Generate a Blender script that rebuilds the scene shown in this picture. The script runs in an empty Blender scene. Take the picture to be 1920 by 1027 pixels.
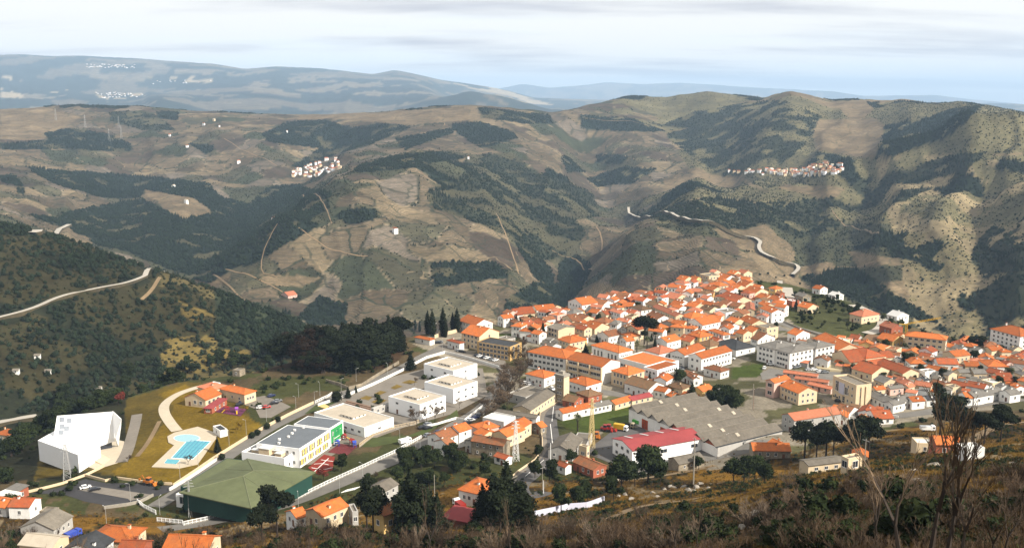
import bpy, math, random
import numpy as np
from mathutils import Vector, Matrix
random.seed(7); RNG = np.random.default_rng(11)
R = math.radians
scene = bpy.context.scene
col = scene.collection
# ------------------------------------------------------------------ camera
PITCH = R(10.4); FPX = 1844.0; CZ = 150.0
cam_d = bpy.data.cameras.new('camera'); cam = bpy.data.objects.new('camera', cam_d); col.objects.link(cam)
cam.location = (0, 0, CZ); cam.rotation_euler = (math.pi/2 - PITCH, 0, 0)
cam_d.sensor_width = 36.0; cam_d.lens = 36.0*FPX/1920.0
cam_d.clip_start = 0.5; cam_d.clip_end = 90000
scene.camera = cam
# ------------------------------------------------------------------ exposure
vs = scene.view_settings
vs.view_transform = 'Standard'; vs.look = 'None'; vs.gamma = 1.0; vs.exposure = 0.82; vs.use_curve_mapping = False
scene.cycles.volume_bounces = 0
scene.cycles.max_bounces = 6; scene.cycles.diffuse_bounces = 2; scene.cycles.glossy_bounces = 2
scene.cycles.use_denoising = True
# ------------------------------------------------------------------ sun and sky
SUN_AZ = math.atan2(-0.52, 0.85); SUN_EL = R(36)        # from the right, a little behind the viewer
sd = Vector((math.cos(SUN_EL)*math.cos(SUN_AZ), math.cos(SUN_EL)*math.sin(SUN_AZ), math.sin(SUN_EL)))
sun_d = bpy.data.lights.new('sun', 'SUN'); sun_d.energy = 5.0; sun_d.angle = R(0.5); sun_d.color = (1.0, 0.93, 0.82)
sun = bpy.data.objects.new('sun', sun_d); col.objects.link(sun)
sun.rotation_euler = sd.to_track_quat('Z', 'Y').to_euler()
world = bpy.data.worlds.new('World'); scene.world = world; world.use_nodes = True
wn, wl = world.node_tree.nodes, world.node_tree.links
wn.clear()
wo = wn.new('ShaderNodeOutputWorld'); bg = wn.new('ShaderNodeBackground'); bg.inputs['Strength'].default_value = 0.1
sky = wn.new('ShaderNodeTexSky'); sky.sky_type = 'NISHITA'; sky.sun_disc = False
sky.sun_elevation = SUN_EL; sky.sun_rotation = math.pi/2 - SUN_AZ; sky.air_density = 1.0; sky.dust_density = 1.5
def wnode(t, **k):
    n = wn.new(t)
    for a, b in k.items(): setattr(n, a, b)
    return n
tc = wnode('ShaderNodeTexCoord'); sx = wnode('ShaderNodeSeparateXYZ'); wl.new(tc.outputs['Generated'], sx.inputs[0])
zc = wnode('ShaderNodeMath', operation='MAXIMUM'); wl.new(sx.outputs['Z'], zc.inputs[0]); zc.inputs[1].default_value = 0.0
za = wnode('ShaderNodeMath', operation='ADD'); wl.new(zc.outputs[0], za.inputs[0]); za.inputs[1].default_value = 0.10
dx = wnode('ShaderNodeMath', operation='DIVIDE'); wl.new(sx.outputs['X'], dx.inputs[0]); wl.new(za.outputs[0], dx.inputs[1])
dy = wnode('ShaderNodeMath', operation='DIVIDE'); wl.new(sx.outputs['Y'], dy.inputs[0]); wl.new(za.outputs[0], dy.inputs[1])
cv = wnode('ShaderNodeCombineXYZ'); wl.new(dx.outputs[0], cv.inputs[0]); wl.new(dy.outputs[0], cv.inputs[1])
def cloud_noise(scale, detail, off, lo, hi, rough=0.55, xs=0.55):
    mp = wnode('ShaderNodeMapping'); mp.inputs['Scale'].default_value = (xs, 1.0, 1); mp.inputs['Location'].default_value = off
    wl.new(cv.outputs[0], mp.inputs[0])
    n = wnode('ShaderNodeTexNoise'); n.inputs['Scale'].default_value = scale; n.inputs['Detail'].default_value = detail; n.inputs['Roughness'].default_value = rough
    wl.new(mp.outputs[0], n.inputs['Vector'])
    r = wnode('ShaderNodeMapRange', interpolation_type='SMOOTHSTEP'); r.inputs['From Min'].default_value = lo; r.inputs['From Max'].default_value = hi
    wl.new(n.outputs['Fac'], r.inputs['Value']); return r.outputs[0]
grey = cloud_noise(0.80, 6, (3.1, 7.3, 0), 0.46, 0.66, .55, .36)
thin = cloud_noise(0.55, 4, (11.0, 2.0, 0), 0.50, 0.66)
def wmix(f, a, b):
    m = wnode('ShaderNodeMix', data_type='RGBA')
    if isinstance(f, float): m.inputs[0].default_value = f
    else: wl.new(f, m.inputs[0])
    for i, c in ((6, a), (7, b)):
        if isinstance(c, tuple): m.inputs[i].default_value = c
        else: wl.new(c, m.inputs[i])
    return m.outputs[2]
cloud = wmix(grey, (6.3, 6.1, 5.75, 1), (3.6, 3.5, 3.7, 1))
blue = wmix(0.05, (6.3, 6.35, 6.3, 1), sky.outputs[0])
skyc = wmix(thin, cloud, blue)
wl.new(skyc, bg.inputs['Color']); wl.new(bg.outputs[0], wo.inputs['Surface'])

# ------------------------------------------------------------------ helpers
CP, SP = math.cos(PITCH), math.sin(PITCH)
def ray(u, v):
    xc = (np.asarray(u, float)-960)/FPX; yc = (513.5-np.asarray(v, float))/FPX
    den = CP + yc*SP
    return xc/den, (-SP + yc*CP)/den           # s = X/Y , t = dz/dY
def project(X, Y, Z):
    dz = Z-CZ; dep = Y*CP - dz*SP; up = Y*SP + dz*CP
    return 960+FPX*X/dep, 513.5-FPX*up/dep
def _hash(ix, iy, seed):
    h = (ix.astype(np.int64)*374761393 + iy.astype(np.int64)*668265263 + seed*1442695041) & 0xffffffff
    h = ((h ^ (h >> 13))*1274126177) & 0xffffffff
    return ((h ^ (h >> 16)) & 0xffffff)/float(0xffffff)
def vnoise(x, y, seed=0):
    ix, iy = np.floor(x), np.floor(y); fx, fy = x-ix, y-iy
    fx = fx*fx*fx*(fx*(fx*6-15)+10); fy = fy*fy*fy*(fy*(fy*6-15)+10)
    a, b = _hash(ix, iy, seed), _hash(ix+1, iy, seed); c, d = _hash(ix, iy+1, seed), _hash(ix+1, iy+1, seed)
    return (a*(1-fx)+b*fx)*(1-fy)+(c*(1-fx)+d*fx)*fy
def fbm(x, y, seed=0, octv=4, gain=0.5):
    o = 0; amp = 1; tot = 0
    for k in range(octv):
        o = o + amp*(vnoise(x, y, seed+k*17)*2-1); tot += amp; amp *= gain; x = x*2.03+5.1; y = y*2.03+1.7
    return o/tot
def ridged(x, y, seed=0, octv=4):
    o = 0; amp = 1; tot = 0
    for k in range(octv):
        o = o + amp*(1-np.abs(vnoise(x, y, seed+k*13)*2-1)*1.6); tot += amp; amp *= 0.5; x = x*2.03+2.3; y = y*2.03+9.1
    return o/tot
def worley(x, y, seed=0, edge=False):
    ix, iy = np.floor(x), np.floor(y); best = np.full(x.shape, 9.0); sec = np.full(x.shape, 9.0); idv = np.zeros(x.shape)
    for ox in (-1, 0, 1):
        for oy in (-1, 0, 1):
            cx, cy = ix+ox, iy+oy
            d = (cx+_hash(cx, cy, seed)-x)**2+(cy+_hash(cx, cy, seed+5)-y)**2
            m = d < best; sec = np.where(m, best, np.minimum(sec, d)); best = np.where(m, d, best); idv = np.where(m, _hash(cx, cy, seed+9), idv)
    return (idv, np.sqrt(sec)-np.sqrt(best)) if edge else idv
# ------------------------------------------------------------------ terrain table
def eta(u, v, z): return (u, v, None, z)        # visible at pixel, with known height
ROWS = []
def row(pts):
    """pts: (u, v, Y) seen at that pixel at distance Y | (u, v, None, z) | (u, None, Y, z) hidden"""
    S, YY, ZZ = [], [], []
    for p in pts:
        if len(p) == 3:
            u, v, Y = p; s, t = ray(u, v); z = CZ+Y*t
        elif p[2] is None:
            u, v, _, z = p; s, t = ray(u, v); Y = (z-CZ)/t
        else:
            u, _, Y, z = p; s = (u-960)/FPX/CP
        S.append(float(s)); YY.append(float(Y)); ZZ.append(float(z))
    ROWS.append((np.array(S), np.array(YY), np.array(ZZ)))
row([(-900,None,1.5,148.3),(2800,None,1.5,148.3)])
row([(-900,None,40,104),(600,None,40,108),(1000,None,40,116),(1300,None,40,124),(1800,None,40,128.5),(2800,None,40,131)])
row([(-900,1027,285),(0,1027,280),(400,1027,250),(600,1027,200),(900,1027,180),(1100,1027,165),(1300,1027,125),(1500,1027,90),(1700,1027,72),(1920,1027,62),(2800,1027,60)])
row([(-900,1020,295),(0,1020,293),(400,1015,280),(600,1008,255),(900,1000,240),(1100,985,235),(1300,955,240),(1500,930,175),(1700,915,140),(1920,900,130),(2800,900,120)])
row([(-900,1010,None,3),(0,1008,None,3),(400,1000,None,5),(600,985,290),(900,950,310),(1100,945,305),(1300,912,338),(1500,880,360),(1700,850,330),(1920,828,320),(2800,828,310)])
row([(-900,955,None,-8),(0,960,None,0),(400,975,None,0),(600,960,None,2),(900,900,None,3),(1100,900,None,2),(1300,870,None,0),(1500,840,None,2),(1700,800,None,4),(1920,780,None,8),(2800,780,None,10)])
row([(-900,900,None,-24),(0,885,None,-9),(150,850,None,-3),(350,800,None,-2),(600,740,None,0),(900,745,None,0),(1300,745,None,0),(1920,720,None,0),(2800,720,None,0)])
row([(-900,880,None,-34),(0,855,None,-16),(100,802,None,-9),(170,768,None,-6),(230,748,None,-5),(330,716,None,-3),(470,699,None,-2),(600,665,None,-2),(780,628,None,0),(860,616,None,0),(940,606,None,0),
     (1060,583,None,0),(1180,560,None,0),(1260,542,None,0),(1340,527,None,0),(1400,524,None,0),(1480,532,None,0),(1600,568,None,0),(1700,610,None,0),(1850,650,None,0),(1920,655,None,0),(2800,670,None,0)])
def edge_row(dY, z):
    S, YY, ZZ = ROWS[7]
    out = []
    for s, y in zip(S, YY): out.append((960+s*CP*FPX, None, y+dY, z))
    return out
def mixrow(left, dY, z, ucut):
    e = [p for p in edge_row(dY, z) if p[0] >= ucut]
    row(left+e)
mixrow([(-900,None,520,-62),(0,None,520,-48),(100,None,560,-48),(230,None,590,-48),(330,None,620,-52),(470,None,640,-55)], 80, -55, 560)
mixrow([(-900,700,600),(0,700,610),(150,695,640),(300,685,690),(470,665,740),(560,648,770)], 165, -98, 690)
mixrow([(-900,380,1000),(0,425,930),(60,432,925),(150,458,915),(250,495,890),(300,511,880),(400,548,870),(470,580,870),(560,606,890),(640,None,930,-100)], 250, -128, 760)
row([(-900,None,1180,-90),(300,None,1160,-130),(560,None,1130,-165),(780,None,1150,-178),(1060,None,1180,-172),(1340,None,1200,-135),(1500,None,1130,-132),(1700,None,1000,-132),(1920,None,900,-118),(2800,None,880,-110)])
row([(-900,440,1380),(0,432,1400),(150,452,1400),(300,500,1400),(400,535,1350),(560,600,1300),(780,620,1280),(940,605,1300),(1060,578,1330),(1180,555,1320),(1340,518,1350),(1480,535,1290),(1600,572,1210),(1700,603,1120),(1920,645,1000),(2800,655,950)])
row([(-900,385,1750),(0,390,1780),(300,425,1760),(400,440,1700),(560,440,1640),(700,440,1620),(850,440,1680),(960,445,1750),(1060,455,1850),(1180,420,1800),(1340,420,1760),(1480,430,1690),(1600,430,1600),(1700,430,1520),(1920,430,1400),(2800,430,1350)])
row([(-900,320,2400),(0,320,2400),(300,330,2500),(430,352,2600),(560,335,2350),(700,322,2200),(800,318,2200),(940,322,2400),(1060,332,2600),(1180,340,2650),(1340,342,2550),(1480,335,2500),(1600,312,2300),(1700,300,2080),(1830,302,1950),(1920,296,1830),(2800,296,1750)])
row([(-900,250,3000),(0,252,3050),(300,252,3150),(560,262,3150),(780,256,2900),(940,262,2950),(1120,262,3250),(1340,262,3250),(1480,240,3100),(1600,243,2950),(1700,246,2550),(1920,252,2150),(2800,252,2050)])
row([(-900,215,3600),(0,208,3600),(60,203,3600),(150,196,3700),(260,198,3700),(350,207,3750),(430,212,3800),(520,216,3850),(610,215,3800),(700,212,3700),(800,202,3600),(880,196,3500),(960,203,3550),(1040,210,3700),
     (1100,197,3900),(1180,179,4150),(1250,181,4250),(1330,172,4300),(1430,184,4000),(1480,170,3700),(1520,178,3650),(1560,188,3650),(1620,185,3600),(1700,186,3350),(1750,192,3150),(1800,193,3050),(1860,200,2900),(1920,212,2750),(2800,250,2500)])
row([(-900,None,4700,-150),(1000,None,4700,-150),(1330,None,5000,-60),(1700,None,4700,-60),(2800,None,4200,-60)])
row([(-900,None,7000,-350),(1000,None,7000,-350),(2800,None,7000,-350)])
row([(-900,215,9108),(0,212,9108),(250,205,8844),(300,182,8844),(340,195,8844),(400,212,9108),(700,212,9504),(800,190,9636),(880,170,9768),(950,182,9768),(1040,205,9768),(1200,200,10560),(2800,220,10560)])
row([(-900,165,11880),(0,165,11880),(300,170,11880),(500,165,12144),(700,165,12540),(780,162,12540),(850,190,12936),(1000,200,13860),(1200,200,14520),(2800,220,14520)])
row([(-900,104,15840),(0,105,15840),(30,103,15840),(100,106,15840),(150,105,15840),(250,109,15972),(300,113,15972),(400,121,16104),(460,131,16236),(520,126,16368),(600,129,16500),(700,141,16764),(740,133,16764),(780,141,16896),(830,151,17160),(900,161,17556),(950,170,17820),(1000,184,17820),(1200,190,18480),(2800,200,18480)])
row([(-900,None,25000,-500),(2800,None,25000,-500)])
row([(-900,150,33600),(900,170,33600),(930,168,33600),(980,158,33600),(1030,165,33600),(1090,160,33600),(1140,154,34400),(1200,158,34400),(1280,156,34400),(1350,160,34400),(1430,165,33600),(1520,170,30400),(1560,171,30400),(1620,180,30400),(1680,178,30400),(1750,178,30400),(1800,184,30400),(1860,190,30400),(1920,196,30400),(2800,200,30400)])
row([(-900,None,42000,-600),(2800,None,42000,-600)])
NK = len(ROWS)
# amplitude of the ridge noise at each row
AMP = np.interp(np.arange(NK), [0,1,2,3,4,5,6,7,8,9,10,11,12,13,14,15,16,17,18,19,20,21,22,23,24],
                [0,1.5,2.0,2.2,1.2,0.1,0,0,2,4,3,6,16,34,46,40,6,30,60,90,120,16,80,24,0])
Sg = np.linspace(-0.95, 0.95, 761)
Yg = np.concatenate([np.geomspace(1.5, 200, 90, endpoint=False), np.linspace(200, 1000, 270, endpoint=False), np.geomspace(1000, 5200, 330, endpoint=False), np.geomspace(5200, 42000, 120)])
def smooth1(a, sig):
    k = int(sig*3)+1; x = np.arange(-k, k+1); w = np.exp(-x*x/(2*sig*sig)); w /= w.sum()
    return np.convolve(np.pad(a, k, mode='edge'), w, 'valid')
KY = np.array([smooth1(np.interp(Sg, r[0], r[1]), 3.0) for r in ROWS])
KZ = np.array([smooth1(np.interp(Sg, r[0], r[2]), 3.0) for r in ROWS])
for k in (7, 16, 19, 21, 23):     # skylines stay crisp
    KZ[k] = smooth1(np.interp(Sg, ROWS[k][0], ROWS[k][2]), 1.2); KY[k] = smooth1(np.interp(Sg, ROWS[k][0], ROWS[k][1]), 1.2)
for k in range(1, NK): KY[k] = np.maximum(KY[k], KY[k-1]*1.01+1)
TBL = np.zeros((len(Sg), len(Yg))); KF = np.zeros_like(TBL)
for i in range(len(Sg)):
    y, z = KY[:, i], KZ[:, i]
    lin = np.interp(Yg, y, z); KF[i] = np.interp(Yg, y, np.arange(NK))
    h = np.diff(y); dl = np.diff(z)/h; m = np.zeros(NK)          # monotone cubic
    for k in range(1, NK-1):
        if dl[k-1]*dl[k] > 0:
            w1, w2 = 2*h[k]+h[k-1], h[k]+2*h[k-1]; m[k] = (w1+w2)/(w1/dl[k-1]+w2/dl[k])
    m[0], m[-1] = dl[0], dl[-1]
    j = np.clip(np.searchsorted(y, Yg)-1, 0, NK-2); tt = np.clip((Yg-y[j])/h[j], 0, 1)
    cub = (2*tt**3-3*tt**2+1)*z[j]+(tt**3-2*tt**2+tt)*h[j]*m[j]+(-2*tt**3+3*tt**2)*z[j+1]+(tt**3-tt**2)*h[j]*m[j+1]
    TBL[i] = np.where(KF[i] < 8, lin, cub)
XX = Sg[:, None]*Yg[None, :]; YY = np.broadcast_to(Yg[None, :], XX.shape)
A = np.interp(KF, np.arange(NK), AMP)
sc = np.clip(YY/2600, 0.30, 6.0)
wx = XX + 60*fbm(XX/400, YY/400, 91, 3); wy = YY
n1 = ridged(wx/(330*sc), wy/(520*sc), 3, 4) - 0.35
TBL += A*np.where(YY > 250, n1, fbm(XX/22, YY/22, 5, 4))
TBL += np.where((KF > 8.3) & (YY < 1100), 1.2*fbm(XX/18, YY/18, 8, 3), 0)
TBL += np.where(KF > 11.5, 5.0*fbm(XX/70, YY/70, 21, 4)*np.clip((KF-11.5), 0, 1), 0)
def H(X, Y):
    X = np.asarray(X, float); Y = np.asarray(Y, float)
    s = X/Y; fi = np.clip((s-Sg[0])/(Sg[1]-Sg[0]), 0, len(Sg)-1.001); i = fi.astype(int); fi = fi-i
    fj = np.interp(Y, Yg, np.arange(len(Yg))); j = np.clip(fj.astype(int), 0, len(Yg)-2); fj = fj-j
    return (TBL[i, j]*(1-fi)+TBL[i+1, j]*fi)*(1-fj)+(TBL[i, j+1]*(1-fi)+TBL[i+1, j+1]*fi)*fj
_YS = np.concatenate([np.geomspace(20, 250, 150, endpoint=False), np.linspace(250, 1000, 750, endpoint=False), np.geomspace(1000, 6000, 700, endpoint=False), np.geomspace(6000, 41500, 360)])
def P(u, v, zo=0.0):
    """point of the ground (raised by zo) seen at a photo pixel"""
    s, t = ray(u, v); s = float(s); t = float(t)
    zr = CZ+_YS*t; g = H(s*_YS, _YS)+zo; m = (g >= zr) & (np.minimum.accumulate(g-zr) < 0)
    k = int(np.argmax(m)) if m.any() else len(_YS)-1
    if k == 0: Y = _YS[0]
    else:
        d0 = zr[k-1]-g[k-1]; d1 = zr[k]-g[k]; f = d0/(d0-d1) if d0 != d1 else 0; Y = _YS[k-1]+(_YS[k]-_YS[k-1])*f
    return Vector((s*Y, Y, float(H(s*Y, Y))))
def PZ(u, v, z):
    s, t = ray(u, v); Y = (z-CZ)/float(t); return Vector((float(s)*Y, Y, z))
# carve gullies and raise spurs along lines seen in the photograph
def carve(px, depth, width):
    pts = [P(u, v) for u, v in px]; d2 = np.full(XX.shape, 1e12); yy = [p.y for p in pts]
    msk = (YY > min(yy)-4*width) & (YY < max(yy)+4*width)
    x, y = XX[msk], YY[msk]; best = np.full(x.shape, 1e12)
    for a, b in zip(pts[:-1], pts[1:]):
        vx, vy = b.x-a.x, b.y-a.y; L = vx*vx+vy*vy+1e-6
        q = np.clip(((x-a.x)*vx+(y-a.y)*vy)/L, 0, 1); best = np.minimum(best, (x-a.x-q*vx)**2+(y-a.y-q*vy)**2)
    TBL[msk] += depth*np.exp(-best/(width*width))*np.clip((KF[msk]-11)/1.5, 0, 1)*np.clip((16-KF[msk])/0.8, 0, 1)
carve([(640,250),(560,300),(490,345),(430,400),(380,470),(345,515)], -55, 110)
carve([(780,312),(650,370),(600,425),(470,500)], 34, 120)
carve([(1090,240),(1130,330),(1180,400),(1100,450),(1065,500),(1030,570)], -55, 90)
carve([(960,300),(1000,400),(1040,480)], -25, 80)
carve([(1230,420),(1180,480),(1150,540)], 22, 110)
carve([(1660,330),(1520,420),(1490,500)], -35, 90)
carve([(1870,260),(1720,310),(1610,345)], 55, 130)
carve([(1835,320),(1850,450),(1815,600)], -40, 60)
carve([(1910,380),(1915,560)], 30, 60)
carve([(1240,190),(1330,260),(1330,320)], -50, 130)
carve([(1480,180),(1440,250),(1400,310)], 30, 150)
carve([(270,300),(200,400),(150,440)], -30, 110)

# earth bank that buries the near side of the factory
_b = P(1405, 838); TBL += 5.5*np.exp(-(((XX-_b.x)/27)**2+((YY-_b.y)/17)**2))
# ------------------------------------------------------------------ land cover (what grows where)
def inpoly(u, v, poly):
    ins = np.zeros(u.shape, bool); n = len(poly)
    for i in range(n):
        x1, y1 = poly[i]; x2, y2 = poly[(i+1) % n]
        if y1 == y2: continue
        c = ((y1 > v) != (y2 > v)) & (u < (x2-x1)*(v-y1)/(y2-y1)+x1); ins ^= c
    return ins
WOODS = [
 [(0,270),(90,262),(85,250),(130,240),(200,250),(245,270),(250,278),(240,286),(130,280),(60,280),(0,280)],
 [(48,314),(170,322),(330,335),(395,345),(412,372),(400,392),(360,372),(270,355),(265,370),(200,372),(150,358),(100,345)],
 [(205,210),(240,208),(300,218),(330,245),(270,245),(205,228)],[(290,208),(335,210),(333,226),(300,222)],[(0,330),(30,332),(45,350),(42,365),(30,362),(28,345),(0,342)],
 [(490,252),(540,228),(610,225),(660,240),(720,232),(770,240),(640,282),(590,302),(565,300),(600,278),(500,265)],
 [(355,268),(400,272),(415,292),(385,290)],
 [(120,400),(190,385),(265,372),(300,390),(340,412),(400,400),(410,370),(470,382),(500,352),(540,345),(620,362),(615,390),(560,430),(500,470),(440,505),(385,532),(340,512),(290,497),(230,470),(180,440),(120,412)],
 [(660,320),(700,300),(760,290),(850,283),(880,290),(860,300),(790,305),(820,320),(862,345),(830,338),(780,315),(700,322)],
 [(640,252),(710,232),(772,236),(700,268),(630,290),(560,320),(545,312)],
 [(850,232),(900,228),(960,245),(972,260),(900,278),(850,245)],[(895,200),(930,205),(1030,215),(1040,232),(980,232),(905,222)],
 [(875,290),(960,285),(1000,320),(1060,340),(1110,360),(1130,405),(1080,412),(1100,440),(1060,480),(1010,492),(960,450),(900,420),(810,392),(797,360),(860,352)],
 [(1050,295),(1062,292),(1100,322),(1062,325)],[(1100,335),(1170,312),(1235,316),(1185,345),(1120,350)],[(1090,215),(1180,220),(1250,247),(1180,247),(1090,242)],
 [(945,562),(1000,530),(1050,530),(1045,495),(1080,480),(1108,495),(1100,530),(1065,570),(1010,605),(935,610)],
 [(805,490),(850,488),(930,492),(960,520),(880,530),(810,537)],[(620,405),(660,390),(705,392),(700,415),(650,422)],
 [(575,570),(600,555),(655,572),(650,610),(575,610)],
 [(1190,402),(1240,380),(1330,370),(1420,380),(1560,370),(1600,400),(1560,432),(1500,445),(1440,420),(1390,432),(1300,425),(1230,412)],
 [(1240,235),(1300,210),(1400,192),(1470,188),(1540,218),(1520,260),(1440,330),(1350,330),(1255,262)],
 [(1590,345),(1700,312),(1800,290),(1850,285),(1800,335),(1700,375),(1620,395),(1560,405),(1575,365)],
 [(1825,460),(1850,425),(1920,395),(1960,380),(1960,660),(1855,645),(1820,560)],  # right-edge slope lies in shade; that shade is painted in as wood
 [(1500,522),(1600,500),(1700,562),(1790,625),(1700,605),(1580,555)],[(1660,250),(1780,205),(1840,200),(1770,260),(1640,300)],
 [(740,260),(850,240),(850,250),(760,282)],[(1145,460),(1160,470)],[(1120,290),(1180,292),(1160,310),(1118,306)],
]
VINES = [
 [(-60,203),(350,207),(520,216),(700,214),(700,300),(560,345),(420,352),(330,400),(100,400),(-60,400)],[(700,214),(890,198),(1100,200),(1250,250),(1240,395),(1100,350),(1000,300),(850,285),(700,300)],[(1100,330),(1240,380),(1190,402),(1120,460),(1060,440)],
 [(470,500),(600,422),(640,372),(780,312),(830,350),(797,360),(810,392),(900,420),(960,450),(1000,520),(1010,530),(950,575),(930,610),(650,612),(655,572),(600,555),(560,590),(500,565),(430,560),(385,525),(440,505)],
 [(1040,462),(1170,405),(1280,440),(1380,450),(1390,482),(1340,512),(1180,550),(1060,570),(1100,500)],
 [(0,282),(250,288),(310,300),(380,325),(395,345),(180,322),(45,312),(0,312)],
 [(150,355),(265,372),(190,385),(120,400),(0,400),(0,345),(60,340)],
 [(410,330),(520,300),(600,300),(640,270),(760,262),(850,250),(850,283),(760,290),(700,300),(640,330),(560,345),(420,352)],
 [(1100,250),(1250,250),(1300,330),(1200,345),(1110,300)],
]
TAN = [[(265,355),(380,362),(392,400),(345,412),(310,392)],[(1280,375),(1315,370),(1318,382),(1270,388)],[(1360,372),(1430,380),(1380,388)],[(1470,345),(1570,350),(1605,368),(1540,372),(1460,352)],
 [(1560,190),(1620,188),(1640,205),(1615,225),(1590,220)],[(1640,222),(1660,235),(1640,300),(1530,280),(1520,225),(1600,222)],[(1590,470),(1700,485),(1700,495),(1610,500)],[(1640,530),(1740,525),(1800,590),(1760,610),(1690,570)],
 [(1700,380),(1850,420),(1830,460),(1760,440)],[(1850,290),(1920,285),(1920,300),(1850,302)],[(1380,325),(1440,360),(1400,345)],[(1180,540),(1060,575),(1050,560),(1110,530)],
 [(380,510),(420,505),(430,520),(395,530)],[(485,515),(600,520),(560,540),(500,535)],[(1490,505),(1560,490),(1580,520),(1520,530)],[(1840,580),(1920,640),(1920,655),(1860,640),(1700,605),(1720,595)],
 [(560,195),(700,212),(800,205),(890,200),(905,222),(860,228),(760,235),(700,228),(610,222),(560,225)],
 [(0,205),(80,200),(150,220),(80,262),(0,262)]]
GOLD = [[(330,560),(430,600),(380,585),(340,570)],[(300,640),(380,625),(440,640),(470,665),(420,680),(330,715),(300,700)],[(330,575),(440,600),(470,640),(440,655),(380,620)]]
YELLOW_FAR = [[(0,178),(0,165),(45,178),(40,184),(0,184)],[(70,180),(130,162),(138,168),(70,180)],[(310,145),(345,142),(400,150),(395,155),(335,152)],[(180,178),(250,170),(275,180),(245,195),(190,190)],  # bright sun patches on the far range, painted as lighter ground
 [(850,156),(930,165),(1010,188),(1040,198),(1000,196),(930,178)],[(0,140),(25,142),(20,150),(0,148)]]
C_WOOD = (.018,.027,.018); C_VINE = (.175,.130,.083); C_TAN = (.25,.185,.11); C_SCRUB = (.075,.075,.042); C_BROWN = (.13,.085,.055)
C_GRASS = (.11,.12,.03); C_DRY = (.20,.15,.045)
def landcover(X, Y, Z, KFv):
    u, v = project(X, Y, Z)
    wob = np.clip(3200/np.maximum(Y, 1), 0, 6)
    wob = wob*np.where(KFv > 11, 3.2, 1.0)
    u = u+wob*1.3*fbm(X/60, Y/60, 51, 5, .65); v = v+wob*.8*fbm(X/60, Y/60, 61, 5, .65)
    n = X.size; C = np.zeros((n, 3)); wood = np.zeros(n); vine = np.zeros(n); scr = np.zeros(n)
    def setc(m, c, w=0., vi=0., sc_=0.):
        C[m] = c; wood[m] = w; vine[m] = vi; scr[m] = sc_
    # patchwork of the far slopes
    sx_ = X/150+0.6*fbm(X/300, Y/300, 71, 2); sy_ = Y/190+0.6*fbm(X/300, Y/300, 72, 2)
    idv = worley(sx_, sy_, 4)
    lay = KFv >= 11
    setc(np.ones(n, bool), C_SCRUB, .25, 0, 1)
    left = u < 1230
    setc(lay & left & (idv > .42), C_VINE, 0, 1, .15)
    setc(lay & left & (idv > .72), C_BROWN, 0, .6, .4)
    setc(lay & (idv > .86), C_WOOD, 1, 0, 0)
    setc(lay & ~left & (idv > .80), C_TAN, 0, .5, .3)
    # bands of trees follow the gullies
    gul = fbm(X/120, Y/260, 33, 4); setc(lay & (KFv < 16.2) & (gul > .33), C_WOOD, 1, 0, 0)
    hill = (KFv >= 11.2) & (KFv < 16.9)
    for p in VINES: setc(hill & inpoly(u, v, p), C_VINE, 0, 1, .1)
    # plots inside the vineyards: other rows, fallow, olives, hedges and tracks on their borders
    pid, pe = worley(X/75+.5*fbm(X/120, Y/120, 81, 2), Y/95+.5*fbm(X/120, Y/120, 82, 2), 83, True); vm = hill & (vine > .5)
    for lo, hi, cc, sc2 in ((.0,.16,(.115,.105,.062),.6), (.16,.32,(.25,.19,.115),.1), (.32,.46,(.095,.068,.05),.3), (.80,.90,(.06,.068,.038),1.), (.90,1.,(.21,.17,.13),.0)):
        m = vm & (pid >= lo) & (pid < hi); C[m] = cc; scr[m] = sc2; vine[m] = .75 if sc2 < .7 else .2
    m = vm & (pe < .05) & (_hash(np.floor(pid*999), np.floor(pid*77), 3) > .35); C[m] = (.045,.045,.026); scr[m] = 1; wood[m] = .35
    m = vm & (pe < .03) & (_hash(np.floor(pid*999), np.floor(pid*77), 4) > .72); C[m] = (.30,.24,.16); scr[m] = 0; wood[m] = 0
    for p in TAN: setc(hill & inpoly(u, v, p), C_TAN, 0, .5, .15)
    thin = fbm(X/55, Y/55, 84, 4)
    for i_, p in enumerate(WOODS):
        m = hill & inpoly(u, v, p); soft = p[0] in ((1240,235),(1190,402),(875,290),(205,210),(1825,460),(1590,345))
        setc(m, (.040,.045,.026) if soft else C_WOOD, .55 if soft else 1, 0, 1 if soft else 0)
        g_ = m & (thin > (.12 if soft else .34)); C[g_] = (.10,.09,.05); wood[g_] = .12; scr[g_] = 1
    # the rough sunny slope on the right
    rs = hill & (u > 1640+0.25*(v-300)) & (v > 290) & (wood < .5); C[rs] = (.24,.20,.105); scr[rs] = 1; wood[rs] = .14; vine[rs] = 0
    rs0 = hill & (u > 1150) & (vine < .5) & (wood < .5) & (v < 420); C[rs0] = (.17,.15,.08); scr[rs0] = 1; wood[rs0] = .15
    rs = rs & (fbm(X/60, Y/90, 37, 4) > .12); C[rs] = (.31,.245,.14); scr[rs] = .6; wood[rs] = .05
    far = KFv >= 17
    fi = worley(X/600, Y/900, 14); f2 = fbm(X/550, Y/700, 15, 4)
    C[far] = np.where((fi > .55)[far, None], (.12,.10,.065), (.020,.030,.021)); wood[far] = 0; vine[far] = 0; scr[far] = .6
    C[far & (f2 > .22)] = (.17,.14,.09); C[far & (fbm(X/500, Y/500, 16, 4) > .15)] = (.018,.028,.02)
    for p in YELLOW_FAR: m = far & inpoly(u, v, p); m &= f2 > -.15; C[m] = (.36,.29,.18); scr[m] = 0
    # near hill with the winding road
    nh = (KFv >= 7.9) & (KFv < 11.2)
    setc(nh, (.055,.048,.022), .35, 0, 1)
    dk = nh & (fbm(X/70, Y/70, 43, 4) > .05); C[dk] = (.024,.027,.015); wood[dk] = .75
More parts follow.
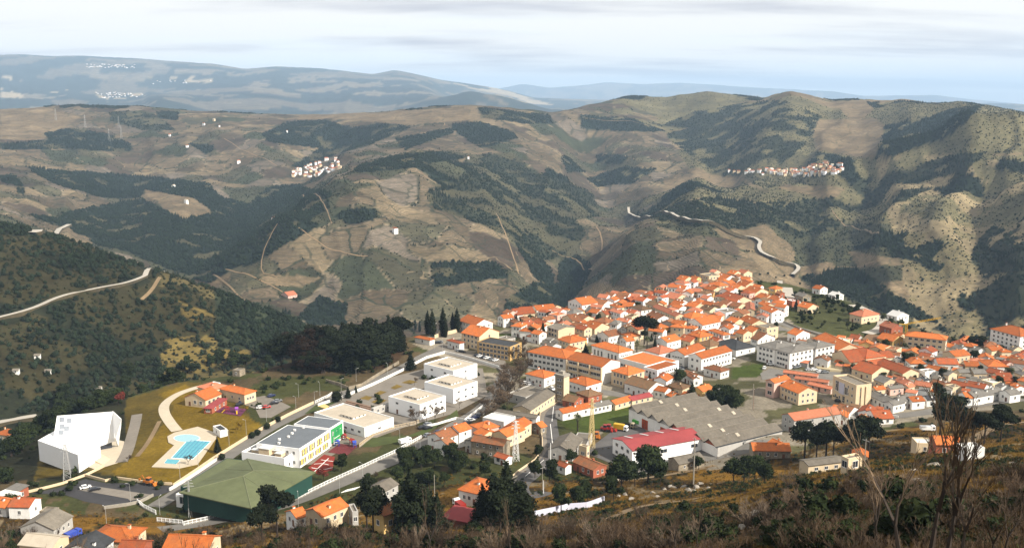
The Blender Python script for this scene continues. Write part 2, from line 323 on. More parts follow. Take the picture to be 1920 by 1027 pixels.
    br = nh & (u > 300) & (fbm(X/45, Y/45, 44, 4) > .22); C[br] = (.15,.12,.05); wood[br] = .12
    gn_ = fbm(X/30, Y/30, 45, 4)
    for p in GOLD: m = nh & inpoly(u, v, p) & (gn_ > -.12); C[m] = (.21,.155,.05); wood[m] = .10
    m = nh & (u > 405) & (v < 655) & (v > 530); C[m] = (.04,.05,.028); wood[m] = .8
    # the rim of the town and the plateau
    nr = KFv < 7.9
    setc(nr, (.13,.095,.05), 0, 0, .5)
    m = nr & (fbm(X/25, Y/25, 46, 4) > 0); C[m] = (.075,.08,.028)
    m = nr & (u < 240) & (v < 900); C[m] = (.035,.035,.018); wood[m] = .5
    m = nr & inpoly(u, v, [(60,900),(80,850),(150,880),(330,912),(470,790),(440,725),(350,715),(235,750),(240,830),(200,870)]); C[m] = (.14,.10,.02); scr[m] = .3; wood[m] = 0
    for p in [[(205,885),(262,850),(312,790),(330,760),(300,740),(350,720),(440,770),(488,795),(470,815),(330,908)]]:
        m = nr & inpoly(u, v, p); C[m] = (.24,.155,.018); scr[m] = 0
    # foreground hillside
    fs = (KFv < 5.0); gn = fbm(X/9, Y/14, 47, 4); g2 = fbm(X/30, Y/40, 48, 3)
    C[fs] = (.060,.037,.014); scr[fs] = .7; wood[fs] = 0
    m = fs & (gn+.6*g2 > .10); C[m] = (.22,.115,.018)
    m = fs & (gn-.6*g2 > .42); C[m] = (.30,.225,.13)
    m = fs & (gn < -.28); C[m] = (.035,.032,.014)
    m = nr & (v > 838) & (v < 920) & (u > 1180) & ~fs; C[m] = (.15,.10,.022)
    # the town floor, paved and dusty
    town = nr & inpoly(u, v, [(760,640),(860,618),(960,602),(1060,583),(1180,560),(1260,542),(1340,527),(1410,524),(1440,560),(1480,600),(1560,635),(1660,660),(1760,660),(1900,655),(2000,660),(2000,770),(1800,770),(1650,800),(1500,850),(1340,880),(1180,880),(1140,820),(1020,760),(940,760),(900,700)])
    C[town] = (.26,.225,.17); scr[town] = 0
    m = town & (fbm(X/16, Y/16, 49, 3) > .12); C[m] = (.10,.095,.045)
    for p in [[(1370,690),(1432,680),(1425,705),(1370,708)],[(1180,760),(1300,745),(1330,755),(1200,765)],[(1050,790),(1190,755),(1195,790),(1090,815)],[(1500,640),(1625,635),(1600,650),(1500,645)],[(930,625),(985,625),(980,645),(935,640)]]:
        m = nr & inpoly(u, v, p); C[m] = (.07,.095,.02); scr[m] = .3
    m = nr & inpoly(u, v, [(1440,525),(1500,530),(1620,575),(1700,610),(1680,650),(1560,635),(1490,610)]); C[m] = (.085,.09,.034); scr[m] = .8; wood[m] = .35
    m = nr & inpoly(u, v, [(530,690),(640,690),(720,690),(760,660),(640,640),(500,650),(470,700)]); C[m] = (.09,.055,.03); wood[m] = .2
    C *= np.where(town, .72, np.where(far, .75, .58))[:, None]; C += C*0.10*fbm(X/12, Y/12, 77, 3)[:, None]
    return np.clip(C, 0.004, 1), wood, vine, scr
# ------------------------------------------------------------------ shader helpers
MATS = {}
def newmat(name):
    m = bpy.data.materials.new(name); m.use_nodes = True; nt = m.node_tree; b = nt.nodes['Principled BSDF']
    b.inputs['Roughness'].default_value = 0.9; b.inputs['Specular IOR Level'].default_value = 0.25
    return m, nt, b
def nd(nt, t, **k):
    n = nt.nodes.new(t)
    for a, b in k.items(): setattr(n, a, b)
    return n
def noise(nt, vec, scale, detail=4, rough=.55):
    n = nd(nt, 'ShaderNodeTexNoise'); n.inputs['Scale'].default_value = scale; n.inputs['Detail'].default_value = detail; n.inputs['Roughness'].default_value = rough
    nt.links.new(vec, n.inputs['Vector']); return n.outputs['Fac']
def ramp(nt, f, lo, hi, a=0., b=1.):
    r = nd(nt, 'ShaderNodeMapRange'); r.inputs['From Min'].default_value = lo; r.inputs['From Max'].default_value = hi; r.inputs['To Min'].default_value = a; r.inputs['To Max'].default_value = b
    nt.links.new(f, r.inputs['Value']); return r.outputs[0]
def mul(nt, a, b, op='MULTIPLY'):
    m = nd(nt, 'ShaderNodeMath', operation=op)
    for i, x in enumerate((a, b)):
        if isinstance(x, (int, float)): m.inputs[i].default_value = x
        else: nt.links.new(x, m.inputs[i])
    return m.outputs[0]
def mixc(nt, f, a, b, blend='MIX'):
    m = nd(nt, 'ShaderNodeMix', data_type='RGBA', blend_type=blend)
    if isinstance(f, (int, float)): m.inputs[0].default_value = f
    else: nt.links.new(f, m.inputs[0])
    for i, c in ((6, a), (7, b)):
        if isinstance(c, tuple): m.inputs[i].default_value = (*c[:3], 1)
        else: nt.links.new(c, m.inputs[i])
    return m.outputs[2]
def ground_mat():
    m, nt, b = newmat('ground_cover'); L = nt.links
    geo = nd(nt, 'ShaderNodeNewGeometry'); pos = geo.outputs['Position']
    ca = nd(nt, 'ShaderNodeAttribute', attribute_name='Col'); va = nd(nt, 'ShaderNodeAttribute', attribute_name='vine'); sa = nd(nt, 'ShaderNodeAttribute', attribute_name='scrub')
    c = ca.outputs['Color']
    big = ramp(nt, noise(nt, pos, .012, 5), .35, .65, .72, 1.25); mid = ramp(nt, noise(nt, pos, .09, 5, .65), .3, .7, .72, 1.28); fin = ramp(nt, noise(nt, pos, .8, 4, .7), .3, .7, .75, 1.25)
    v1 = mul(nt, mul(nt, big, mid), fin)
    vv = nd(nt, 'ShaderNodeVectorMath', operation='SCALE'); L.new(c, vv.inputs[0]); L.new(v1, vv.inputs['Scale']); c = vv.outputs[0]
    # vineyard terraces follow the contours
    sep = nd(nt, 'ShaderNodeSeparateXYZ'); L.new(pos, sep.inputs[0])
    zz = mul(nt, sep.outputs['Z'], mul(nt, noise(nt, pos, .02, 3), 9.0), 'ADD')
    fr = nd(nt, 'ShaderNodeMath', operation='PINGPONG'); L.new(zz, fr.inputs[0]); fr.inputs[1].default_value = .9
    st = ramp(nt, fr.outputs[0], .3, .65); brk = ramp(nt, noise(nt, pos, .05, 4), .30, .50)
    f = mul(nt, mul(nt, mul(nt, st, va.outputs['Fac']), brk), .62)
    c = mixc(nt, f, c, (.055, .05, .03))
    # wider retaining banks, plots of different age and the hedges and tracks between them
    f2_ = nd(nt, 'ShaderNodeMath', operation='PINGPONG'); L.new(zz, f2_.inputs[0]); f2_.inputs[1].default_value = 3.4
    c = mixc(nt, mul(nt, mul(nt, ramp(nt, f2_.outputs[0], 2.5, 3.1), va.outputs['Fac']), .5), c, (.045, .042, .028))
    wp = nd(nt, 'ShaderNodeVectorMath', operation='MULTIPLY_ADD'); ns_ = nd(nt, 'ShaderNodeTexNoise'); ns_.inputs['Scale'].default_value = .012; ns_.inputs['Detail'].default_value = 3; L.new(pos, ns_.inputs['Vector'])
    L.new(ns_.outputs['Color'], wp.inputs[0]); wp.inputs[1].default_value = (70, 70, 0); L.new(pos, wp.inputs[2])
    fl = nd(nt, 'ShaderNodeVectorMath', operation='MULTIPLY'); L.new(wp.outputs[0], fl.inputs[0]); fl.inputs[1].default_value = (1, .8, 0)
    v1_ = nd(nt, 'ShaderNodeTexVoronoi', voronoi_dimensions='2D'); v1_.inputs['Scale'].default_value = .017; L.new(fl.outputs[0], v1_.inputs['Vector'])
    v2_ = nd(nt, 'ShaderNodeTexVoronoi', voronoi_dimensions='2D', feature='DISTANCE_TO_EDGE'); v2_.inputs['Scale'].default_value = .017; L.new(fl.outputs[0], v2_.inputs['Vector'])
    sc3 = nd(nt, 'ShaderNodeSeparateColor'); L.new(v1_.outputs['Color'], sc3.inputs[0])
    tint = ramp(nt, sc3.outputs[0], 0, 1, .68, 1.30); tv = nd(nt, 'ShaderNodeVectorMath', operation='SCALE'); L.new(c, tv.inputs[0]); L.new(tint, tv.inputs['Scale']); c = mixc(nt, va.outputs['Fac'], c, tv.outputs[0])
    hed = mul(nt, mul(nt, ramp(nt, v2_.outputs['Distance'], .055, .02), ramp(nt, noise(nt, pos, .02, 3), .44, .52)), va.outputs['Fac']); c = mixc(nt, mul(nt, hed, .85), c, (.022, .028, .016))
    trk = mul(nt, mul(nt, ramp(nt, v2_.outputs['Distance'], .030, .012), ramp(nt, noise(nt, pos, .02, 3), .42, .36)), va.outputs['Fac']); c = mixc(nt, mul(nt, trk, .8), c, (.22, .165, .10))
    # low bushes and tufts seen from far above
    vo = nd(nt, 'ShaderNodeTexVoronoi'); vo.inputs['Scale'].default_value = .30; L.new(pos, vo.inputs['Vector'])
    bs = mul(nt, ramp(nt, vo.outputs['Distance'], .42, .22), ramp(nt, noise(nt, pos, .04, 3), .42, .58))
    c = mixc(nt, mul(nt, mul(nt, bs, sa.outputs['Fac']), .75), c, (.035, .042, .02))
    L.new(c, b.inputs['Base Color'])
    bp = nd(nt, 'ShaderNodeBump'); bp.inputs['Strength'].default_value = .5; bp.inputs['Distance'].default_value = 1.0
    hh = mul(nt, noise(nt, pos, .35, 5, .7), mul(nt, st, va.outputs['Fac']), 'ADD'); L.new(hh, bp.inputs['Height']); L.new(bp.outputs[0], b.inputs['Normal'])
    b.inputs['Specular IOR Level'].default_value = 0.05
    return m
GROUND = ground_mat()
FWOOD = None
def terrain_mesh(name, j0, j1, istep=1):
    ii = np.arange(0, len(Sg), istep); jj = np.arange(j0, j1+1)
    X = XX[np.ix_(ii, jj)]; Y = YY[np.ix_(ii, jj)]; Z = TBL[np.ix_(ii, jj)]; K = KF[np.ix_(ii, jj)]
    ni, nj = X.shape; co = np.stack([X, Y, Z], -1).reshape(-1, 3)
    a = (np.arange(ni-1)[:, None]*nj+np.arange(nj-1)[None, :]).ravel()
    q = np.stack([a, a+nj, a+nj+1, a+1], 1)
    me = bpy.data.meshes.new(name); me.vertices.add(len(co)); me.vertices.foreach_set('co', co.ravel().astype(np.float32))
    me.loops.add(q.size); me.loops.foreach_set('vertex_index', q.ravel().astype(np.int32))
    me.polygons.add(len(q)); me.polygons.foreach_set('loop_start', np.arange(0, q.size, 4, dtype=np.int32))
    me.polygons.foreach_set('use_smooth', np.ones(len(q), bool)); me.update(calc_edges=True)
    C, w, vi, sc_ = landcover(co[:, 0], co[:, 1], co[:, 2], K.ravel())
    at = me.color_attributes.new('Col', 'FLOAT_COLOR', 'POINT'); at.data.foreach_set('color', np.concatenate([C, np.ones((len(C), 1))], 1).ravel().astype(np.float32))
    for nm, arr in (('vine', vi), ('scrub', sc_)):
        at = me.attributes.new(nm, 'FLOAT', 'POINT'); at.data.foreach_set('value', arr.astype(np.float32))
    me.materials.append(GROUND)
    o = bpy.data.objects.new(name, me); col.objects.link(o); o['kind'] = 'structure'
    return o
J1 = int(np.searchsorted(Yg, 1010)); J2 = int(np.searchsorted(Yg, 5200))
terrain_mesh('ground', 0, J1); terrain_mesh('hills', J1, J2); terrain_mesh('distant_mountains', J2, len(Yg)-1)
# ------------------------------------------------------------------ haze
def haze():
    print('TOP', TBL.max(), TBL[150:611].max())
    x, y0, y1, z0, z1 = 41500, -60, 43000, float(TBL.min())-3, float(TBL.max())+25
    vs_ = [(-x,y0,z0),(x,y0,z0),(x,y1,z0),(-x,y1,z0),(-x,y0,z1),(x,y0,z1),(x,y1,z1),(-x,y1,z1)]
    me = bpy.data.meshes.new('haze'); me.from_pydata(vs_, [], [(0,3,2,1),(4,5,6,7),(0,1,5,4),(1,2,6,5),(2,3,7,6),(3,0,4,7)])
    m = bpy.data.materials.new('haze_air'); m.use_nodes = True; nt = m.node_tree; nt.nodes.clear()
    o_ = nt.nodes.new('ShaderNodeOutputMaterial'); p = nt.nodes.new('ShaderNodeVolumePrincipled'); p.inputs['Color'].default_value = (.52,.73,1,1); p.inputs['Density'].default_value = HAZE
    nt.links.new(p.outputs[0], o_.inputs['Volume']); me.materials.append(m)
    o = bpy.data.objects.new('haze', me); col.objects.link(o); o['kind'] = 'stuff'
HAZE = 0.00005
haze()
# ------------------------------------------------------------------ materials
def plain(name, c, rough=.85, var=.16, scale=1.2, spec=.25, objvar=0., metal=0., bump=0., streak=0.):
    if name in MATS: return MATS[name]
    m, nt, b = newmat(name); L = nt.links
    tcn = nd(nt, 'ShaderNodeTexCoord'); pos = tcn.outputs['Object']
    f = ramp(nt, noise(nt, pos, scale, 5, .65), .3, .7, 1-var, 1+var)
    f = mul(nt, f, ramp(nt, noise(nt, pos, scale*.18, 3), .3, .7, 1-var*.8, 1+var*.8))
    if streak:
        mp = nd(nt, 'ShaderNodeMapping'); mp.inputs['Scale'].default_value = (2.2, 2.2, .25); L.new(pos, mp.inputs[0])
        f = mul(nt, f, ramp(nt, noise(nt, mp.outputs[0], 1.0, 4, .7), .45, .75, 1, 1-streak))
    if objvar:
        oi = nd(nt, 'ShaderNodeObjectInfo'); f = mul(nt, f, ramp(nt, oi.outputs['Random'], 0, 1, 1-objvar, 1+objvar))
    vv = nd(nt, 'ShaderNodeVectorMath', operation='SCALE'); vv.inputs[0].default_value = c; L.new(f, vv.inputs['Scale']); L.new(vv.outputs[0], b.inputs['Base Color'])
    b.inputs['Roughness'].default_value = rough; b.inputs['Specular IOR Level'].default_value = spec; b.inputs['Metallic'].default_value = metal
    if bump:
        bp = nd(nt, 'ShaderNodeBump'); bp.inputs['Strength'].default_value = bump; bp.inputs['Distance'].default_value = .1; L.new(f, bp.inputs['Height']); L.new(bp.outputs[0], b.inputs['Normal'])
    MATS[name] = m; return m
def tiles(name, c1, c2, objvar=.26, rows=2.2, lichen=.0):
    """clay tiles: channels run down the slope (drawn as fine relief), colour changes from tile to tile"""
    m, nt, b = newmat(name); L = nt.links
    tcn = nd(nt, 'ShaderNodeTexCoord'); pos = tcn.outputs['Object']; geo = nd(nt, 'ShaderNodeNewGeometry')
    f = ramp(nt, noise(nt, pos, .7, 5, .7), .3, .7); c = mixc(nt, f, c1, c2)
    sp = ramp(nt, noise(nt, pos, 5.0, 2, .8), .35, .7, .78, 1.18)
    oi = nd(nt, 'ShaderNodeObjectInfo'); ov = ramp(nt, oi.outputs['Random'], 0, 1, 1-objvar, 1+objvar)
    w = nd(nt, 'ShaderNodeTexWave', wave_type='BANDS', bands_direction='Z'); w.inputs['Scale'].default_value = rows; w.inputs['Distortion'].default_value = .6; w.inputs['Detail'].default_value = 1
    L.new(pos, w.inputs['Vector'])
    k = mul(nt, mul(nt, sp, ov), ramp(nt, w.outputs['Fac'], 0, 1, .86, 1.05))
    if lichen:
        c = mixc(nt, mul(nt, ramp(nt, noise(nt, pos, .5, 5, .75), .42, .62), lichen), c, (.10, .085, .05))
    vv = nd(nt, 'ShaderNodeVectorMath', operation='SCALE'); L.new(c, vv.inputs[0]); L.new(k, vv.inputs['Scale']); L.new(vv.outputs[0], b.inputs['Base Color'])
    bp = nd(nt, 'ShaderNodeBump'); bp.inputs['Strength'].default_value = .35; bp.inputs['Distance'].default_value = .08; L.new(w.outputs['Fac'], bp.inputs['Height']); L.new(bp.outputs[0], b.inputs['Normal'])
    MATS[name] = m; return m
ROOFS = {'orange': tiles('orange_tile', (.38,.088,.018), (.48,.140,.032), lichen=.30), 'red': tiles('red_tile', (.27,.055,.018), (.36,.088,.028), lichen=.4), 'old': tiles('old_tile', (.20,.072,.030), (.31,.105,.042), lichen=.6),
         'brown': tiles('brown_tile', (.13,.070,.036), (.20,.100,.048), lichen=.6), 'pink': tiles('faded_tile', (.38,.125,.065), (.46,.165,.09), lichen=.2),
         'grey': plain('grey_sheet', (.14,.13,.115), var=.2, scale=.5), 'concrete': plain('roof_concrete', (.16,.14,.112), var=.2), 'beige': plain('beige_membrane', (.38,.33,.26), var=.10, scale=.4),
         'green': plain('green_sheet', (.092,.104,.050), var=.14, scale=.3), 'slate': plain('dark_slate', (.035,.037,.04), var=.25), 'bluegrey': plain('blue_grey_membrane', (.11,.122,.135), var=.08, scale=.3),
         'crimson': plain('crimson_sheet', (.235,.044,.044), var=.10, scale=.3), 'fibre': plain('weathered_fibre_cement', (.115,.100,.080), var=.20, scale=.8), 'white': plain('white_roof', (.5,.49,.47), var=.04)}
WALLS = {'white': plain('white_plaster', (.70,.685,.65), var=.07, objvar=.14, streak=.16), 'cream': plain('cream_plaster', (.56,.445,.295), var=.06, objvar=.06, streak=.10), 'yellow': plain('yellow_plaster', (.56,.38,.15), var=.06, streak=.08),
         'grey': plain('grey_plaster', (.36,.345,.32), var=.10, streak=.15), 'stone': plain('rough_stone', (.22,.185,.135), var=.35, scale=1.6), 'pink': plain('pink_plaster', (.56,.37,.31), var=.06, streak=.08), 'brick': plain('red_brick_wall', (.28,.085,.045), var=.2),
         'green': plain('dark_green_cladding', (.012,.045,.034), var=.10), 'ochre': plain('ochre_cladding', (.42,.27,.11), var=.10), 'bright': plain('bright_white_render', (.80,.80,.79), var=.02), 'lav': plain('pale_lilac_wall', (.46,.46,.54), var=.05)}
GLASS = plain('window_glass', (.03,.035,.045), rough=.15, var=.3, spec=.6); FRAME = plain('window_frame', (.62,.60,.56), var=.05); DARK = plain('dark_opening', (.018,.017,.016), var=.2)
DOORM = plain('door_wood', (.13,.06,.035), var=.2, objvar=.3); METAL = plain('galvanised_steel', (.42,.42,.41), rough=.5, metal=.4, var=.1); CONC = plain('concrete', (.26,.235,.195), var=.18)
ASPH = plain('asphalt', (.085,.08,.077), var=.14, scale=.25); ASPHN = plain('fresh_asphalt', (.035,.034,.036), var=.15, scale=.3); PAVE = plain('paving', (.165,.145,.12), var=.12, scale=.4); PAINTW = plain('road_paint', (.75,.74,.70), var=.1)
DIRT = plain('pale_dirt', (.18,.125,.068), var=.18, scale=.15)
# ------------------------------------------------------------------ mesh builder
class MB:
    def __init__(s): s.v = []; s.f = []; s.m = []; s.mats = []
    def mi(s, m):
        if m not in s.mats: s.mats.append(m)
        return s.mats.index(m)
    def poly(s, pts, mat):
        k = len(s.v); s.v += [tuple(p) for p in pts]; s.f.append(tuple(range(k, k+len(pts)))); s.m.append(s.mi(mat))
    def hexa(s, b, t, mat):
        """prism between bottom loop and top loop (counter-clockwise from above)"""
        n = len(b); k = len(s.v); s.v += [tuple(p) for p in b]+[tuple(p) for p in t]; mm = s.mi(mat)
        s.f.append(tuple(k+i for i in reversed(range(n)))); s.f.append(tuple(k+n+i for i in range(n)))
        for i in range(n):
            j = (i+1) % n; s.f.append((k+i, k+j, k+n+j, k+n+i))
        s.m += [mm]*(n+2)
    def box(s, x0, x1, y0, y1, z0, z1, mat):
        s.hexa([(x0,y0,z0),(x1,y0,z0),(x1,y1,z0),(x0,y1,z0)], [(x0,y0,z1),(x1,y0,z1),(x1,y1,z1),(x0,y1,z1)], mat)
    def bar(s, a, b, r, mat, n=4, r2=None):
        a = Vector(a); b = Vector(b); d = (b-a)
        if d.length < 1e-5: return
        d.normalize(); q = d.orthogonal().normalized(); w = d.cross(q); r2 = r if r2 is None else r2
        lo = [a+(q*math.cos(i*2*math.pi/n)+w*math.sin(i*2*math.pi/n))*r for i in range(n)]; hi = [b+(q*math.cos(i*2*math.pi/n)+w*math.sin(i*2*math.pi/n))*r2 for i in range(n)]
        s.hexa(lo, hi, mat)
    def mesh(s, name, smooth=False):
        me = bpy.data.meshes.new(name); me.from_pydata(s.v, [], s.f)
        for m in s.mats: me.materials.append(m)
        me.polygons.foreach_set('material_index', s.m)
        if smooth: me.polygons.foreach_set('use_smooth', [True]*len(s.f))
        me.update(); return me
def link(name, me, parent=None, loc=(0,0,0), rz=0., kind=None):
    o = bpy.data.objects.new(name, me); col.objects.link(o); o.location = loc; o.rotation_euler = (0, 0, rz)
    if parent is not None: o.parent = parent
    if kind: o['kind'] = kind
    return o
def tag(o, label, cat, group=None):
    o['label'] = label; o['category'] = cat
    if group: o['group'] = group
    return o
def thing(name, loc, rz, label, cat, group=None):
    o = bpy.data.objects.new(name, None); col.objects.link(o); o.location = loc; o.rotation_euler = (0, 0, rz); o.empty_display_size = .5
    return tag(o, label, cat, group)
def dup(root, loc=None, rz=None, label=None, group=None, scale=None):
    r = root.copy(); col.objects.link(r)
    if loc is not None: r.location = loc
    if rz is not None: r.rotation_euler = (0, 0, rz)
    if scale is not None: r.scale = (scale,)*3 if isinstance(scale, (int, float)) else scale
    if label: r['label'] = label
    if group: r['group'] = group
    for ch in list(KIDS.get(root.name, [])):
        c = ch.copy(); col.objects.link(c); c.parent = r
        for g in KIDS.get(ch.name, []):
            e = g.copy(); col.objects.link(e); e.parent = c
    return r
KIDS = {}
def kids(root):
    KIDS[root.name] = [c for c in root.children]
    for c in root.children: KIDS[c.name] = list(c.children)
    return root
_CACHE = {}
def window_mesh(w, h, arch=False):
    k = ('w', round(w, 2), round(h, 2))
    if k not in _CACHE:                # lies in the xz plane, faces -y, centre of the sill at the origin
        b = MB(); t = .09
        b.box(-w/2, w/2, -.03, .02, 0, h, GLASS)
        b.box(-w/2-t, -w/2, -.09, .02, -t, h+t, FRAME); b.box(w/2, w/2+t, -.09, .02, -t, h+t, FRAME)
        b.box(-w/2, w/2, -.09, .02, h, h+t, FRAME); b.box(-w/2-.05, w/2+.05, -.16, .02, -t-.06, 0, FRAME)
        if w > .8: b.box(-.03, .03, -.06, .0, 0, h, FRAME)
        _CACHE[k] = b.mesh('window')
    return _CACHE[k]
def panel_mesh(name, w, h, mat, d=.08):
    k = (name, round(w, 2), round(h, 2), mat.name)
    if k not in _CACHE:
        b = MB(); b.box(-w/2, w/2, -d, .02, 0, h, mat); _CACHE[k] = b.mesh(name)
    return _CACHE[k]
def face_pos(side, w, d, t, z):
    """t along the facade from its left end seen from outside, in metres from the middle"""
    return {'S': ((t, -d/2, z), 0), 'E': ((w/2, t, z), math.pi/2), 'N': ((-t, d/2, z), math.pi), 'W': ((-w/2, -t, z), -math.pi/2)}[side]
def put(root, name, me, side, w, d, t, z):
    (p, a) = face_pos(side, w, d, t, z); return link(name, me, root, p, a)
FOOT = []            # footprints (centre, half diagonal) of everything built, for spacing
def windows(root, w, d, side, n, z, ww=1.1, wh=1.4, m=1.2, skip=()):
    L = w if side in 'SN' else d
    for i in range(n):
        if i in skip: continue
        t = -L/2+m+(L-2*m)*(i+.5)/n; put(root, 'window', window_mesh(ww, wh), side, w, d, t, z)
def building(x, y, z, w, d, az, h, roof='gable', rc='orange', wc='white', axis='x', rise=None, label='', cat='house', group=None, name='house', wins=None, floors=None, door='S', over=.45, chim=1, sink=2.5, win=(1.0,1.3), parapet=.5, plain_sides='', rng=None):
    """axis: direction of the ridge"""
    rng = rng or random
    root = thing(name, (x, y, z), az, label, cat, group)
    wm = WALLS[wc]; rm = ROOFS[rc]; b = MB(); L = w if axis == 'x' else d; S = d if axis == 'x' else w
    rise = rise if rise is not None else (S/2)*.42
    hw, hd = w/2, d/2
    if roof == 'gable':
        if axis == 'x': top = [(-hw,-hd,h),(hw,-hd,h),(hw,hd,h),(-hw,hd,h)]; r0, r1 = (-hw,0,h+rise), (hw,0,h+rise)
        else: top = [(-hw,-hd,h),(hw,-hd,h),(hw,hd,h),(-hw,hd,h)]; r0, r1 = (0,-hd,h+rise), (0,hd,h+rise)
        bot = [(-hw,-hd,-sink),(hw,-hd,-sink),(hw,hd,-sink),(-hw,hd,-sink)]
        if axis == 'x':
            b.poly([bot[0],bot[1],top[1],top[0]], wm); b.poly([bot[2],bot[3],top[3],top[2]], wm); b.poly([bot[1],bot[2],top[2],r1,top[1]], wm); b.poly([bot[3],bot[0],top[0],r0,top[3]], wm)
        else:
            b.poly([bot[1],bot[2],top[2],top[1]], wm); b.poly([bot[3],bot[0],top[0],top[3]], wm); b.poly([bot[0],bot[1],top[1],r0,top[0]], wm); b.poly([bot[2],bot[3],top[3],r1,top[2]], wm)
    else:
        b.box(-hw, hw, -hd, hd, -sink, h+(parapet if roof == 'flat' else 0), wm) if roof != 'flat' else None
        if roof == 'flat':
            b.box(-hw, hw, -hd, hd, -sink, h-.05, wm); t = .3
            for q in ((-hw,hw,-hd,-hd+t),(-hw,hw,hd-t,hd),(-hw,-hw+t,-hd+t,hd-t),(hw-t,hw,-hd+t,hd-t)): b.box(*q, h-.05, h+parapet, wm)
    link('wall', b.mesh('wall'), root)
    b = MB(); o = over; th = .22; sl = rise/(S/2)
    if roof == 'gable':
        for sg in (-1, 1):
            ez = h-o*sl+.03
            if axis == 'x':
                a = [(-hw-.25,sg*(hd+o),ez),(hw+.25,sg*(hd+o),ez),(hw+.25,0,h+rise+.03),(-hw-.25,0,h+rise+.03)]
            else:
                a = [(sg*(hw+o),-hd-.25,ez),(sg*(hw+o),hd+.25,ez),(0,hd+.25,h+rise+.03),(0,-hd-.25,h+rise+.03)]
            if (axis == 'x') == (sg > 0): a = a[::-1]
            b.hexa(a, [(p[0],p[1],p[2]+th) for p in a], rm)
        if axis == 'x': b.box(-hw-.27, hw+.27, -.16, .16, h+rise+.18, h+rise+.36, rm)
        else: b.box(-.16, .16, -hd-.27, hd+.27, h+rise+.18, h+rise+.36, rm)
    elif roof in ('hip', 'pyramid'):
        k = min(S/2, L/2) if roof == 'hip' else L/2; e = [(-hw-o,-hd-o),(hw+o,-hd-o),(hw+o,hd+o),(-hw-o,hd+o)]; z0 = h-.02; z1 = h+.2; zr = h+rise+.2
        if axis == 'x': r0, r1 = (-hw+k,0,zr), (hw-k,0,zr)
        else: r0, r1 = (0,-hd+k,zr), (0,hd-k,zr)
        lo = [(p[0],p[1],z0) for p in e]; hi = [(p[0],p[1],z1) for p in e]
        b.poly(lo[::-1], rm)
        for i in range(4): b.poly([lo[i],lo[(i+1)%4],hi[(i+1)%4],hi[i]], rm)
        if axis == 'x': b.poly([hi[0],hi[1],r1,r0], rm); b.poly([hi[2],hi[3],r0,r1], rm); b.poly([hi[1],hi[2],r1], rm); b.poly([hi[3],hi[0],r0], rm)
        else: b.poly([hi[1],hi[2],r1,r0], rm); b.poly([hi[3],hi[0],r0,r1], rm); b.poly([hi[0],hi[1],r0], rm); b.poly([hi[2],hi[3],r1], rm)
        for p, q in ((hi[0],r0),(hi[1],r0 if axis=='y' else r1),(hi[2],r1),(hi[3],r1 if axis=='y' else r0),(r0,r1)):
            if (Vector(p)-Vector(q)).length > .3: b.bar(Vector(p)+Vector((0,0,.03)), Vector(q)+Vector((0,0,.03)), .13, rm)
    elif roof == 'shed':
        a = [(-hw-.3,-hd-o,h),(hw+.3,-hd-o,h),(hw+.3,hd+o,h+rise),(-hw-.3,hd+o,h+rise)] if axis == 'x' else [(-hw-o,-hd-.3,h),(hw+o,-hd-.3,h+rise),(hw+o,hd+.3,h+rise),(-hw-o,hd+.3,h)]
        b.hexa(a, [(p[0],p[1],p[2]+th) for p in a], rm)
    else:
        b.box(-hw+.3, hw-.3, -hd+.3, hd-.3, h-.04, h+.08, rm)
    rf = link('roof', b.mesh('roof'), root)
    for i in range(chim):
        b = MB(); cx = rng.uniform(-.3, .3)*w; cy = rng.uniform(-.25, .25)*d; s_ = .35
        fr = (abs(cy)/(hd) if axis == 'x' else abs(cx)/hw); zz = h+rise*(1-fr) if roof in ('gable', 'hip') else h
        b.box(cx-s_, cx+s_, cy-s_, cy+s_, zz-.5, zz+1.0, wm); b.box(cx-s_-.1, cx+s_+.1, cy-s_-.1, cy+s_+.1, zz+1.0, zz+1.15, rm)
        link('chimney', b.mesh('chimney'), rf)
    fl = floors or max(1, int(h/2.9))
    ws = wins or {'S': max(2, int(w/3.2)), 'E': max(1, int(d/3.6))}
    fh = h/fl
    for side, n in ws.items():
        for f in range(fl):
            zz = f*fh+fh*.36
            if f == 0 and side == door and n > 1:
                k = rng.randrange(n); windows(root, w, d, side, n, zz, *win, skip=(k,))
                LL = w if side in 'SN' else d; t = -LL/2+1.2+(LL-2.4)*(k+.5)/n
                put(root, 'door', panel_mesh('door', 1.1, 2.1, DOORM), side, w, d, t, 0)
            else: windows(root, w, d, side, n, zz, *win)
    FOOT.append((x, y, .5*math.hypot(w, d), az, w, d))
    return root
def corners(Lp, Fp, Rp, h, g=None):
    """eave-level corners seen in the photograph: left, nearest, right -> centre, size, azimuth"""
    gF = P(Fp[0], Fp[1], h).z if g is None else g
    z = gF+h; a, f, r = PZ(*Lp, z), PZ(*Fp, z), PZ(*Rp, z)
    e1, e2 = f-a, r-f; a1 = math.atan2(e1.y, e1.x); a2 = math.atan2(e2.y, e2.x)-math.pi/2
    w1, w2 = e1.length, e2.length
    while a2-a1 > math.pi: a2 -= 2*math.pi
    while a2-a1 < -math.pi: a2 += 2*math.pi
    az = (a1*w1+a2*w2)/(w1+w2); c = (a+r)/2
    return c.x, c.y, gF, w1, w2, az
SHR = [1.0]
def BC(Lp, Fp, Rp, h, g=None, **k):
    x, y, z, w, d, az = corners(Lp, Fp, Rp, h, g); w *= SHR[0]; d *= SHR[0]; return building(x, y, z, w, d, az, h, **k)
def BP(u, v, w, d, azd, h, **k):
    """centre of the roof at eave level seen at (u, v)"""
    p = P(u, v, h); return building(p.x, p.y, p.z, w, d, R(azd), h, **k)
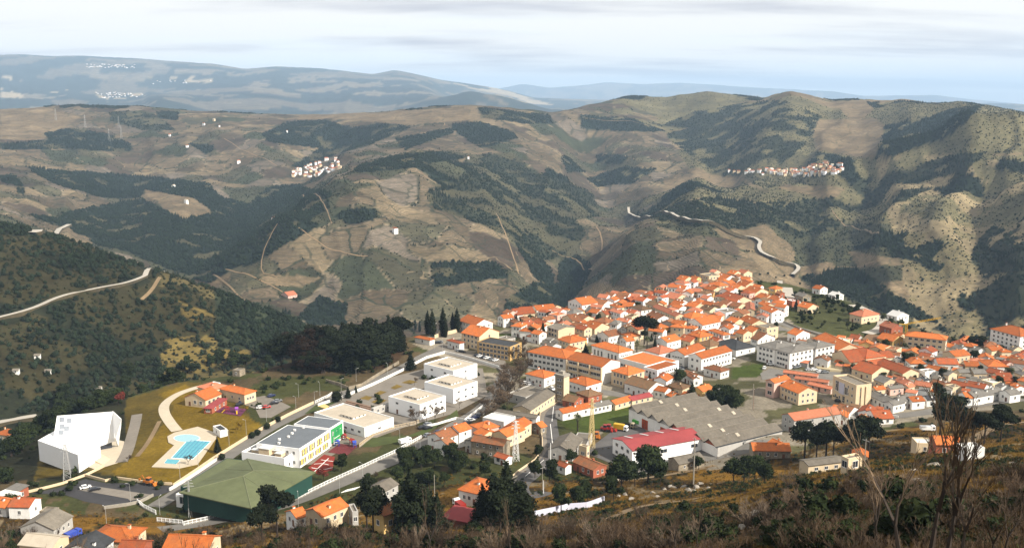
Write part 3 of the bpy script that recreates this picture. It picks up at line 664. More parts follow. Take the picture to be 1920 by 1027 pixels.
# ------------------------------------------------------------------ draped sheets, roads, walls
import bmesh
def resample(pts, step):
    out = []
    for a, b in zip(pts[:-1], pts[1:]):
        n = max(1, int((b-a).length/step))
        out += [a.lerp(b, i/n) for i in range(n)]
    return out+[pts[-1]]
def smoothline(pts, it=2):
    for _ in range(it):
        q = [pts[0]]
        for a, b in zip(pts[:-1], pts[1:]): q += [a.lerp(b, .25), a.lerp(b, .75)]
        pts = q+[pts[-1]]
    return pts
ROADS = []
def PXL(px): return [P(u, v) for u, v in px]
def ribbon(name, px, width, mat, off=.10, step=4, lift=None, kind='structure', parent=None, shift=0., world=None, thick=0.):
    pts = resample(smoothline([Vector((p.x, p.y, 0)) for p in (world or PXL(px))]), step); b = MB(); rows = []
    for i, p in enumerate(pts):
        d = (pts[min(i+1, len(pts)-1)]-pts[max(i-1, 0)]); d.normalize(); n = Vector((-d.y, d.x, 0))
        c = p+n*shift; zc = float(H(c.x, c.y)); r = []
        for k in (-1, -.5, 0, .5, 1):
            q = c+n*(k*width/2); z = float(H(q.x, q.y)); z = max(z, zc) if lift else z; r.append((q.x, q.y, z+off))
        if lift: m_ = max(z for _, _, z in r); r = [(x, y, m_+lift) for x, y, z in r]
        rows.append(r)
    mm = b.mi(mat)
    for r in rows: b.v += r
    for i in range(len(rows)-1):
        for j in range(4): k = i*5+j; b.f.append((k, k+1, k+6, k+5)[::-1]); b.m.append(mm)
    if lift:
        zs = np.array([r[0][2] for r in rows]); k_ = 6 if off < 1 else 1; zs = np.maximum(zs, np.maximum(np.roll(zs, 1), np.roll(zs, -1))) if off >= 1 else zs; zs = np.convolve(np.pad(zs, k_, mode='edge'), np.ones(2*k_+1)/(2*k_+1), 'valid')
        for i, r in enumerate(rows):
            for j in range(5): vv_ = b.v[i*5+j]; b.v[i*5+j] = (vv_[0], vv_[1], float(zs[i])); r[j] = b.v[i*5+j]
    ROADS.append(([(p.x, p.y) for p in pts], width/2+2.0))
    if lift:      # embankment sides
        k0 = len(b.v)
        for r in rows: b.v += [(r[0][0], r[0][1], r[0][2]-6), (r[4][0], r[4][1], r[4][2]-6)]
        for i in range(len(rows)-1):
            b.f.append((i*5, (i+1)*5, k0+(i+1)*2, k0+i*2)); b.f.append((i*5+4, k0+i*2+1, k0+(i+1)*2+1, (i+1)*5+4)); b.m += [b.mi(BANK)]*2
    return link(name, b.mesh(name), parent, kind=kind)
def patch(name, px, mat, off=.06, cell=6, kind='structure', parent=None, world=None, flat=None, thick=0.):
    pts = world or PXL(px); bm = bmesh.new(); vs_ = [bm.verts.new((p.x, p.y, 0)) for p in pts]; f = bm.faces.new(vs_); f.normal_update()
    if f.normal.z < 0: f.normal_flip()
    x0, x1 = min(p.x for p in pts), max(p.x for p in pts); y0, y1 = min(p.y for p in pts), max(p.y for p in pts)
    bmesh.ops.triangulate(bm, faces=bm.faces[:])
    if flat is None:
        for ax, lo, hi in ((0, x0, x1), (1, y0, y1)):
            for k in range(1, int((hi-lo)/cell)+1):
                co = [0, 0, 0]; co[ax] = lo+k*cell; no = [0, 0, 0]; no[ax] = 1
                bmesh.ops.bisect_plane(bm, geom=bm.verts[:]+bm.edges[:]+bm.faces[:], plane_co=co, plane_no=no, dist=1e-4)
    if thick:
        r = bmesh.ops.extrude_face_region(bm, geom=bm.faces[:]); top = {v for v in r['geom'] if isinstance(v, bmesh.types.BMVert)}
    for v in bm.verts:
        z = (float(H(v.co.x, v.co.y)) if flat is None else flat)+off
        v.co.z = z-(thick if thick and v not in top else 0)
    me = bpy.data.meshes.new(name); bmesh.ops.recalc_face_normals(bm, faces=bm.faces[:]) if thick else None
    bm.to_mesh(me); bm.free(); me.materials.append(mat)
    return link(name, me, parent, kind=kind)
def wall_line(name, px, h, t, mat, label=None, cat='wall', step=5, world=None, cap=None, off=0., group=None, parent=None):
    pts = resample(world or [Vector((p.x, p.y, 0)) for p in PXL(px)], step); b = MB(); lo = []; hi = []
    for i, p in enumerate(pts):
        d = (pts[min(i+1, len(pts)-1)]-pts[max(i-1, 0)]); d.z = 0; d.normalize(); n = Vector((-d.y, d.x, 0))*t/2; z = float(H(p.x, p.y))+off
        lo.append(((p+n).x, (p+n).y, (p-n).x, (p-n).y, z))
    mm = b.mi(mat)
    for a in lo: b.v += [(a[0], a[1], a[4]-1.2), (a[2], a[3], a[4]-1.2), (a[2], a[3], a[4]+h), (a[0], a[1], a[4]+h)]
    n_ = len(lo)
    for i in range(n_-1):
        for j in range(4): k = i*4; b.f.append((k+j, k+(j+1) % 4, k+4+(j+1) % 4, k+4+j)); b.m.append(mm)
    b.f.append((3, 2, 1, 0)); k = (n_-1)*4; b.f.append((k, k+1, k+2, k+3)); b.m += [mm, mm]
    o = link(name, b.mesh(name), parent)
    if label: tag(o, label, cat, group)
    return o
K = {'c1':(860,540,7.9),'c2':(1060,520,7.9),'c3':(1260,490,7.9),'c4':(1060,620,7.9),'c5':(1260,590,7.9),'c6':(1480,600,7.9),'c7':(1680,600,7.9),'c8':(1440,690,7.9),
     'd1':(1660,690,7.335),'d2':(1140,690,7.9),'d3':(960,700,7.9),'d4':(800,760,7.9),'d5':(740,600,7.9),'d6':(560,680,6.4),'d7':(400,760,6.846),'d8':(40,740,6.42),
     'e3':(800,560,3.02),'e7':(1120,700,4.28),'f1':(960,780,4.0),'f2':(1440,760,3.846),'f3':(480,880,4.0),'f4':(0,860,4.0),'e1':(0,650,2.725),'e2':(400,600,2.404),'px':(0,0,1.0)}
def q(k, p): a = K[k]; return (a[0]+p[0]/a[2], a[1]+p[1]/a[2])
def qs(k, *ps): return [q(k, p) for p in ps]
AUTO = []
def B(k, Lp, Fp, Rp, h, label=None, **kw):
    o = BC(q(k, Lp), q(k, Fp), q(k, Rp), h, label=label or '', **kw)
    if not label: AUTO.append((o, kw.get('wc', 'white'), kw.get('rc', 'orange'), kw.get('roof', 'gable'), FOOT[-1]))
    return o
def BQ(k, c, w, d, az, h, label=None, **kw):
    o = BP(*q(k, c), w, d, az, h, label=label or '', **kw)
    if not label: AUTO.append((o, kw.get('wc', 'white'), kw.get('rc', 'orange'), kw.get('roof', 'gable'), FOOT[-1]))
    return o
BANK = plain('road_bank', (.060,.048,.026), var=.3, scale=.3)
# ------------------------------------------------------------------ roads and paved ground
ROADM = plain('pale_worn_road', (.34,.31,.265), var=.08, scale=.1); STREET = plain('town_street', (.14,.13,.115), var=.14, scale=.2)
ribbon('road', [(300,992),(350,986),(450,966),(545,942),(620,912),(700,878),(760,853),(820,818),(855,797),(905,768),(932,738),(947,704),(955,690)], 8.5, STREET, off=.10)
ribbon('road', [(290,950),(345,916),(440,846),(500,805),(560,776),(640,741),(700,716),(760,686),(800,664),(822,655)], 7.0, STREET, off=.10)
ribbon('road', [(1120,738),(1075,746),(1048,757),(1032,768),(1028,790),(1034,822),(1036,845),(1020,868),(990,893),(974,906),(972,922),(990,934),(1025,922)], 7.5, ASPH, off=.14)
ribbon('pavement', [(1110,741),(1062,748),(1036,760),(1018,772),(1014,792),(1020,822),(1022,844),(1006,864),(974,886),(954,900)], 2.4, PAVE, off=.22)
ribbon('road', [(-30,603),(0,598),(60,582),(110,558),(200,541),(250,530),(285,514),(306,509)], 4.5, ROADM, off=.3, lift=.5)
ribbon('road', [(60,440),(75,438),(100,432),(130,423)], 9, ROADM, off=.5, lift=1.0)
ribbon('road', [(1178,402),(1200,411),(1290,429),(1360,437),(1408,445),(1428,456),(1420,471),(1442,488),(1488,500),(1500,507),(1486,520)], 6, ROADM, off=2.2, lift=1.8)
ribbon('road', [(1462,528),(1472,545),(1486,560),(1500,580)], 8, ROADM, off=.25, lift=.3)
ribbon('road', [(1600,572),(1640,590),(1660,604),(1650,620),(1625,626)], 8, ROADM, off=.25, lift=.2)
ribbon('road', [(1425,590),(1480,612),(1560,632),(1640,648),(1760,655)], 7, STREET, off=.10)
ribbon('road', [(1380,552),(1400,570),(1432,600),(1470,620)], 6, STREET, off=.12)
ribbon('road', [(-20,800),(0,795),(25,787),(70,783)], 6, ROADM, off=.3, lift=.2)
ribbon('road', [(1185,890),(1250,872),(1320,858),(1400,842),(1440,830),(1470,838)], 8, STREET, off=.12)
ribbon('road', [(1560,760),(1600,772),(1650,782),(1720,776),(1800,762),(1920,748)], 8, STREET, off=.12)
ribbon('road', [(1640,716),(1700,722),(1780,716),(1860,730),(1925,735)], 6, STREET, off=.12)
ribbon('road', [(1200,745),(1130,735),(1080,728)], 8, STREET, off=.11)
for pts, w_, c_, o_ in (([(568,365),(600,372),(622,420)], 3, DIRT, .6), ([(560,427),(590,450),(640,472),(690,480)], 4, DIRT, .6), ([(930,400),(962,480),(975,520),(968,500)], 4, DIRT, .6), ([(1118,425),(1130,450),(1128,470)], 5, DIRT, .6),
    ([(1035,470),(1090,480),(1110,505)], 4, DIRT, .6), ([(700,285),(880,272),(1030,278)], 5, DIRT, .9), ([(1100,222),(1200,232),(1290,240)], 5, DIRT, .9), ([(420,260),(470,290),(520,312)], 4, DIRT, .9),
    ([(300,520),(285,545),(265,562)], 3, DIRT, .3), ([(1500,505),(1610,498),(1640,490)], 4, DIRT, .6), ([(1560,395),(1620,430),(1650,440)], 4, DIRT, .6), ([(520,420),(480,510),(520,520)], 3, DIRT, .6),
    ([(1000,1000),(1060,985),(1150,970),(1220,945),(1300,935),(1400,915)], 3.5, DIRT, .10), ([(1120,905),(1200,898),(1280,885),(1340,872)], 3.0, DIRT, .12), ([(1800,835),(1860,800),(1925,790)], 5, DIRT, .12), ([(400,515),(440,545),(470,570)], 4, DIRT, .5), ([(420,505),(500,530),(530,548)], 4, DIRT, .5)):
    ribbon('path', pts, w_*(.6 if o_ > .4 else 1), c_, off=o_)
patch('square', qs('d5', (560,440),(700,330),(1000,470),(1250,500),(1640,600),(1660,760),(1500,720),(1150,620),(760,500)), PAVE, .08)
patch('yard', [(1108,838),(1150,806),(1205,800),(1215,812),(1160,818),(1150,850),(1185,870),(1145,868),(1100,850)], ASPH, .10)
patch('forecourt', [(1185,868),(1240,862),(1322,838),(1345,838),(1320,858),(1240,878),(1200,885)], ASPH, .07)
patch('school_yard', [(600,745),(700,715),(800,690),(905,690),(915,740),(850,775),(760,800),(640,845),(590,870),(560,872),(640,790)], PAVE, .05)
patch('school_path', qs('d6', (590,470),(880,290),(1280,170),(1520,90),(1520,190),(1100,330),(850,470),(760,540)), PAVE, .09)
LAWN = plain('dry_lawn', (.13,.085,.014), var=.22, scale=.12); GREENG = plain('green_lawn', (.045,.058,.012), var=.25, scale=.15)
for pl in (((730,430),(810,395),(890,410),(840,450)), ((870,470),(960,430),(1060,450),(960,500)), ((910,370),(980,335),(1060,350),(980,385)), ((1100,300),(1180,260),(1250,285),(1150,320)), ((1230,240),(1330,205),(1430,230),(1330,255))):
    patch('lawn_bed', qs('d6', *pl), LAWN, .13)
patch('lawn', qs('d6', (1500,860),(1900,560),(1920,640),(1600,760),(1350,860),(1200,950),(900,1010),(750,1010),(860,900)), GREENG, .09)
patch('lawn', qs('d6', (70,615),(200,510),(420,450),(470,470),(170,600)), GREENG, .14)
0 and patch('lawn', qs('f3', (260,230),(420,110),(620,70),(860,0),(700,80),(480,170),(300,240)), GREENG, .10)
0 and patch('lawn', qs('e7', (1360,130),(1240,150),(1180,230),(1330,300),(1440,250),(1400,200)), GREENG, .12)
patch('car_park', qs('e2', (100,365),(230,340),(310,370),(350,390),(260,440),(210,440),(190,400)), PAVE, .07)
patch('car_park', qs('f4', (215,262),(480,205),(640,150),(800,182),(1000,180),(1290,205),(1275,245),(1140,290),(960,345),(800,350),(640,320),(470,265)), ASPHN, .08)
patch('parking_bay', qs('f4', (585,235),(665,200),(1130,268),(1050,300),(975,315),(960,300)), PAVE, .15)
patch('car_park', [(1425,700),(1445,690),(1500,702),(1560,690),(1600,700),(1570,712),(1510,712),(1470,706),(1430,712)], STREET, .08)
patch('mound', qs('c6', (360,690),(560,620),(640,640),(800,770),(600,765),(420,740)), plain('pale_sand', (.36,.30,.19), var=.1), 1.2, thick=1.4)
RED = plain('red_court', (.17,.018,.010), var=.06)
patch('ball_court', qs('d7', (1215,800),(1420,630),(1560,660),(1530,830),(1330,880)), RED, .16)
ct = [[(1300,850),(1480,680)],[(1380,700),(1540,720)],[(1290,755),(1400,745),(1480,765)],[(1260,800),(1400,830),(1530,800)]]
for l in ct: ribbon('court_line', qs('d7', *l), .35, PAINTW, off=.22)
patch('play_surface', qs('d7', (1465,600),(1620,490),(1860,520),(1720,640)), plain('maroon_rubber', (.10,.018,.02), var=.3), .14)
for a, b_ in (((1038,762),(1035,790)), ((1032,795),(1037,842)), ((1020,862),(985,893))): ribbon('road_line', [a, ((a[0]+b_[0])/2, (a[1]+b_[1])/2), b_], .25, PAINTW, off=.20)
for i in range(8):      # zebra bars
    a = q('f3', (640+i*13, 175+i*-3)); b_ = q('f3', (690+i*13, 150-i*3)); ribbon('crossing_bar', [a, ((a[0]+b_[0])/2, (a[1]+b_[1])/2), b_], .5, PAINTW, off=.18, step=2)
# swimming pools
PD = plain('pool_deck', (.42,.36,.27), var=.06, scale=.3)
def inset_poly(k, pts, f):
    w_ = PXL(qs(k, *pts)); c = sum(w_, Vector())/len(w_); return [c+(p-c)*f for p in w_]
gp = P(350,850).z
deck = patch('pool_deck', qs('e1', (775,615),(890,505),(860,490),(855,460),(890,440),(950,425),(1010,410),(1100,440),(1110,460),(1010,600),(910,622)), PD, .35, thick=.5)
mW, nt, bW = newmat('pool_water'); bW.inputs['Roughness'].default_value = .12; bW.inputs['Base Color'].default_value = (.10,.50,.62,1)
tcn = nd(nt, 'ShaderNodeTexCoord'); f_ = ramp(nt, noise(nt, tcn.outputs['Object'], .9, 4), .35, .65); nt.links.new(mixc(nt, f_, (.045,.26,.33), (.08,.34,.40)), bW.inputs['Base Color'])
mW2, nt2, bW2 = newmat('pale_pool_water'); bW2.inputs['Base Color'].default_value = (.24,.42,.46,1); bW2.inputs['Roughness'].default_value = .1
def pool(label, pts, mat):
    rim = patch('swimming_pool', None, PAINTW, .42, kind=None, world=inset_poly('e1', pts, 1.06)); tag(rim, label, 'swimming pool')
    patch('water', None, mat, .45, kind=None, parent=rim, world=inset_poly('e1', pts, 1.0)); return rim
mp_ = pool('large turquoise rectangular pool with dark lane lines', [(878,570),(960,480),(1075,488),(985,577)], mW)
for i in range(1, 6):
    a = (878+(985-878)*i/6, 570+7*i/6); b_ = (960+115*i/6, 480+8*i/6)
    o = ribbon('lane_line', qs('e1', a, ((a[0]+b_[0])/2, (a[1]+b_[1])/2), b_), .3, plain('lane_blue', (.02,.10,.22)), off=.48, kind=None, parent=mp_)
pool('small square pale blue pool in front of the large pool', [(840,598),(855,577),(920,582),(900,603)], mW)
import itertools
pool('round pale paddling pool behind the large turquoise pool', [(955+65*math.cos(t*math.pi/9), 470+19*math.sin(t*math.pi/9)) for t in range(18)], mW2)
ribbon('path', qs('e1', (905,430),(870,390),(835,335),(840,290),(900,245),(980,215),(1060,195)), 5.0, PD, off=.14)
ribbon('path', qs('e1', (700,345),(690,400),(670,470),(650,540),(620,590)), 5.0, PAVE, off=.14)
ribbon('path', qs('e1', (815,380),(790,430),(750,500),(700,560)), 2.0, DIRT, off=.12)

# ------------------------------------------------------------------ landmark buildings
W = WALLS
def skylight(root, w, d, h):
    b = MB(); s_ = min(w, d)*.22; b.box(-s_, s_, -s_, s_, h-.1, h+.9, WALLS['white']); b.box(-s_-.3, s_+.3, -s_-.3, s_+.3, h+.9, h+1.15, ROOFS['beige'])
    for i in (-1, 0, 1):
        b.box(i*s_*.62-.5, i*s_*.62+.5, -s_-.05, -s_, h+.3, h+.8, GLASS); b.box(s_, s_+.05, i*s_*.62-.5, i*s_*.62+.5, h+.3, h+.8, GLASS)
    link('skylight', b.mesh('skylight'), root)
def school(k, L_, F_, R_, h, label, wins, **kw):
    o = B(k, L_, F_, R_, h, label, roof='flat', rc='beige', wc='bright', cat='school block', group='white flat-roofed school blocks', name='school_block', wins=wins, floors=2 if h > 5 else 1, chim=0, win=(1.6,.9), **kw)
    skylight(o, FOOT[-1][4], FOOT[-1][5], h); return o
school('d5', (455,655),(870,770),(1198,655), 7, 'farthest white school block, nearest the square with parked cars', {'S':2,'E':1})
school('d5', (440,925),(870,1035),(1225,915), 7, 'second white school block, in front of the one nearest the square', {'E':3})
school('d6', (1085,410),(1455,515),(1755,405), 7, 'white school block with bare trees before its right wall', {'S':2,'E':4})
school('d6', (190,605),(790,790),(1135,665), 4, 'low wide white school block with yellow patch on its roof', {'S':7,'E':1})
patch('yellow_sheet', qs('d6', (230,615),(310,590),(370,620),(340,655)), WALLS['yellow'], 4.15, kind='structure')
# covered walkway
o = B('d6', (870,550),(900,560),(1120,490), 2.8, 'long flat white canopy between two school blocks', roof='flat', rc='white', wc='grey', cat='covered walkway', name='covered_walkway', wins={}, chim=0, door='')
# kindergarten
YPAN = plain('yellow_panel', (.55,.40,.06), var=.05)
o = B('d7', (590,480),(1115,570),(1450,320), 8, 'grey-roofed school wing with yellow window wall', roof='flat', rc='bluegrey', wc='bright', cat='school', name='school_wing', wins={}, chim=0, door='', parapet=.15)
fw, fd = FOOT[-1][4:6]
for i in range(12):
    t = -fd/2+fd*(i+.5)/12; put(o, 'panel', panel_mesh('panel', fd/12*.55, 3.0, YPAN if i % 3 else FRAME), 'E', fw, fd, t-.4, 4.2); put(o, 'window', window_mesh(fd/12*.35, 2.8), 'E', fw, fd, t+.75, 4.3)
    put(o, 'panel', panel_mesh('panel', fd/12*.5, 2.6, YPAN if (i+1) % 3 else FRAME), 'E', fw, fd, t+.4, .8); put(o, 'window', window_mesh(fd/12*.35, 2.2), 'E', fw, fd, t-.7, 1.0)
for i in range(6):
    b = MB(); x_ = -fw*.1+random.uniform(-2, 2); y_ = -fd/2+fd*(i+.5)/6; b.box(x_, x_+.9, y_, y_+.9, 8, 8.8, WALLS['white']); link('roof_vent', b.mesh('roof_vent'), o)
o = B('d7', (1060,235),(1500,305),(1640,195), 8, 'end block with large green sign panel on white wall', roof='flat', rc='bluegrey', wc='bright', cat='school', name='school_wing', wins={}, chim=0, door='', parapet=.15)
fw, fd = FOOT[-1][4:6]; GR = plain('green_panel', (.03,.24,.07), var=.05)
pn = put(o, 'sign_panel', panel_mesh('sign_panel', fd*.86, 6.4, GR, .12), 'E', fw, fd, 0, .9)
for (x_, z_, w_, h_) in ((-.10,2.2,.16,3.0),(.12,2.6,.14,2.6),(0,1.5,.5,.25),(-.36,3.2,.10,2.0),(-.28,.6,.08,1.8),(.05,3.9,.08,1.2)):
    put(pn, 'mark', panel_mesh('mark', w_*fd*.8, h_, METAL if x_ < -.2 else WALLS['white'] if w_ > .3 else plain('dark_green_panel', (.015,.20,.07)), .16), 'S', 0, 0, x_*fd*.85, z_)
o = B('d7', (375,620),(915,710),(1090,595), 5, 'open-topped white service yard at the end of the grey-roofed wing', roof='flat', rc='grey', wc='bright', cat='service yard', name='service_yard', wins={}, chim=0, door='', parapet=1.1)
fw, fd = FOOT[-1][4:6]
for (x_, y_, w_, d_, h_) in ((-.05,-.1,5,4,2.6),(.16,.05,4,3,1.6),(.28,-.15,3,3,1.4),(-.28,-.05,4,3,1.0),(.36,.2,4,3,.8)):
    b = MB(); b.box(x_*fw-w_/2, x_*fw+w_/2, y_*fd-d_/2, y_*fd+d_/2, 5.05, 5.05+h_, WALLS['cream']); b.box(x_*fw-w_/2-.2, x_*fw+w_/2+.2, y_*fd-d_/2-.2, y_*fd+d_/2+.2, 5.05+h_, 5.25+h_, ROOFS['white']); link('plant_unit', b.mesh('plant_unit'), o)
# green sports hall
x, y, z, w, d, az = corners((345,922), (472,957), (583,886), 4.5)
o = thing('sports_hall', (x, y, z), az, 'large sports hall under a green hipped sheet roof', 'sports hall'); b = MB(); b.box(-w/2+1, w/2-1, -d/2+1, d/2-1, -2, 4.3, W['green']); link('wall', b.mesh('wall'), o)
b = MB(); hw, hd = w/2, d/2; e = [(-hw,-hd,4.3),(hw,-hd,4.3),(hw,hd,4.3),(-hw,hd,4.3)]; e2 = [(a,c,4.7) for a, c, _ in e]; k_ = min(w, d)/2*.95; r0, r1 = ((-hw+k_,0,8.0),(hw-k_,0,8.0)) if w > d else ((0,-hd+k_,8.0),(0,hd-k_,8.0)); RG = ROOFS['green']
b.poly(e[::-1], RG)
for i in range(4): b.poly([e[i], e[(i+1)%4], e2[(i+1)%4], e2[i]], RG)
if w > d: b.poly([e2[0],e2[1],r1,r0], RG); b.poly([e2[2],e2[3],r0,r1], RG); b.poly([e2[1],e2[2],r1], RG); b.poly([e2[3],e2[0],r0], RG); hp = ((0,r0),(1,r1),(2,r1),(3,r0))
else: b.poly([e2[1],e2[2],r1,r0], RG); b.poly([e2[3],e2[0],r0,r1], RG); b.poly([e2[0],e2[1],r0], RG); b.poly([e2[2],e2[3],r1], RG); hp = ((0,r0),(1,r0),(2,r1),(3,r1))
rf = link('roof', b.mesh('roof'), o); SEAM = plain('seam', (.14,.15,.085), var=.05); b = MB()
for i, r in hp: b.bar(Vector(e2[i])+Vector((0,0,.05)), Vector(r)+Vector((0,0,.05)), .14, SEAM)
b.bar(r0, r1, .16, SEAM)
for t in (.33, .66):
    if w > d: b.bar((-hw+w*t,-hd,4.75), (max(r0[0], min(r1[0], -hw+w*t)),0,8.05), .10, SEAM); b.bar((-hw+w*t,hd,4.75), (max(r0[0], min(r1[0], -hw+w*t)),0,8.05), .10, SEAM)
    else: b.bar((hw,-hd+d*t,4.75), (0,max(r0[1], min(r1[1], -hd+d*t)),8.05), .10, SEAM); b.bar((-hw,-hd+d*t,4.75), (0,max(r0[1], min(r1[1], -hd+d*t)),8.05), .10, SEAM)
link('ridge_cap', b.mesh('ridge_cap'), rf); FOOT.append((x, y, .5*math.hypot(w, d), az, w, d)); HALL = (x, y, z, w, d, az, o)
B('px', (362,908),(395,925),(455,868), 6, 'narrow flat green annex along the back of the green hall', roof='flat', rc='green', wc='green', cat='annex', name='annex', wins={}, chim=0, door='', parapet=.1)
B('f4', (1325,270),(1420,290),(1445,270), 4.5, 'white framed entrance porch at the left corner of the green hall', roof='flat', rc='white', wc='bright', cat='porch', name='entrance_porch', wins={'S':1}, win=(2.6,2.6), chim=0, door='')
# museum, a white folded volume
def mus(label):
    g = P(150,875).z; o = thing('museum', P(150,872), 0, label, 'museum'); base = Vector(o.location); M = WALLS['bright']
    def q3(u, v, zz): return PZ(u, v, g+zz)-base
    def down(p, zz=-3): return Vector((p.x, p.y, g+zz-base.z))
    A_, D_, E_ = q3(71,825,8), q3(146,852,8), q3(165,840,8); C_ = A_+(E_-D_)*2.2; D2 = D_; E2 = D_+(E_-D_)*2.2
    b = MB(); loop = [A_, D2, E2, C_]; b.hexa([down(p, -1) for p in loop], loop, M); link('wall', b.mesh('wall'), o)
    a1, a2, a3, a4 = q3(101,817,8.3), q3(165,838,8.0), q3(219,820,6.5), q3(213,771,15.5); a5 = q3(107,779,16.5)
    nr = (a5-a1).cross(a4-a1).normalized()
    def onp(c): r_ = c+base-Vector((0,0,CZ)); return c-r_*((c-a1).dot(nr)/r_.dot(nr))
    a2, a3 = onp(a2), onp(a3); print('museum', a2.z, a3.z)
    b = MB(); top = [a1, a2, a3, a4, a5]; th = Vector((0,0,-1.3)); b.hexa([p+th for p in top], top, M); link('roof', b.mesh('roof'), o)
    cc = sum(top, Vector())/5; ins = [cc+(p-cc)*.90 for p in top]; ins[1] = cc+(a2-cc)*.62; ins[2] = cc+(a3-cc)*.30; ins[3] = cc+(a4-cc)*.72
    b = MB(); b.hexa([down(p) for p in ins], [p+th*1.02 for p in ins], M); link('rear_wall', b.mesh('rear_wall'), o)
    b = MB(); gl = [cc+(a2-cc)*.88, cc+(a3-cc)*.82, cc+(a3-cc)*.40, cc+(a2-cc)*.55]; b.hexa([down(p) for p in gl], [p+th*1.03 for p in gl], GLASS); link('glazing', b.mesh('glazing'), o)
    b = MB(); f1, f2 = q3(213,771,15.5), q3(228,785,14.5); f3 = q3(222,836,0); n = Vector((-.4,.25,0)); lo = [f1, f2, q3(227,800,10), f3, q3(217,821,6)]
    k = len(b.v); b.v += [tuple(p) for p in lo]+[tuple(p+n*2) for p in lo]; m_ = b.mi(M); b.f += [(0,1,2,3,4), (9,8,7,6,5)]+[(i, (i+1)%5+0, (i+1)%5+5, i+5)[::-1] for i in range(5)]; b.m += [m_]*7; link('fin_wall', b.mesh('fin_wall'), o)
    nrm = (a5-a1).cross(a4-a1).normalized(); nrm = nrm if nrm.z > 0 else -nrm
    for (u, v) in ((116,786),(130,788),(116,799),(125,803),(115,810)):
        c = q3(u, v, 12); t = (c-a1).dot(nrm); r_ = (c+base-Vector((0,0,CZ))); c = c - r_*(t/(r_.dot(nrm))); e1 = (a4-a5).normalized(); e2 = nrm.cross(e1)
        b = MB(); s_ = 1.0; lo = [c+e1*i*s_+e2*j*s_-nrm*.2 for i, j in ((-1,-1),(1,-1),(1,1),(-1,1))]; b.hexa(lo, [p+nrm*.35 for p in lo], plain('skylight_grey', (.22,.24,.27))); link('skylight', b.mesh('skylight'), o)
    b = MB(); r1_, r2_ = q3(165,842,0), q3(212,864,0); r3_ = q3(200,876,0); r4_ = q3(166,862,0); b.hexa([p+Vector((0,0,-1)) for p in (r4_, r3_, r2_, r1_)], [p+Vector((0,0,1.4 if i in (0,3) else .3)) for i, p in enumerate((r4_, r3_, r2_, r1_))], WALLS['cream']); link('ramp', b.mesh('ramp'), o)
    FOOT.append((base.x, base.y+10, 22, 0, 40, 30))
mus('large white angular museum with folded sloping roof')
patch('forecourt', qs('d8', (820,640),(1150,540),(1240,560),(1210,720),(1160,820),(900,900),(750,850)), PD, .10)
# swimming-pool changing pavilion
B('e1', (1085,408),(1125,432),(1165,425), 2.8, 'small flat white kiosk with dark roof lights beside the pools', roof='flat', rc='slate', wc='white', cat='kiosk', name='kiosk', wins={'S':1}, chim=0)
# orange-roofed nursery
B('e1', (955,255),(1050,275),(1120,240), 4, 'front wing of the orange nursery, beside the red canopy', roof='gable', rc='orange', wc='cream', axis='y', cat='nursery', name='nursery', wins={'S':3,'E':3}, win=(1.6,1.6))
B('e1', (1110,215),(1250,240),(1320,225), 5, 'main nursery house with wide orange hipped roof by the car park', roof='hip', rc='orange', wc='cream', cat='nursery', name='nursery', wins={'S':3,'E':3})
B('e1', (1020,205),(1085,225),(1150,200), 4.5, 'back wing of the orange nursery with small flat terrace', roof='hip', rc='pink', wc='cream', cat='nursery', name='nursery', wins={'S':2,'E':1})
B('e1', (1072,310),(1085,322),(1130,275), 2.4, 'bright red sloping canopy beside the nursery playground', roof='shed', rc='crimson', wc='brick', cat='canopy', name='canopy', wins={}, chim=0, rise=.6, door='')
B('e1', (1200,120),(1225,128),(1240,115), 3, 'tiny stone hut on the rim above the nursery', roof='flat', rc='concrete', wc='stone', cat='hut', name='hut', wins={'S':1}, chim=0)
B('e1', (1065,190),(1090,200),(1120,188), 3.5, 'small low white box behind the nursery', roof='flat', rc='white', wc='white', cat='outbuilding', name='outbuilding', wins={}, chim=0)
patch('play_surface', qs('e1', (1085,330),(1110,300),(1260,318),(1230,355)), plain('purple_rubber', (.09,.02,.05), var=.5), .12)
# square
B('d5', (1010,185),(1255,250),(1525,170), 8.5, 'four-storey cream hotel with orange roof on the square', roof='gable', rc='orange', wc='cream', axis='x', cat='hotel', name='hotel', floors=3, wins={'S':4,'E':1}, win=(1.3,1.5))
B('d5', (1255,325),(1715,415),(1850,340), 8, 'ochre office with two rows of dark windows and black roof', roof='flat', rc='slate', wc='ochre', cat='office building', name='office_building', floors=3, wins={'S':8,'E':2}, win=(1.8,1.6), chim=0, door='')
B('d5', (800,300),(960,350),(1010,330), 4.5, 'low white house with red roof left of the cream hotel', roof='hip', rc='red', wc='white', wins={'S':3})
B('d5', (300,255),(520,300),(590,280), 3.2, 'cemetery gatehouse with orange roof below the cypresses', roof='hip', rc='orange', wc='white', cat='gatehouse', name='gatehouse', wins={'S':1}, chim=0)
B('c1', (45,480),(240,560),(465,505), 6.5, 'white house with stepped orange roofs directly behind the cream hotel', rc='orange', roof='gable', axis='x')
B('c1', (1315,575),(1475,625),(1715,580), 8.5, 'cream apartment block with balconies beside the dark cypress', roof='gable', rc='concrete', wc='cream', axis='x', cat='apartment block', name='apartment_block', floors=3, wins={'S':3,'E':0}, win=(1.8,1.6), rise=1.2)
B('e3', (590,300),(790,345),(850,310), 9, 'long pale block with orange roof behind the concrete tower', roof='hip', rc='orange', wc='white', cat='apartment block', name='apartment_block', floors=3, wins={'S':8,'E':3}, win=(1.8,1.4))
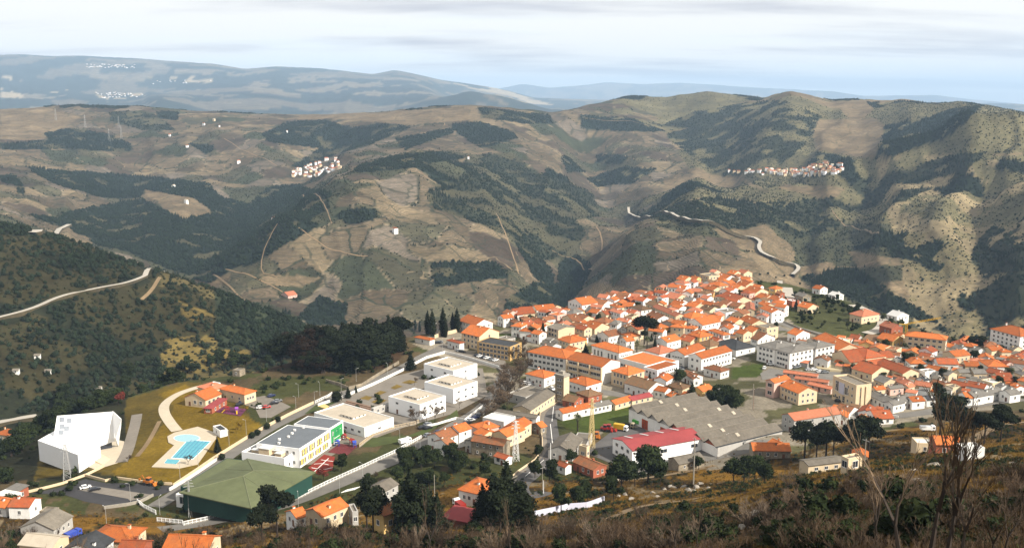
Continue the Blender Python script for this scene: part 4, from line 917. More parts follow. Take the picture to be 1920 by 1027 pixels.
B('c4', (25,420),(545,535),(815,450), 9.5, 'long pale building with balcony bands and orange roof', roof='gable', rc='orange', wc='white', axis='x', cat='apartment block', name='apartment_block', floors=3, wins={'S':9,'E':0}, win=(2.4,1.3), rise=2.4)
FB = FOOT[-1]; oo = bpy.context.scene.objects
def bands(root, w, d, zs):
    for z_ in zs:
        b = MB(); b.box(-w/2, w/2, -d/2-1.1, -d/2, z_, z_+.95, WALLS['cream']); link('balcony', b.mesh('balcony'), root)
    for i in range(4):
        b = MB(); x_ = -w/2+w*i/3; b.box(x_-.35, x_+.35, -d/2-1.2, -d/2, -.5, 9.3, WALLS['cream']); link('pier', b.mesh('pier'), root)
bands([o for o in col.objects if o.get('label') == 'long pale building with balcony bands and orange roof'][0], FB[4], FB[5], (3.0, 6.2))
B('c4', (375,215),(795,325),(1010,285), 7.5, 'white hall with tall dark windows under a broad orange hipped roof', roof='hip', rc='orange', wc='white', cat='hall', name='hall', floors=1, wins={'S':7,'E':5}, win=(1.2,3.0))
B('c4', (835,410),(1340,560),(1640,450), 6, 'wide white civic building with low orange roofs and a window strip', roof='flat', rc='orange', wc='white', cat='civic building', name='civic_building', floors=1, wins={'S':12,'E':3}, win=(1.4,1.4), chim=0)
B('c4', (1170,545),(1365,600),(1670,500), 6.5, 'white front wing with parapet before the wide civic building', roof='flat', rc='orange', wc='bright', cat='civic building', name='civic_building', floors=2, wins={'S':3,'E':9}, win=(1.2,1.0), chim=0)
B('c4', (690,590),(930,660),(1165,590), 7.5, 'two-storey house with ochre trim and vivid orange hipped roof', roof='hip', rc='orange', wc='cream', floors=2, wins={'S':4,'E':3}, win=(1.2,1.8), cat='house')
B('c4', (1200,290),(1390,350),(1630,290), 6.5, 'white hall with tall windows right of the palm garden', roof='hip', rc='pink', wc='white', floors=1, wins={'S':3,'E':4}, win=(1.2,2.6), cat='hall', name='hall')
B('c5', (5,555),(190,605),(460,490), 7, 'white school gable with orange roof left of the long school wing', roof='gable', rc='orange', wc='white', axis='y', cat='school', name='school', wins={'S':4,'E':2}, floors=2, win=(1.2,.7))
B('c5', (265,600),(440,655),(865,530), 7.5, 'long two-storey white school wing with plain orange roof', roof='gable', rc='orange', wc='white', axis='y', cat='school', name='school', wins={'S':2,'E':9}, floors=2, win=(1.3,1.3), chim=0)
B('c5', (480,785),(720,850),(840,810), 4, 'white house with weathered orange hipped roof before the long school wing', roof='hip', rc='old', wc='white', wins={'S':3,'E':2})
B('c5', (260,290),(410,340),(590,300), 6.5, 'yellow villa with bright orange hipped roof', roof='hip', rc='orange', wc='yellow', floors=2, wins={'S':3,'E':3}, win=(1.0,1.7))
B('c5', (540,225),(760,300),(870,290), 6.5, 'white villa with orange hipped roof right of the yellow villa', roof='hip', rc='orange', wc='white', floors=2, wins={'S':4,'E':3}, win=(1.0,1.5))
B('c5', (730,425),(950,545),(1110,465), 4, 'modern house under a wide black slate roof', roof='hip', rc='slate', wc='white', cat='house', wins={'S':2,'E':2}, chim=0)
B('c5', (385,425),(560,480),(735,430), 4, 'brown-roofed house left of the black slate roof', roof='hip', rc='brown', wc='cream')
GC = dict(roof='hip', rc='grey', wc='white', cat='apartment block', name='apartment_block', floors=3, group='grey-roofed apartment blocks', chim=1, win=(1.5,1.3), rise=1.8)
B('c5', (1305,450),(1530,525),(1800,440), 9, 'left block of the white apartments with grey roofs', wins={'S':4,'E':2}, **GC)
B('px', (1453,655),(1481,662),(1535,651), 9, 'middle block of the white apartments with grey roofs', wins={'S':4,'E':6}, **GC)
B('px', (1505,646),(1530,654),(1562,646), 9, 'right block of the white apartments with grey roofs', wins={'S':3,'E':4}, **GC)
RS = dict(cat='school', name='school', group='sprawling red-roofed school', chim=0, wc='cream', floors=1)
B('c6', (700,500),(890,635),(1060,600), 5, 'left gabled wing of the red-roofed school with square windows', roof='gable', rc='red', axis='y', wins={'E':4}, **RS)
B('c6', (940,470),(1130,590),(1310,520), 6, 'tall central hipped hall of the red-roofed school', roof='hip', rc='red', wins={}, **RS)
B('c6', (1110,620),(1215,665),(1440,620), 4.5, 'wing of the red-roofed school with a strip of five windows', roof='gable', rc='red', axis='y', wins={'E':5}, **RS)
B('c6', (970,715),(1230,810),(1450,740), 4, 'front wing of the red-roofed school with a dark arcade', roof='gable', rc='red', axis='x', wins={'S':3}, **RS)
B('c6', (1400,650),(1680,815),(1790,755), 4.5, 'right wing of the red-roofed school with plain sloping roof', roof='gable', rc='red', axis='x', wins={'E':1}, **RS)
B('c6', (1290,490),(1410,560),(1520,540), 4.5, 'small back wing of the red-roofed school above three windows', roof='gable', rc='red', axis='y', wins={'E':3}, **RS)
B('c6', (560,290),(700,470),(860,400), 4.5, 'long orange roof between the grey apartments and red-roofed school', roof='gable', rc='orange', wc='cream', axis='x', cat='house')
B('c6', (1330,265),(1540,320),(1665,270), 5, 'house with glowing orange roof left of the crane block', roof='gable', rc='orange', wc='yellow', axis='x')
B('c6', (1110,290),(1290,325),(1330,260), 3, 'brown-roofed shed left of the glowing orange roof', roof='shed', rc='brown', wc='cream', rise=1, wins={}, chim=0)
B('c7', (110,235),(710,290),(790,245), 9, 'big cream apartment block with orange roof below the yellow crane', roof='hip', rc='orange', wc='cream', cat='apartment block', name='apartment_block', floors=3, wins={'S':6,'E':3}, win=(1.8,1.3))
B('c7', (1530,140),(1850,265),(1990,200), 10, 'tall white block with orange roof at the right edge of town', roof='hip', rc='orange', wc='white', cat='apartment block', name='apartment_block', floors=4, wins={'S':6,'E':3}, win=(1.2,1.2))
B('c8', (965,130),(1310,280),(1535,255), 10.5, 'windowless beige theatre block with a white screen panel', roof='flat', rc='concrete', wc='cream', cat='theatre', name='theatre', wins={}, chim=0, door='', parapet=.9)
th = [o for o in col.objects if o.get('category') == 'theatre'][0]; fw, fd = FOOT[-1][4:6]
put(th, 'screen_panel', panel_mesh('screen_panel', fw*.22, 5.5, WALLS['lav'], .25), 'S', fw, fd, -fw*.10, 4.0)
for t, hh in ((-.30,5.0),(.10,3.6)): put(th, 'window', window_mesh(fw*.12, hh), 'S', fw, fd, fw*t, 4.6)
put(th, 'door', panel_mesh('door', 1.6, 3.0, DARK), 'S', fw, fd, 0.0, .2)
for t in (-.40, -.30): put(th, 'vent', panel_mesh('vent', 2.2, .6, DARK), 'S', fw, fd, fw*t, 1.3+t)
for t in (-.15, .15): put(th, 'pier', panel_mesh('pier', .8, 10.3, WALLS['cream'], .5), 'E', fw, fd, fd*t, 0)
B('c8', (5,185),(95,225),(290,150), 8, 'pink house end with two large dark openings', roof='gable', rc='orange', wc='pink', axis='y', floors=2, wins={'S':1,'E':1}, win=(2.4,1.8))
B('c8', (185,255),(455,375),(725,335), 6, 'cream house with bright orange roofs joined to the pink end', roof='gable', rc='orange', wc='cream', axis='x', floors=2, wins={'S':5,'E':3})
for i, (a, b_, c_) in enumerate((((230,60),(730,125),(745,100)), ((400,150),(890,215),(905,190)), ((620,235),(940,320),(955,290)))):
    B('c8', a, b_, c_, 2.6, ('long pink terrace roof, farthest of three beside the theatre', 'long pink terrace roof, middle of three beside the theatre', 'short pink terrace roof, nearest of three beside the theatre')[i], roof='gable', rc='pink', wc='pink', axis='x', cat='terrace row', name='terrace_row', wins={}, chim=0, group='pink terrace roofs')
B('c8', (185,685),(390,765),(1110,670), 6, 'long warehouse with pink and orange roof behind the black pines', roof='gable', rc='pink', wc='grey', axis='y', cat='warehouse', name='warehouse', floors=2, wins={'S':2,'E':4}, chim=1)
B('c8', (1500,650),(1575,755),(1815,730), 3, 'low red-roofed house beside the green hedge below the theatre', roof='gable', rc='red', wc='white', axis='y')
# factory with eight parallel ridges
x, y, z, w, d, az = corners((1194,766), (1345,842), (1450,806), 7.0, g=0.0)
fac = thing('factory', (x, y, z), az, 'factory hall with eight parallel grey roof ridges', 'factory'); b = MB(); b.box(-w/2, w/2, -d/2, d/2, -2, 6.6, W['white']); b.box(w/2, w/2+.15, -d/2, d/2, -2, 6.58, WALLS['grey']); link('wall', b.mesh('wall'), fac)
nb = 8; bwid = w/nb
for i in range(nb):
    x0 = -w/2+i*bwid; b = MB(); e_ = .25; L0, L1 = -d/2-.8-(0 if i < 4 else 0), d/2+.8; rx = x0+bwid*.36; zt = 9.0
    for lo, hi in (((x0-.05,6.65),(rx,zt)), ((rx,zt),(x0+bwid-.02,6.65))):
        a = [(lo[0],L0,lo[1]),(hi[0],L0,hi[1]),(hi[0],L1,hi[1]),(lo[0],L1,lo[1])]; b.hexa(a, [(p[0],p[1],p[2]+.18) for p in a], ROOFS['fibre'])
    b.poly([(x0,-d/2,6.6),(x0+bwid,-d/2,6.6),(rx,-d/2,zt)], WALLS['grey'] if i < 4 else WALLS['brick']); b.poly([(x0+bwid,d/2,6.6),(x0,d/2,6.6),(rx,d/2,zt)], WALLS['grey'])
    b.box(x0+bwid-.55, x0+bwid+.15, L0+.1, L1-.1, 6.6, 6.98, ROOFS['slate']); b.box(rx-.22, rx+.22, L0-.02, L1+.02, zt+.05, zt+.30, ROOFS['concrete'])
    r_ = link('roof', b.mesh('roof'), fac)
    b = MB(); yy_ = random.uniform(-.3, .4)*d; b.hexa([(rx+.6,yy_,zt-.12),(rx+2.2,yy_,zt-.9),(rx+2.2,yy_+1.6,zt-.9),(rx+.6,yy_+1.6,zt-.12)], [(rx+.6,yy_,zt+.1),(rx+2.2,yy_,zt-.65),(rx+2.2,yy_+1.6,zt-.65),(rx+.6,yy_+1.6,zt+.1)], ROOFS['beige']); link('rooflight', b.mesh('rooflight'), r_)
ORD = plain('orange_door', (.34,.055,.01), var=.12)
def bigdoor(t, w_, h_):
    g_ = put(fac, 'door', panel_mesh('door', w_, h_, ORD, .12), 'S', w, d, t, .1)
    for i in range(1, 3): put(g_, 'bar', panel_mesh('bar', .14, h_, DOORM, .2), 'S', 0, 0, -w_/2+w_*i/3, 0)
    for j in range(1, 4): put(g_, 'bar', panel_mesh('bar', w_, .14, DOORM, .2), 'S', 0, 0, 0, h_*j/4)
bigdoor(-w/2+w*.20, 4.2, 4.8); bigdoor(-w/2+w*.42, 4.2, 4.8)
FOOT.append((x, y, .5*math.hypot(w, d), az, w, d))
ws_ = B('e7', (105,520),(285,610),(865,520), 6.5, 'white workshop with long crimson sheet roof and rooflight strips', roof='gable', rc='crimson', wc='bright', axis='y', cat='workshop', name='workshop', floors=2, wins={'S':3,'E':0}, win=(1.8,1.3), chim=0, over=.6, rise=1.6, door='')
fw, fd = FOOT[-1][4:6]
for t in (-.30, -.06, .38): put(ws_, 'window', window_mesh(3.2, 1.5), 'E', fw, fd, fd*t, 3.2)
put(ws_, 'door', panel_mesh('door', 5.0, 2.6, DARK), 'E', fw, fd, -fd*.17, .1)
for i in range(4):
    y_ = -fd*.36+i*fd*.22; b = MB(); sl = 1.6/(fw/2)
    lo = [(-fw*.46,y_,6.5+1.6-fw*.46*sl+.33),(-fw*.06,y_,6.5+1.6-fw*.06*sl+.33),(-fw*.06,y_+.9,6.5+1.6-fw*.06*sl+.33),(-fw*.46,y_+.9,6.5+1.6-fw*.46*sl+.33)]
    b.hexa(lo, [(p[0],p[1],p[2]+.12) for p in lo], ROOFS['white']); link('rooflight', b.mesh('rooflight'), ws_)
# tower and its neighbours
tw = B('px', (1042,704),(1057,708),(1066,704), 13.5, 'tall square concrete tower beside the bending road', roof='flat', rc='concrete', wc='stone', cat='tower', name='tower', wins={}, chim=0, door='', parapet=.1)
fw, fd = FOOT[-1][4:6]; b = MB(); b.box(-fw/2-.35, fw/2+.35, -fd/2-.35, fd/2+.35, 13.5, 14.6, CONC); b.box(-1.2, 1.2, -1, 1, 14.6, 16.0, CONC); link('cap', b.mesh('cap'), tw)
b = MB(); b.box(fw/2, fw/2+.12, -fd/2, fd/2, -.2, 13.2, WALLS['cream']); link('side_panel', b.mesh('side_panel'), tw)  # added cream sheet paints sunlight onto the right face of the tower
B('e3', (565,425),(665,450),(735,425), 5, 'white house with red hipped roof left of the concrete tower', roof='hip', rc='orange', wins={'S':4,'E':2})
B('e3', (806,462),(905,497),(978,470), 5, 'white house with orange hipped roof right of the concrete tower', roof='hip', rc='orange', wins={'S':4,'E':2})
B('d3', (960,285),(1130,350),(1330,300), 3.6, 'brick house with weathered hipped roof and pink parapet', roof='hip', rc='brown', wc='brick')
B('d3', (800,390),(930,440),(1010,365), 3, 'low brown-roofed shed at the inside of the road bend', roof='gable', rc='brown', wc='brick', axis='x', wins={}, chim=0)
B('d3', (690,545),(745,600),(1140,490), 3.6, 'low white cottage with bright orange roof behind the palm', roof='gable', rc='orange', wc='white', axis='y', wins={'E':3,'S':1})
B('d3', (1130,470),(1180,515),(1440,440), 3.4, 'low white cottage with grey roof right of the palm', roof='gable', rc='grey', wc='white', axis='y', wins={'E':4})
B('d3', (1450,420),(1530,465),(1770,375), 3, 'low shed with orange roof left of the crimson shed', roof='gable', rc='orange', wc='cream', axis='y', wins={}, chim=0)
B('d2', (320,445),(350,490),(600,405), 3, 'low shed with crimson roof above the green field', roof='gable', rc='crimson', wc='cream', axis='y', wins={}, chim=0)
B('d3', (90,500),(290,565),(590,290), 4, 'long grey vaulted shed running down to the road bend', roof='gable', rc='fibre', wc='cream', axis='y', wins={}, chim=0, cat='shed', name='shed', rise=1.6)
B('d3', (50,300),(210,390),(410,240), 3.6, 'flat grey garage roof with red rim left of the vaulted shed', roof='flat', rc='concrete', wc='grey', cat='garage', name='garage', wins={'S':1}, chim=0)
B('d4', (985,95),(1620,185),(1680,150), 3.6, 'narrow grey shed roof behind the white depot', roof='gable', rc='fibre', wc='white', axis='x', cat='shed', name='shed', wins={}, chim=0, rise=.8)
B('d4', (865,185),(1150,265),(1280,170), 4.2, 'white depot with pale metal roof and dark windows', roof='flat', rc='white', wc='white', cat='depot', name='depot', wins={'S':5,'E':2}, chim=0)
B('e3', (700,850),(830,872),(872,795), 4, 'grey corrugated barn roof on the right edge of the bend road', roof='gable', rc='fibre', wc='grey', axis='y', cat='barn', name='barn', wins={}, chim=0)
B('e3', (825,835),(905,850),(925,770), 3, 'flat grey shelter between the barn and the yellow pylon', roof='flat', rc='fibre', wc='grey', cat='shelter', name='shelter', wins={}, chim=0)
# cluster above the avenue
B('d4', (100,440),(240,530),(470,385), 6, 'old house with mottled brown roof beside the avenue', roof='gable', rc='old', wc='white', axis='y')
B('d4', (385,330),(480,410),(585,335), 7, 'white house with two chimneys and orange gable roof', roof='gable', rc='orange', wc='white', axis='y', chim=2)
B('d4', (125,530),(320,600),(420,560), 5, 'small white gabled house above the dark bushes', roof='gable', rc='old', wc='white', axis='y', wins={'S':2,'E':1})
B('d4', (640,290),(820,365),(1080,310), 5, 'pink-walled house with wide orange roof in the middle cluster', roof='hip', rc='orange', wc='pink')
B('d4', (680,400),(830,450),(1060,405), 4.5, 'second orange roof, in front of the pink-walled house', roof='gable', rc='orange', wc='cream', axis='x')
B('d4', (1050,400),(1190,480),(1380,350), 5, 'orange-roofed house left of the white lattice pylon', roof='gable', rc='orange', wc='cream', axis='y')
B('d4', (1120,320),(1360,350),(1575,245), 5.5, 'long bright orange roof behind the white lattice pylon', roof='gable', rc='orange', wc='cream', axis='y')
B('d4', (1580,275),(1690,330),(1755,300), 3.5, 'small orange roof touching the bend road', roof='gable', rc='orange', wc='stone', axis='y', wins={}, chim=0)
B('d4', (660,520),(1135,595),(1240,520), 6, 'rough stone barn with brown tiles and small square openings', roof='gable', rc='old', wc='stone', axis='x', cat='barn', name='barn', wins={'S':4}, win=(.7,1.0))
B('d4', (600,510),(660,540),(780,460), 5, 'narrow grey lean-to left of the stone barn', roof='shed', rc='concrete', wc='grey', axis='y', wins={}, chim=0, rise=.8)
B('d4', (1010,745),(1170,800),(1255,755), 3, 'small open shed with red roof below the stone barn', roof='gable', rc='red', wc='white', axis='x', cat='shed', name='shed', wins={'S':2}, win=(1.6,1.6), chim=0)
# town, right of the tower
B('d2', (245,215),(600,315),(830,245), 5, 'long white house with old brown roof facing the square', roof='gable', rc='brown', wc='white', axis='x')
B('d2', (690,160),(870,195),(970,130), 4.5, 'plain white annex with orange roof beside a round dark tree', roof='gable', rc='orange', wc='bright', axis='y', wins={})
B('d2', (620,300),(850,360),(910,310), 4, 'low white house with orange roof behind the green field', roof='gable', rc='orange', wc='white', axis='x')
B('d2', (890,265),(1110,325),(1190,265), 4, 'brown hipped roof left of the round black tree', roof='hip', rc='brown', wc='cream')
B('d2', (880,395),(940,425),(1065,395), 3, 'tiny house with orange roof and three shuttered windows', roof='gable', rc='orange', wc='stone', axis='x')
B('d2', (1130,90),(1290,150),(1390,160), 4.5, 'white house with patched orange roof between two dark trees', roof='gable', rc='old', wc='white', axis='x')
B('d2', (1320,300),(1400,360),(1490,300), 4, 'orange-roofed house wedged between two dark trees', roof='gable', rc='orange', wc='yellow', axis='y')
# below the factory
B('f1', (1175,315),(1250,360),(1440,320), 3, 'low stone barn with grey roof in front of the workshop', roof='gable', rc='fibre', wc='stone', axis='y', cat='barn', name='barn', wins={'E':3}, win=(.8,.8), chim=0)
B('f1', (1140,345),(1165,352),(1188,345), 2.6, 'small white hut left of the low stone barn', roof='flat', rc='white', wc='white', cat='hut', name='hut', wins={}, chim=0)
B('f1', (505,225),(560,240),(580,228), 5.0, 'small cream block tower at the yard wall', roof='flat', rc='concrete', wc='cream', cat='tower', name='tower', wins={}, chim=0, door='')
B('f1', (465,340),(610,405),(705,370), 3.4, 'old red-brown roof below the cream block tower', roof='gable', rc='old', wc='brick', axis='x')
B('f1', (340,360),(400,385),(440,365), 3.2, 'tiny cottage with red roof among the bushes by the bend road', roof='gable', rc='red', wc='white', axis='x', wins={'S':1})
BQ('e7', (1385,590), 15, 8, -3, 3.5, 'half-ruined house with vivid orange roof right of the workshop', roof='gable', rc='orange', wc='stone', axis='x')
B('f2', (235,395),(290,435),(545,400), 3, 'long low cream outbuilding with lichen-grey roof', roof='gable', rc='fibre', wc='cream', axis='y', wins={'E':3}, win=(1.2,1.0), chim=0, rise=.6, cat='outbuilding', name='outbuilding')
B('f2', (540,375),(580,400),(670,375), 3.2, 'flat-roofed cream annex with two dark openings', roof='flat', rc='concrete', wc='cream', wins={'S':1,'E':1}, win=(1.6,1.6), chim=0, cat='outbuilding', name='outbuilding')
BQ('f2', (665,345), 5, 6, -20, 3.2, 'small steep orange roof behind the flat-roofed annex', roof='gable', rc='orange', wc='cream', axis='y', wins={})
BQ('f2', (1150,260), 9, 6, -5, 3.5, 'pale yellow hut behind the tall bare foreground trees', roof='flat', rc='white', wc='cream', wins={'S':2}, chim=0, cat='hut', name='hut')
BQ('f2', (1280,255), 8, 7, -5, 4, 'rusty orange roof behind the tall bare foreground trees', roof='gable', rc='orange', wc='brick', axis='x', wins={})
BQ('f2', (1460,300), 5, 4, 10, 3, 'small white hut on the slope right of the bare trees', roof='flat', rc='white', wc='white', wins={'S':1}, chim=0, cat='hut', name='hut')
B('f2', (-10,265),(60,290),(140,280), 3.2, 'orange roof scrap left of the black pines', roof='gable', rc='orange', wc='stone', axis='x', wins={})
# bottom edge
B('f3', (390,305),(490,360),(670,270), 4, 'cream cottage with orange roof beside the avenue', roof='gable', rc='orange', wc='cream', axis='y', wins={'S':2,'E':3})
B('f3', (255,315),(300,375),(355,340), 3.4, 'small orange roof half hidden by the dark pine', roof='gable', rc='orange', wc='white', axis='y', wins={})
B('f3', (885,305),(955,350),(1085,290), 5, 'yellow-walled house with brown-orange roof between dark trees', roof='gable', rc='old', wc='yellow', axis='y', wins={'S':1,'E':2}, chim=2)
B('f3', (700,270),(720,330),(760,320), 4, 'grey flat-roofed block behind the dark tree by the avenue', roof='flat', rc='concrete', wc='grey', wins={}, chim=0, cat='outbuilding', name='outbuilding')
B('f3', (825,160),(905,205),(1030,110), 3.2, 'long grey shed roof across the avenue', roof='gable', rc='fibre', wc='grey', axis='y', cat='shed', name='shed', wins={}, chim=0)
B('f3', (1530,150),(1680,190),(1805,95), 4.2, 'solitary house with orange hipped roof among dark trees', roof='hip', rc='orange', wc='white', wins={'S':3,'E':2})
B('f4', (85,350),(225,365),(285,300), 4.5, 'white cottage with red roof at the lower left edge', roof='gable', rc='red', wc='white', axis='x', wins={'S':1,'E':1})
BQ('f4', (30,325), 9, 7, -20, 4, 'pale cottage with orange roof left of the red-roofed cottage', roof='gable', rc='orange', wc='white', axis='x')
BQ('f4', (120,225), 6, 6, -20, 3.5, 'small grey-roofed brick hut behind the lower left cottages', roof='shed', rc='grey', wc='brick', wins={}, chim=0, rise=.6)
BQ('f4', (60,265), 8, 5, -20, 3.2, 'ragged white house with broken roof line at the left edge', roof='flat', rc='white', wc='white', chim=1)
BQ('f4', (350,470), 12, 11, -8, 4, 'large grey-roofed barn at the lower left', roof='gable', rc='concrete', wc='grey', axis='y', cat='barn', name='barn', wins={}, chim=0)
BQ('f4', (370,385), 5, 4, -8, 5, 'narrow pale block behind the large grey-roofed barn', roof='flat', rc='concrete', wc='stone', cat='outbuilding', name='outbuilding', wins={}, chim=0)
BQ('f4', (330,610), 10, 7, -12, 4, 'cream tent-like roof in front of the large grey barn', roof='gable', rc='beige', wc='cream', axis='x', wins={}, chim=0)
BQ('f4', (880,560), 12, 9, -10, 4.5, 'wide orange-tiled house at the bottom edge', roof='hip', rc='orange', wc='cream')
BQ('f4', (660,635), 10, 8, -8, 4, 'black-roofed house with white gable edge at the bottom', roof='gable', rc='slate', wc='white', axis='y')
BQ('f4', (1440,625), 11, 8, -5, 4.5, 'orange roof at the bottom edge behind bare twigs', roof='gable', rc='orange', wc='cream', axis='x')
BQ('f4', (1010,650), 6, 6, -5, 4, 'dark red roof at the bottom edge right of the wide orange house', roof='gable', rc='red', wc='brick', axis='x')
BQ('f3', (1540,340), 8, 7, -25, 3, 'dull red low roof beside the red and white truck', roof='shed', rc='crimson', wc='brick', wins={}, chim=0, rise=.5)
B('px', (0,812),(14,818),(28,808), 4, 'orange-roofed cottage on the dark slope at the left edge', roof='hip', rc='orange', wc='cream', wins={'S':1})
for (u, v, l) in ((30,693,'white speck of a hut at the far left of the olive slope'), (90,694,'small white hut on the olive slope left of the museum'), (185,726,'white gabled hut hidden in trees behind the museum'), (70,665,'grey hut on the crest road side')):
    BP(u, v, 3.6, 3, 10, 2.4, roof='gable', rc='concrete', wc='white', axis='x', label=l, cat='hut', name='hut', wins={'S':1}, chim=0)
B('px', (528,551),(540,555),(556,552), 4, 'pink and white farmhouse alone among the terraces', roof='gable', rc='pink', wc='pink', axis='y', wins={'S':2,'E':3})
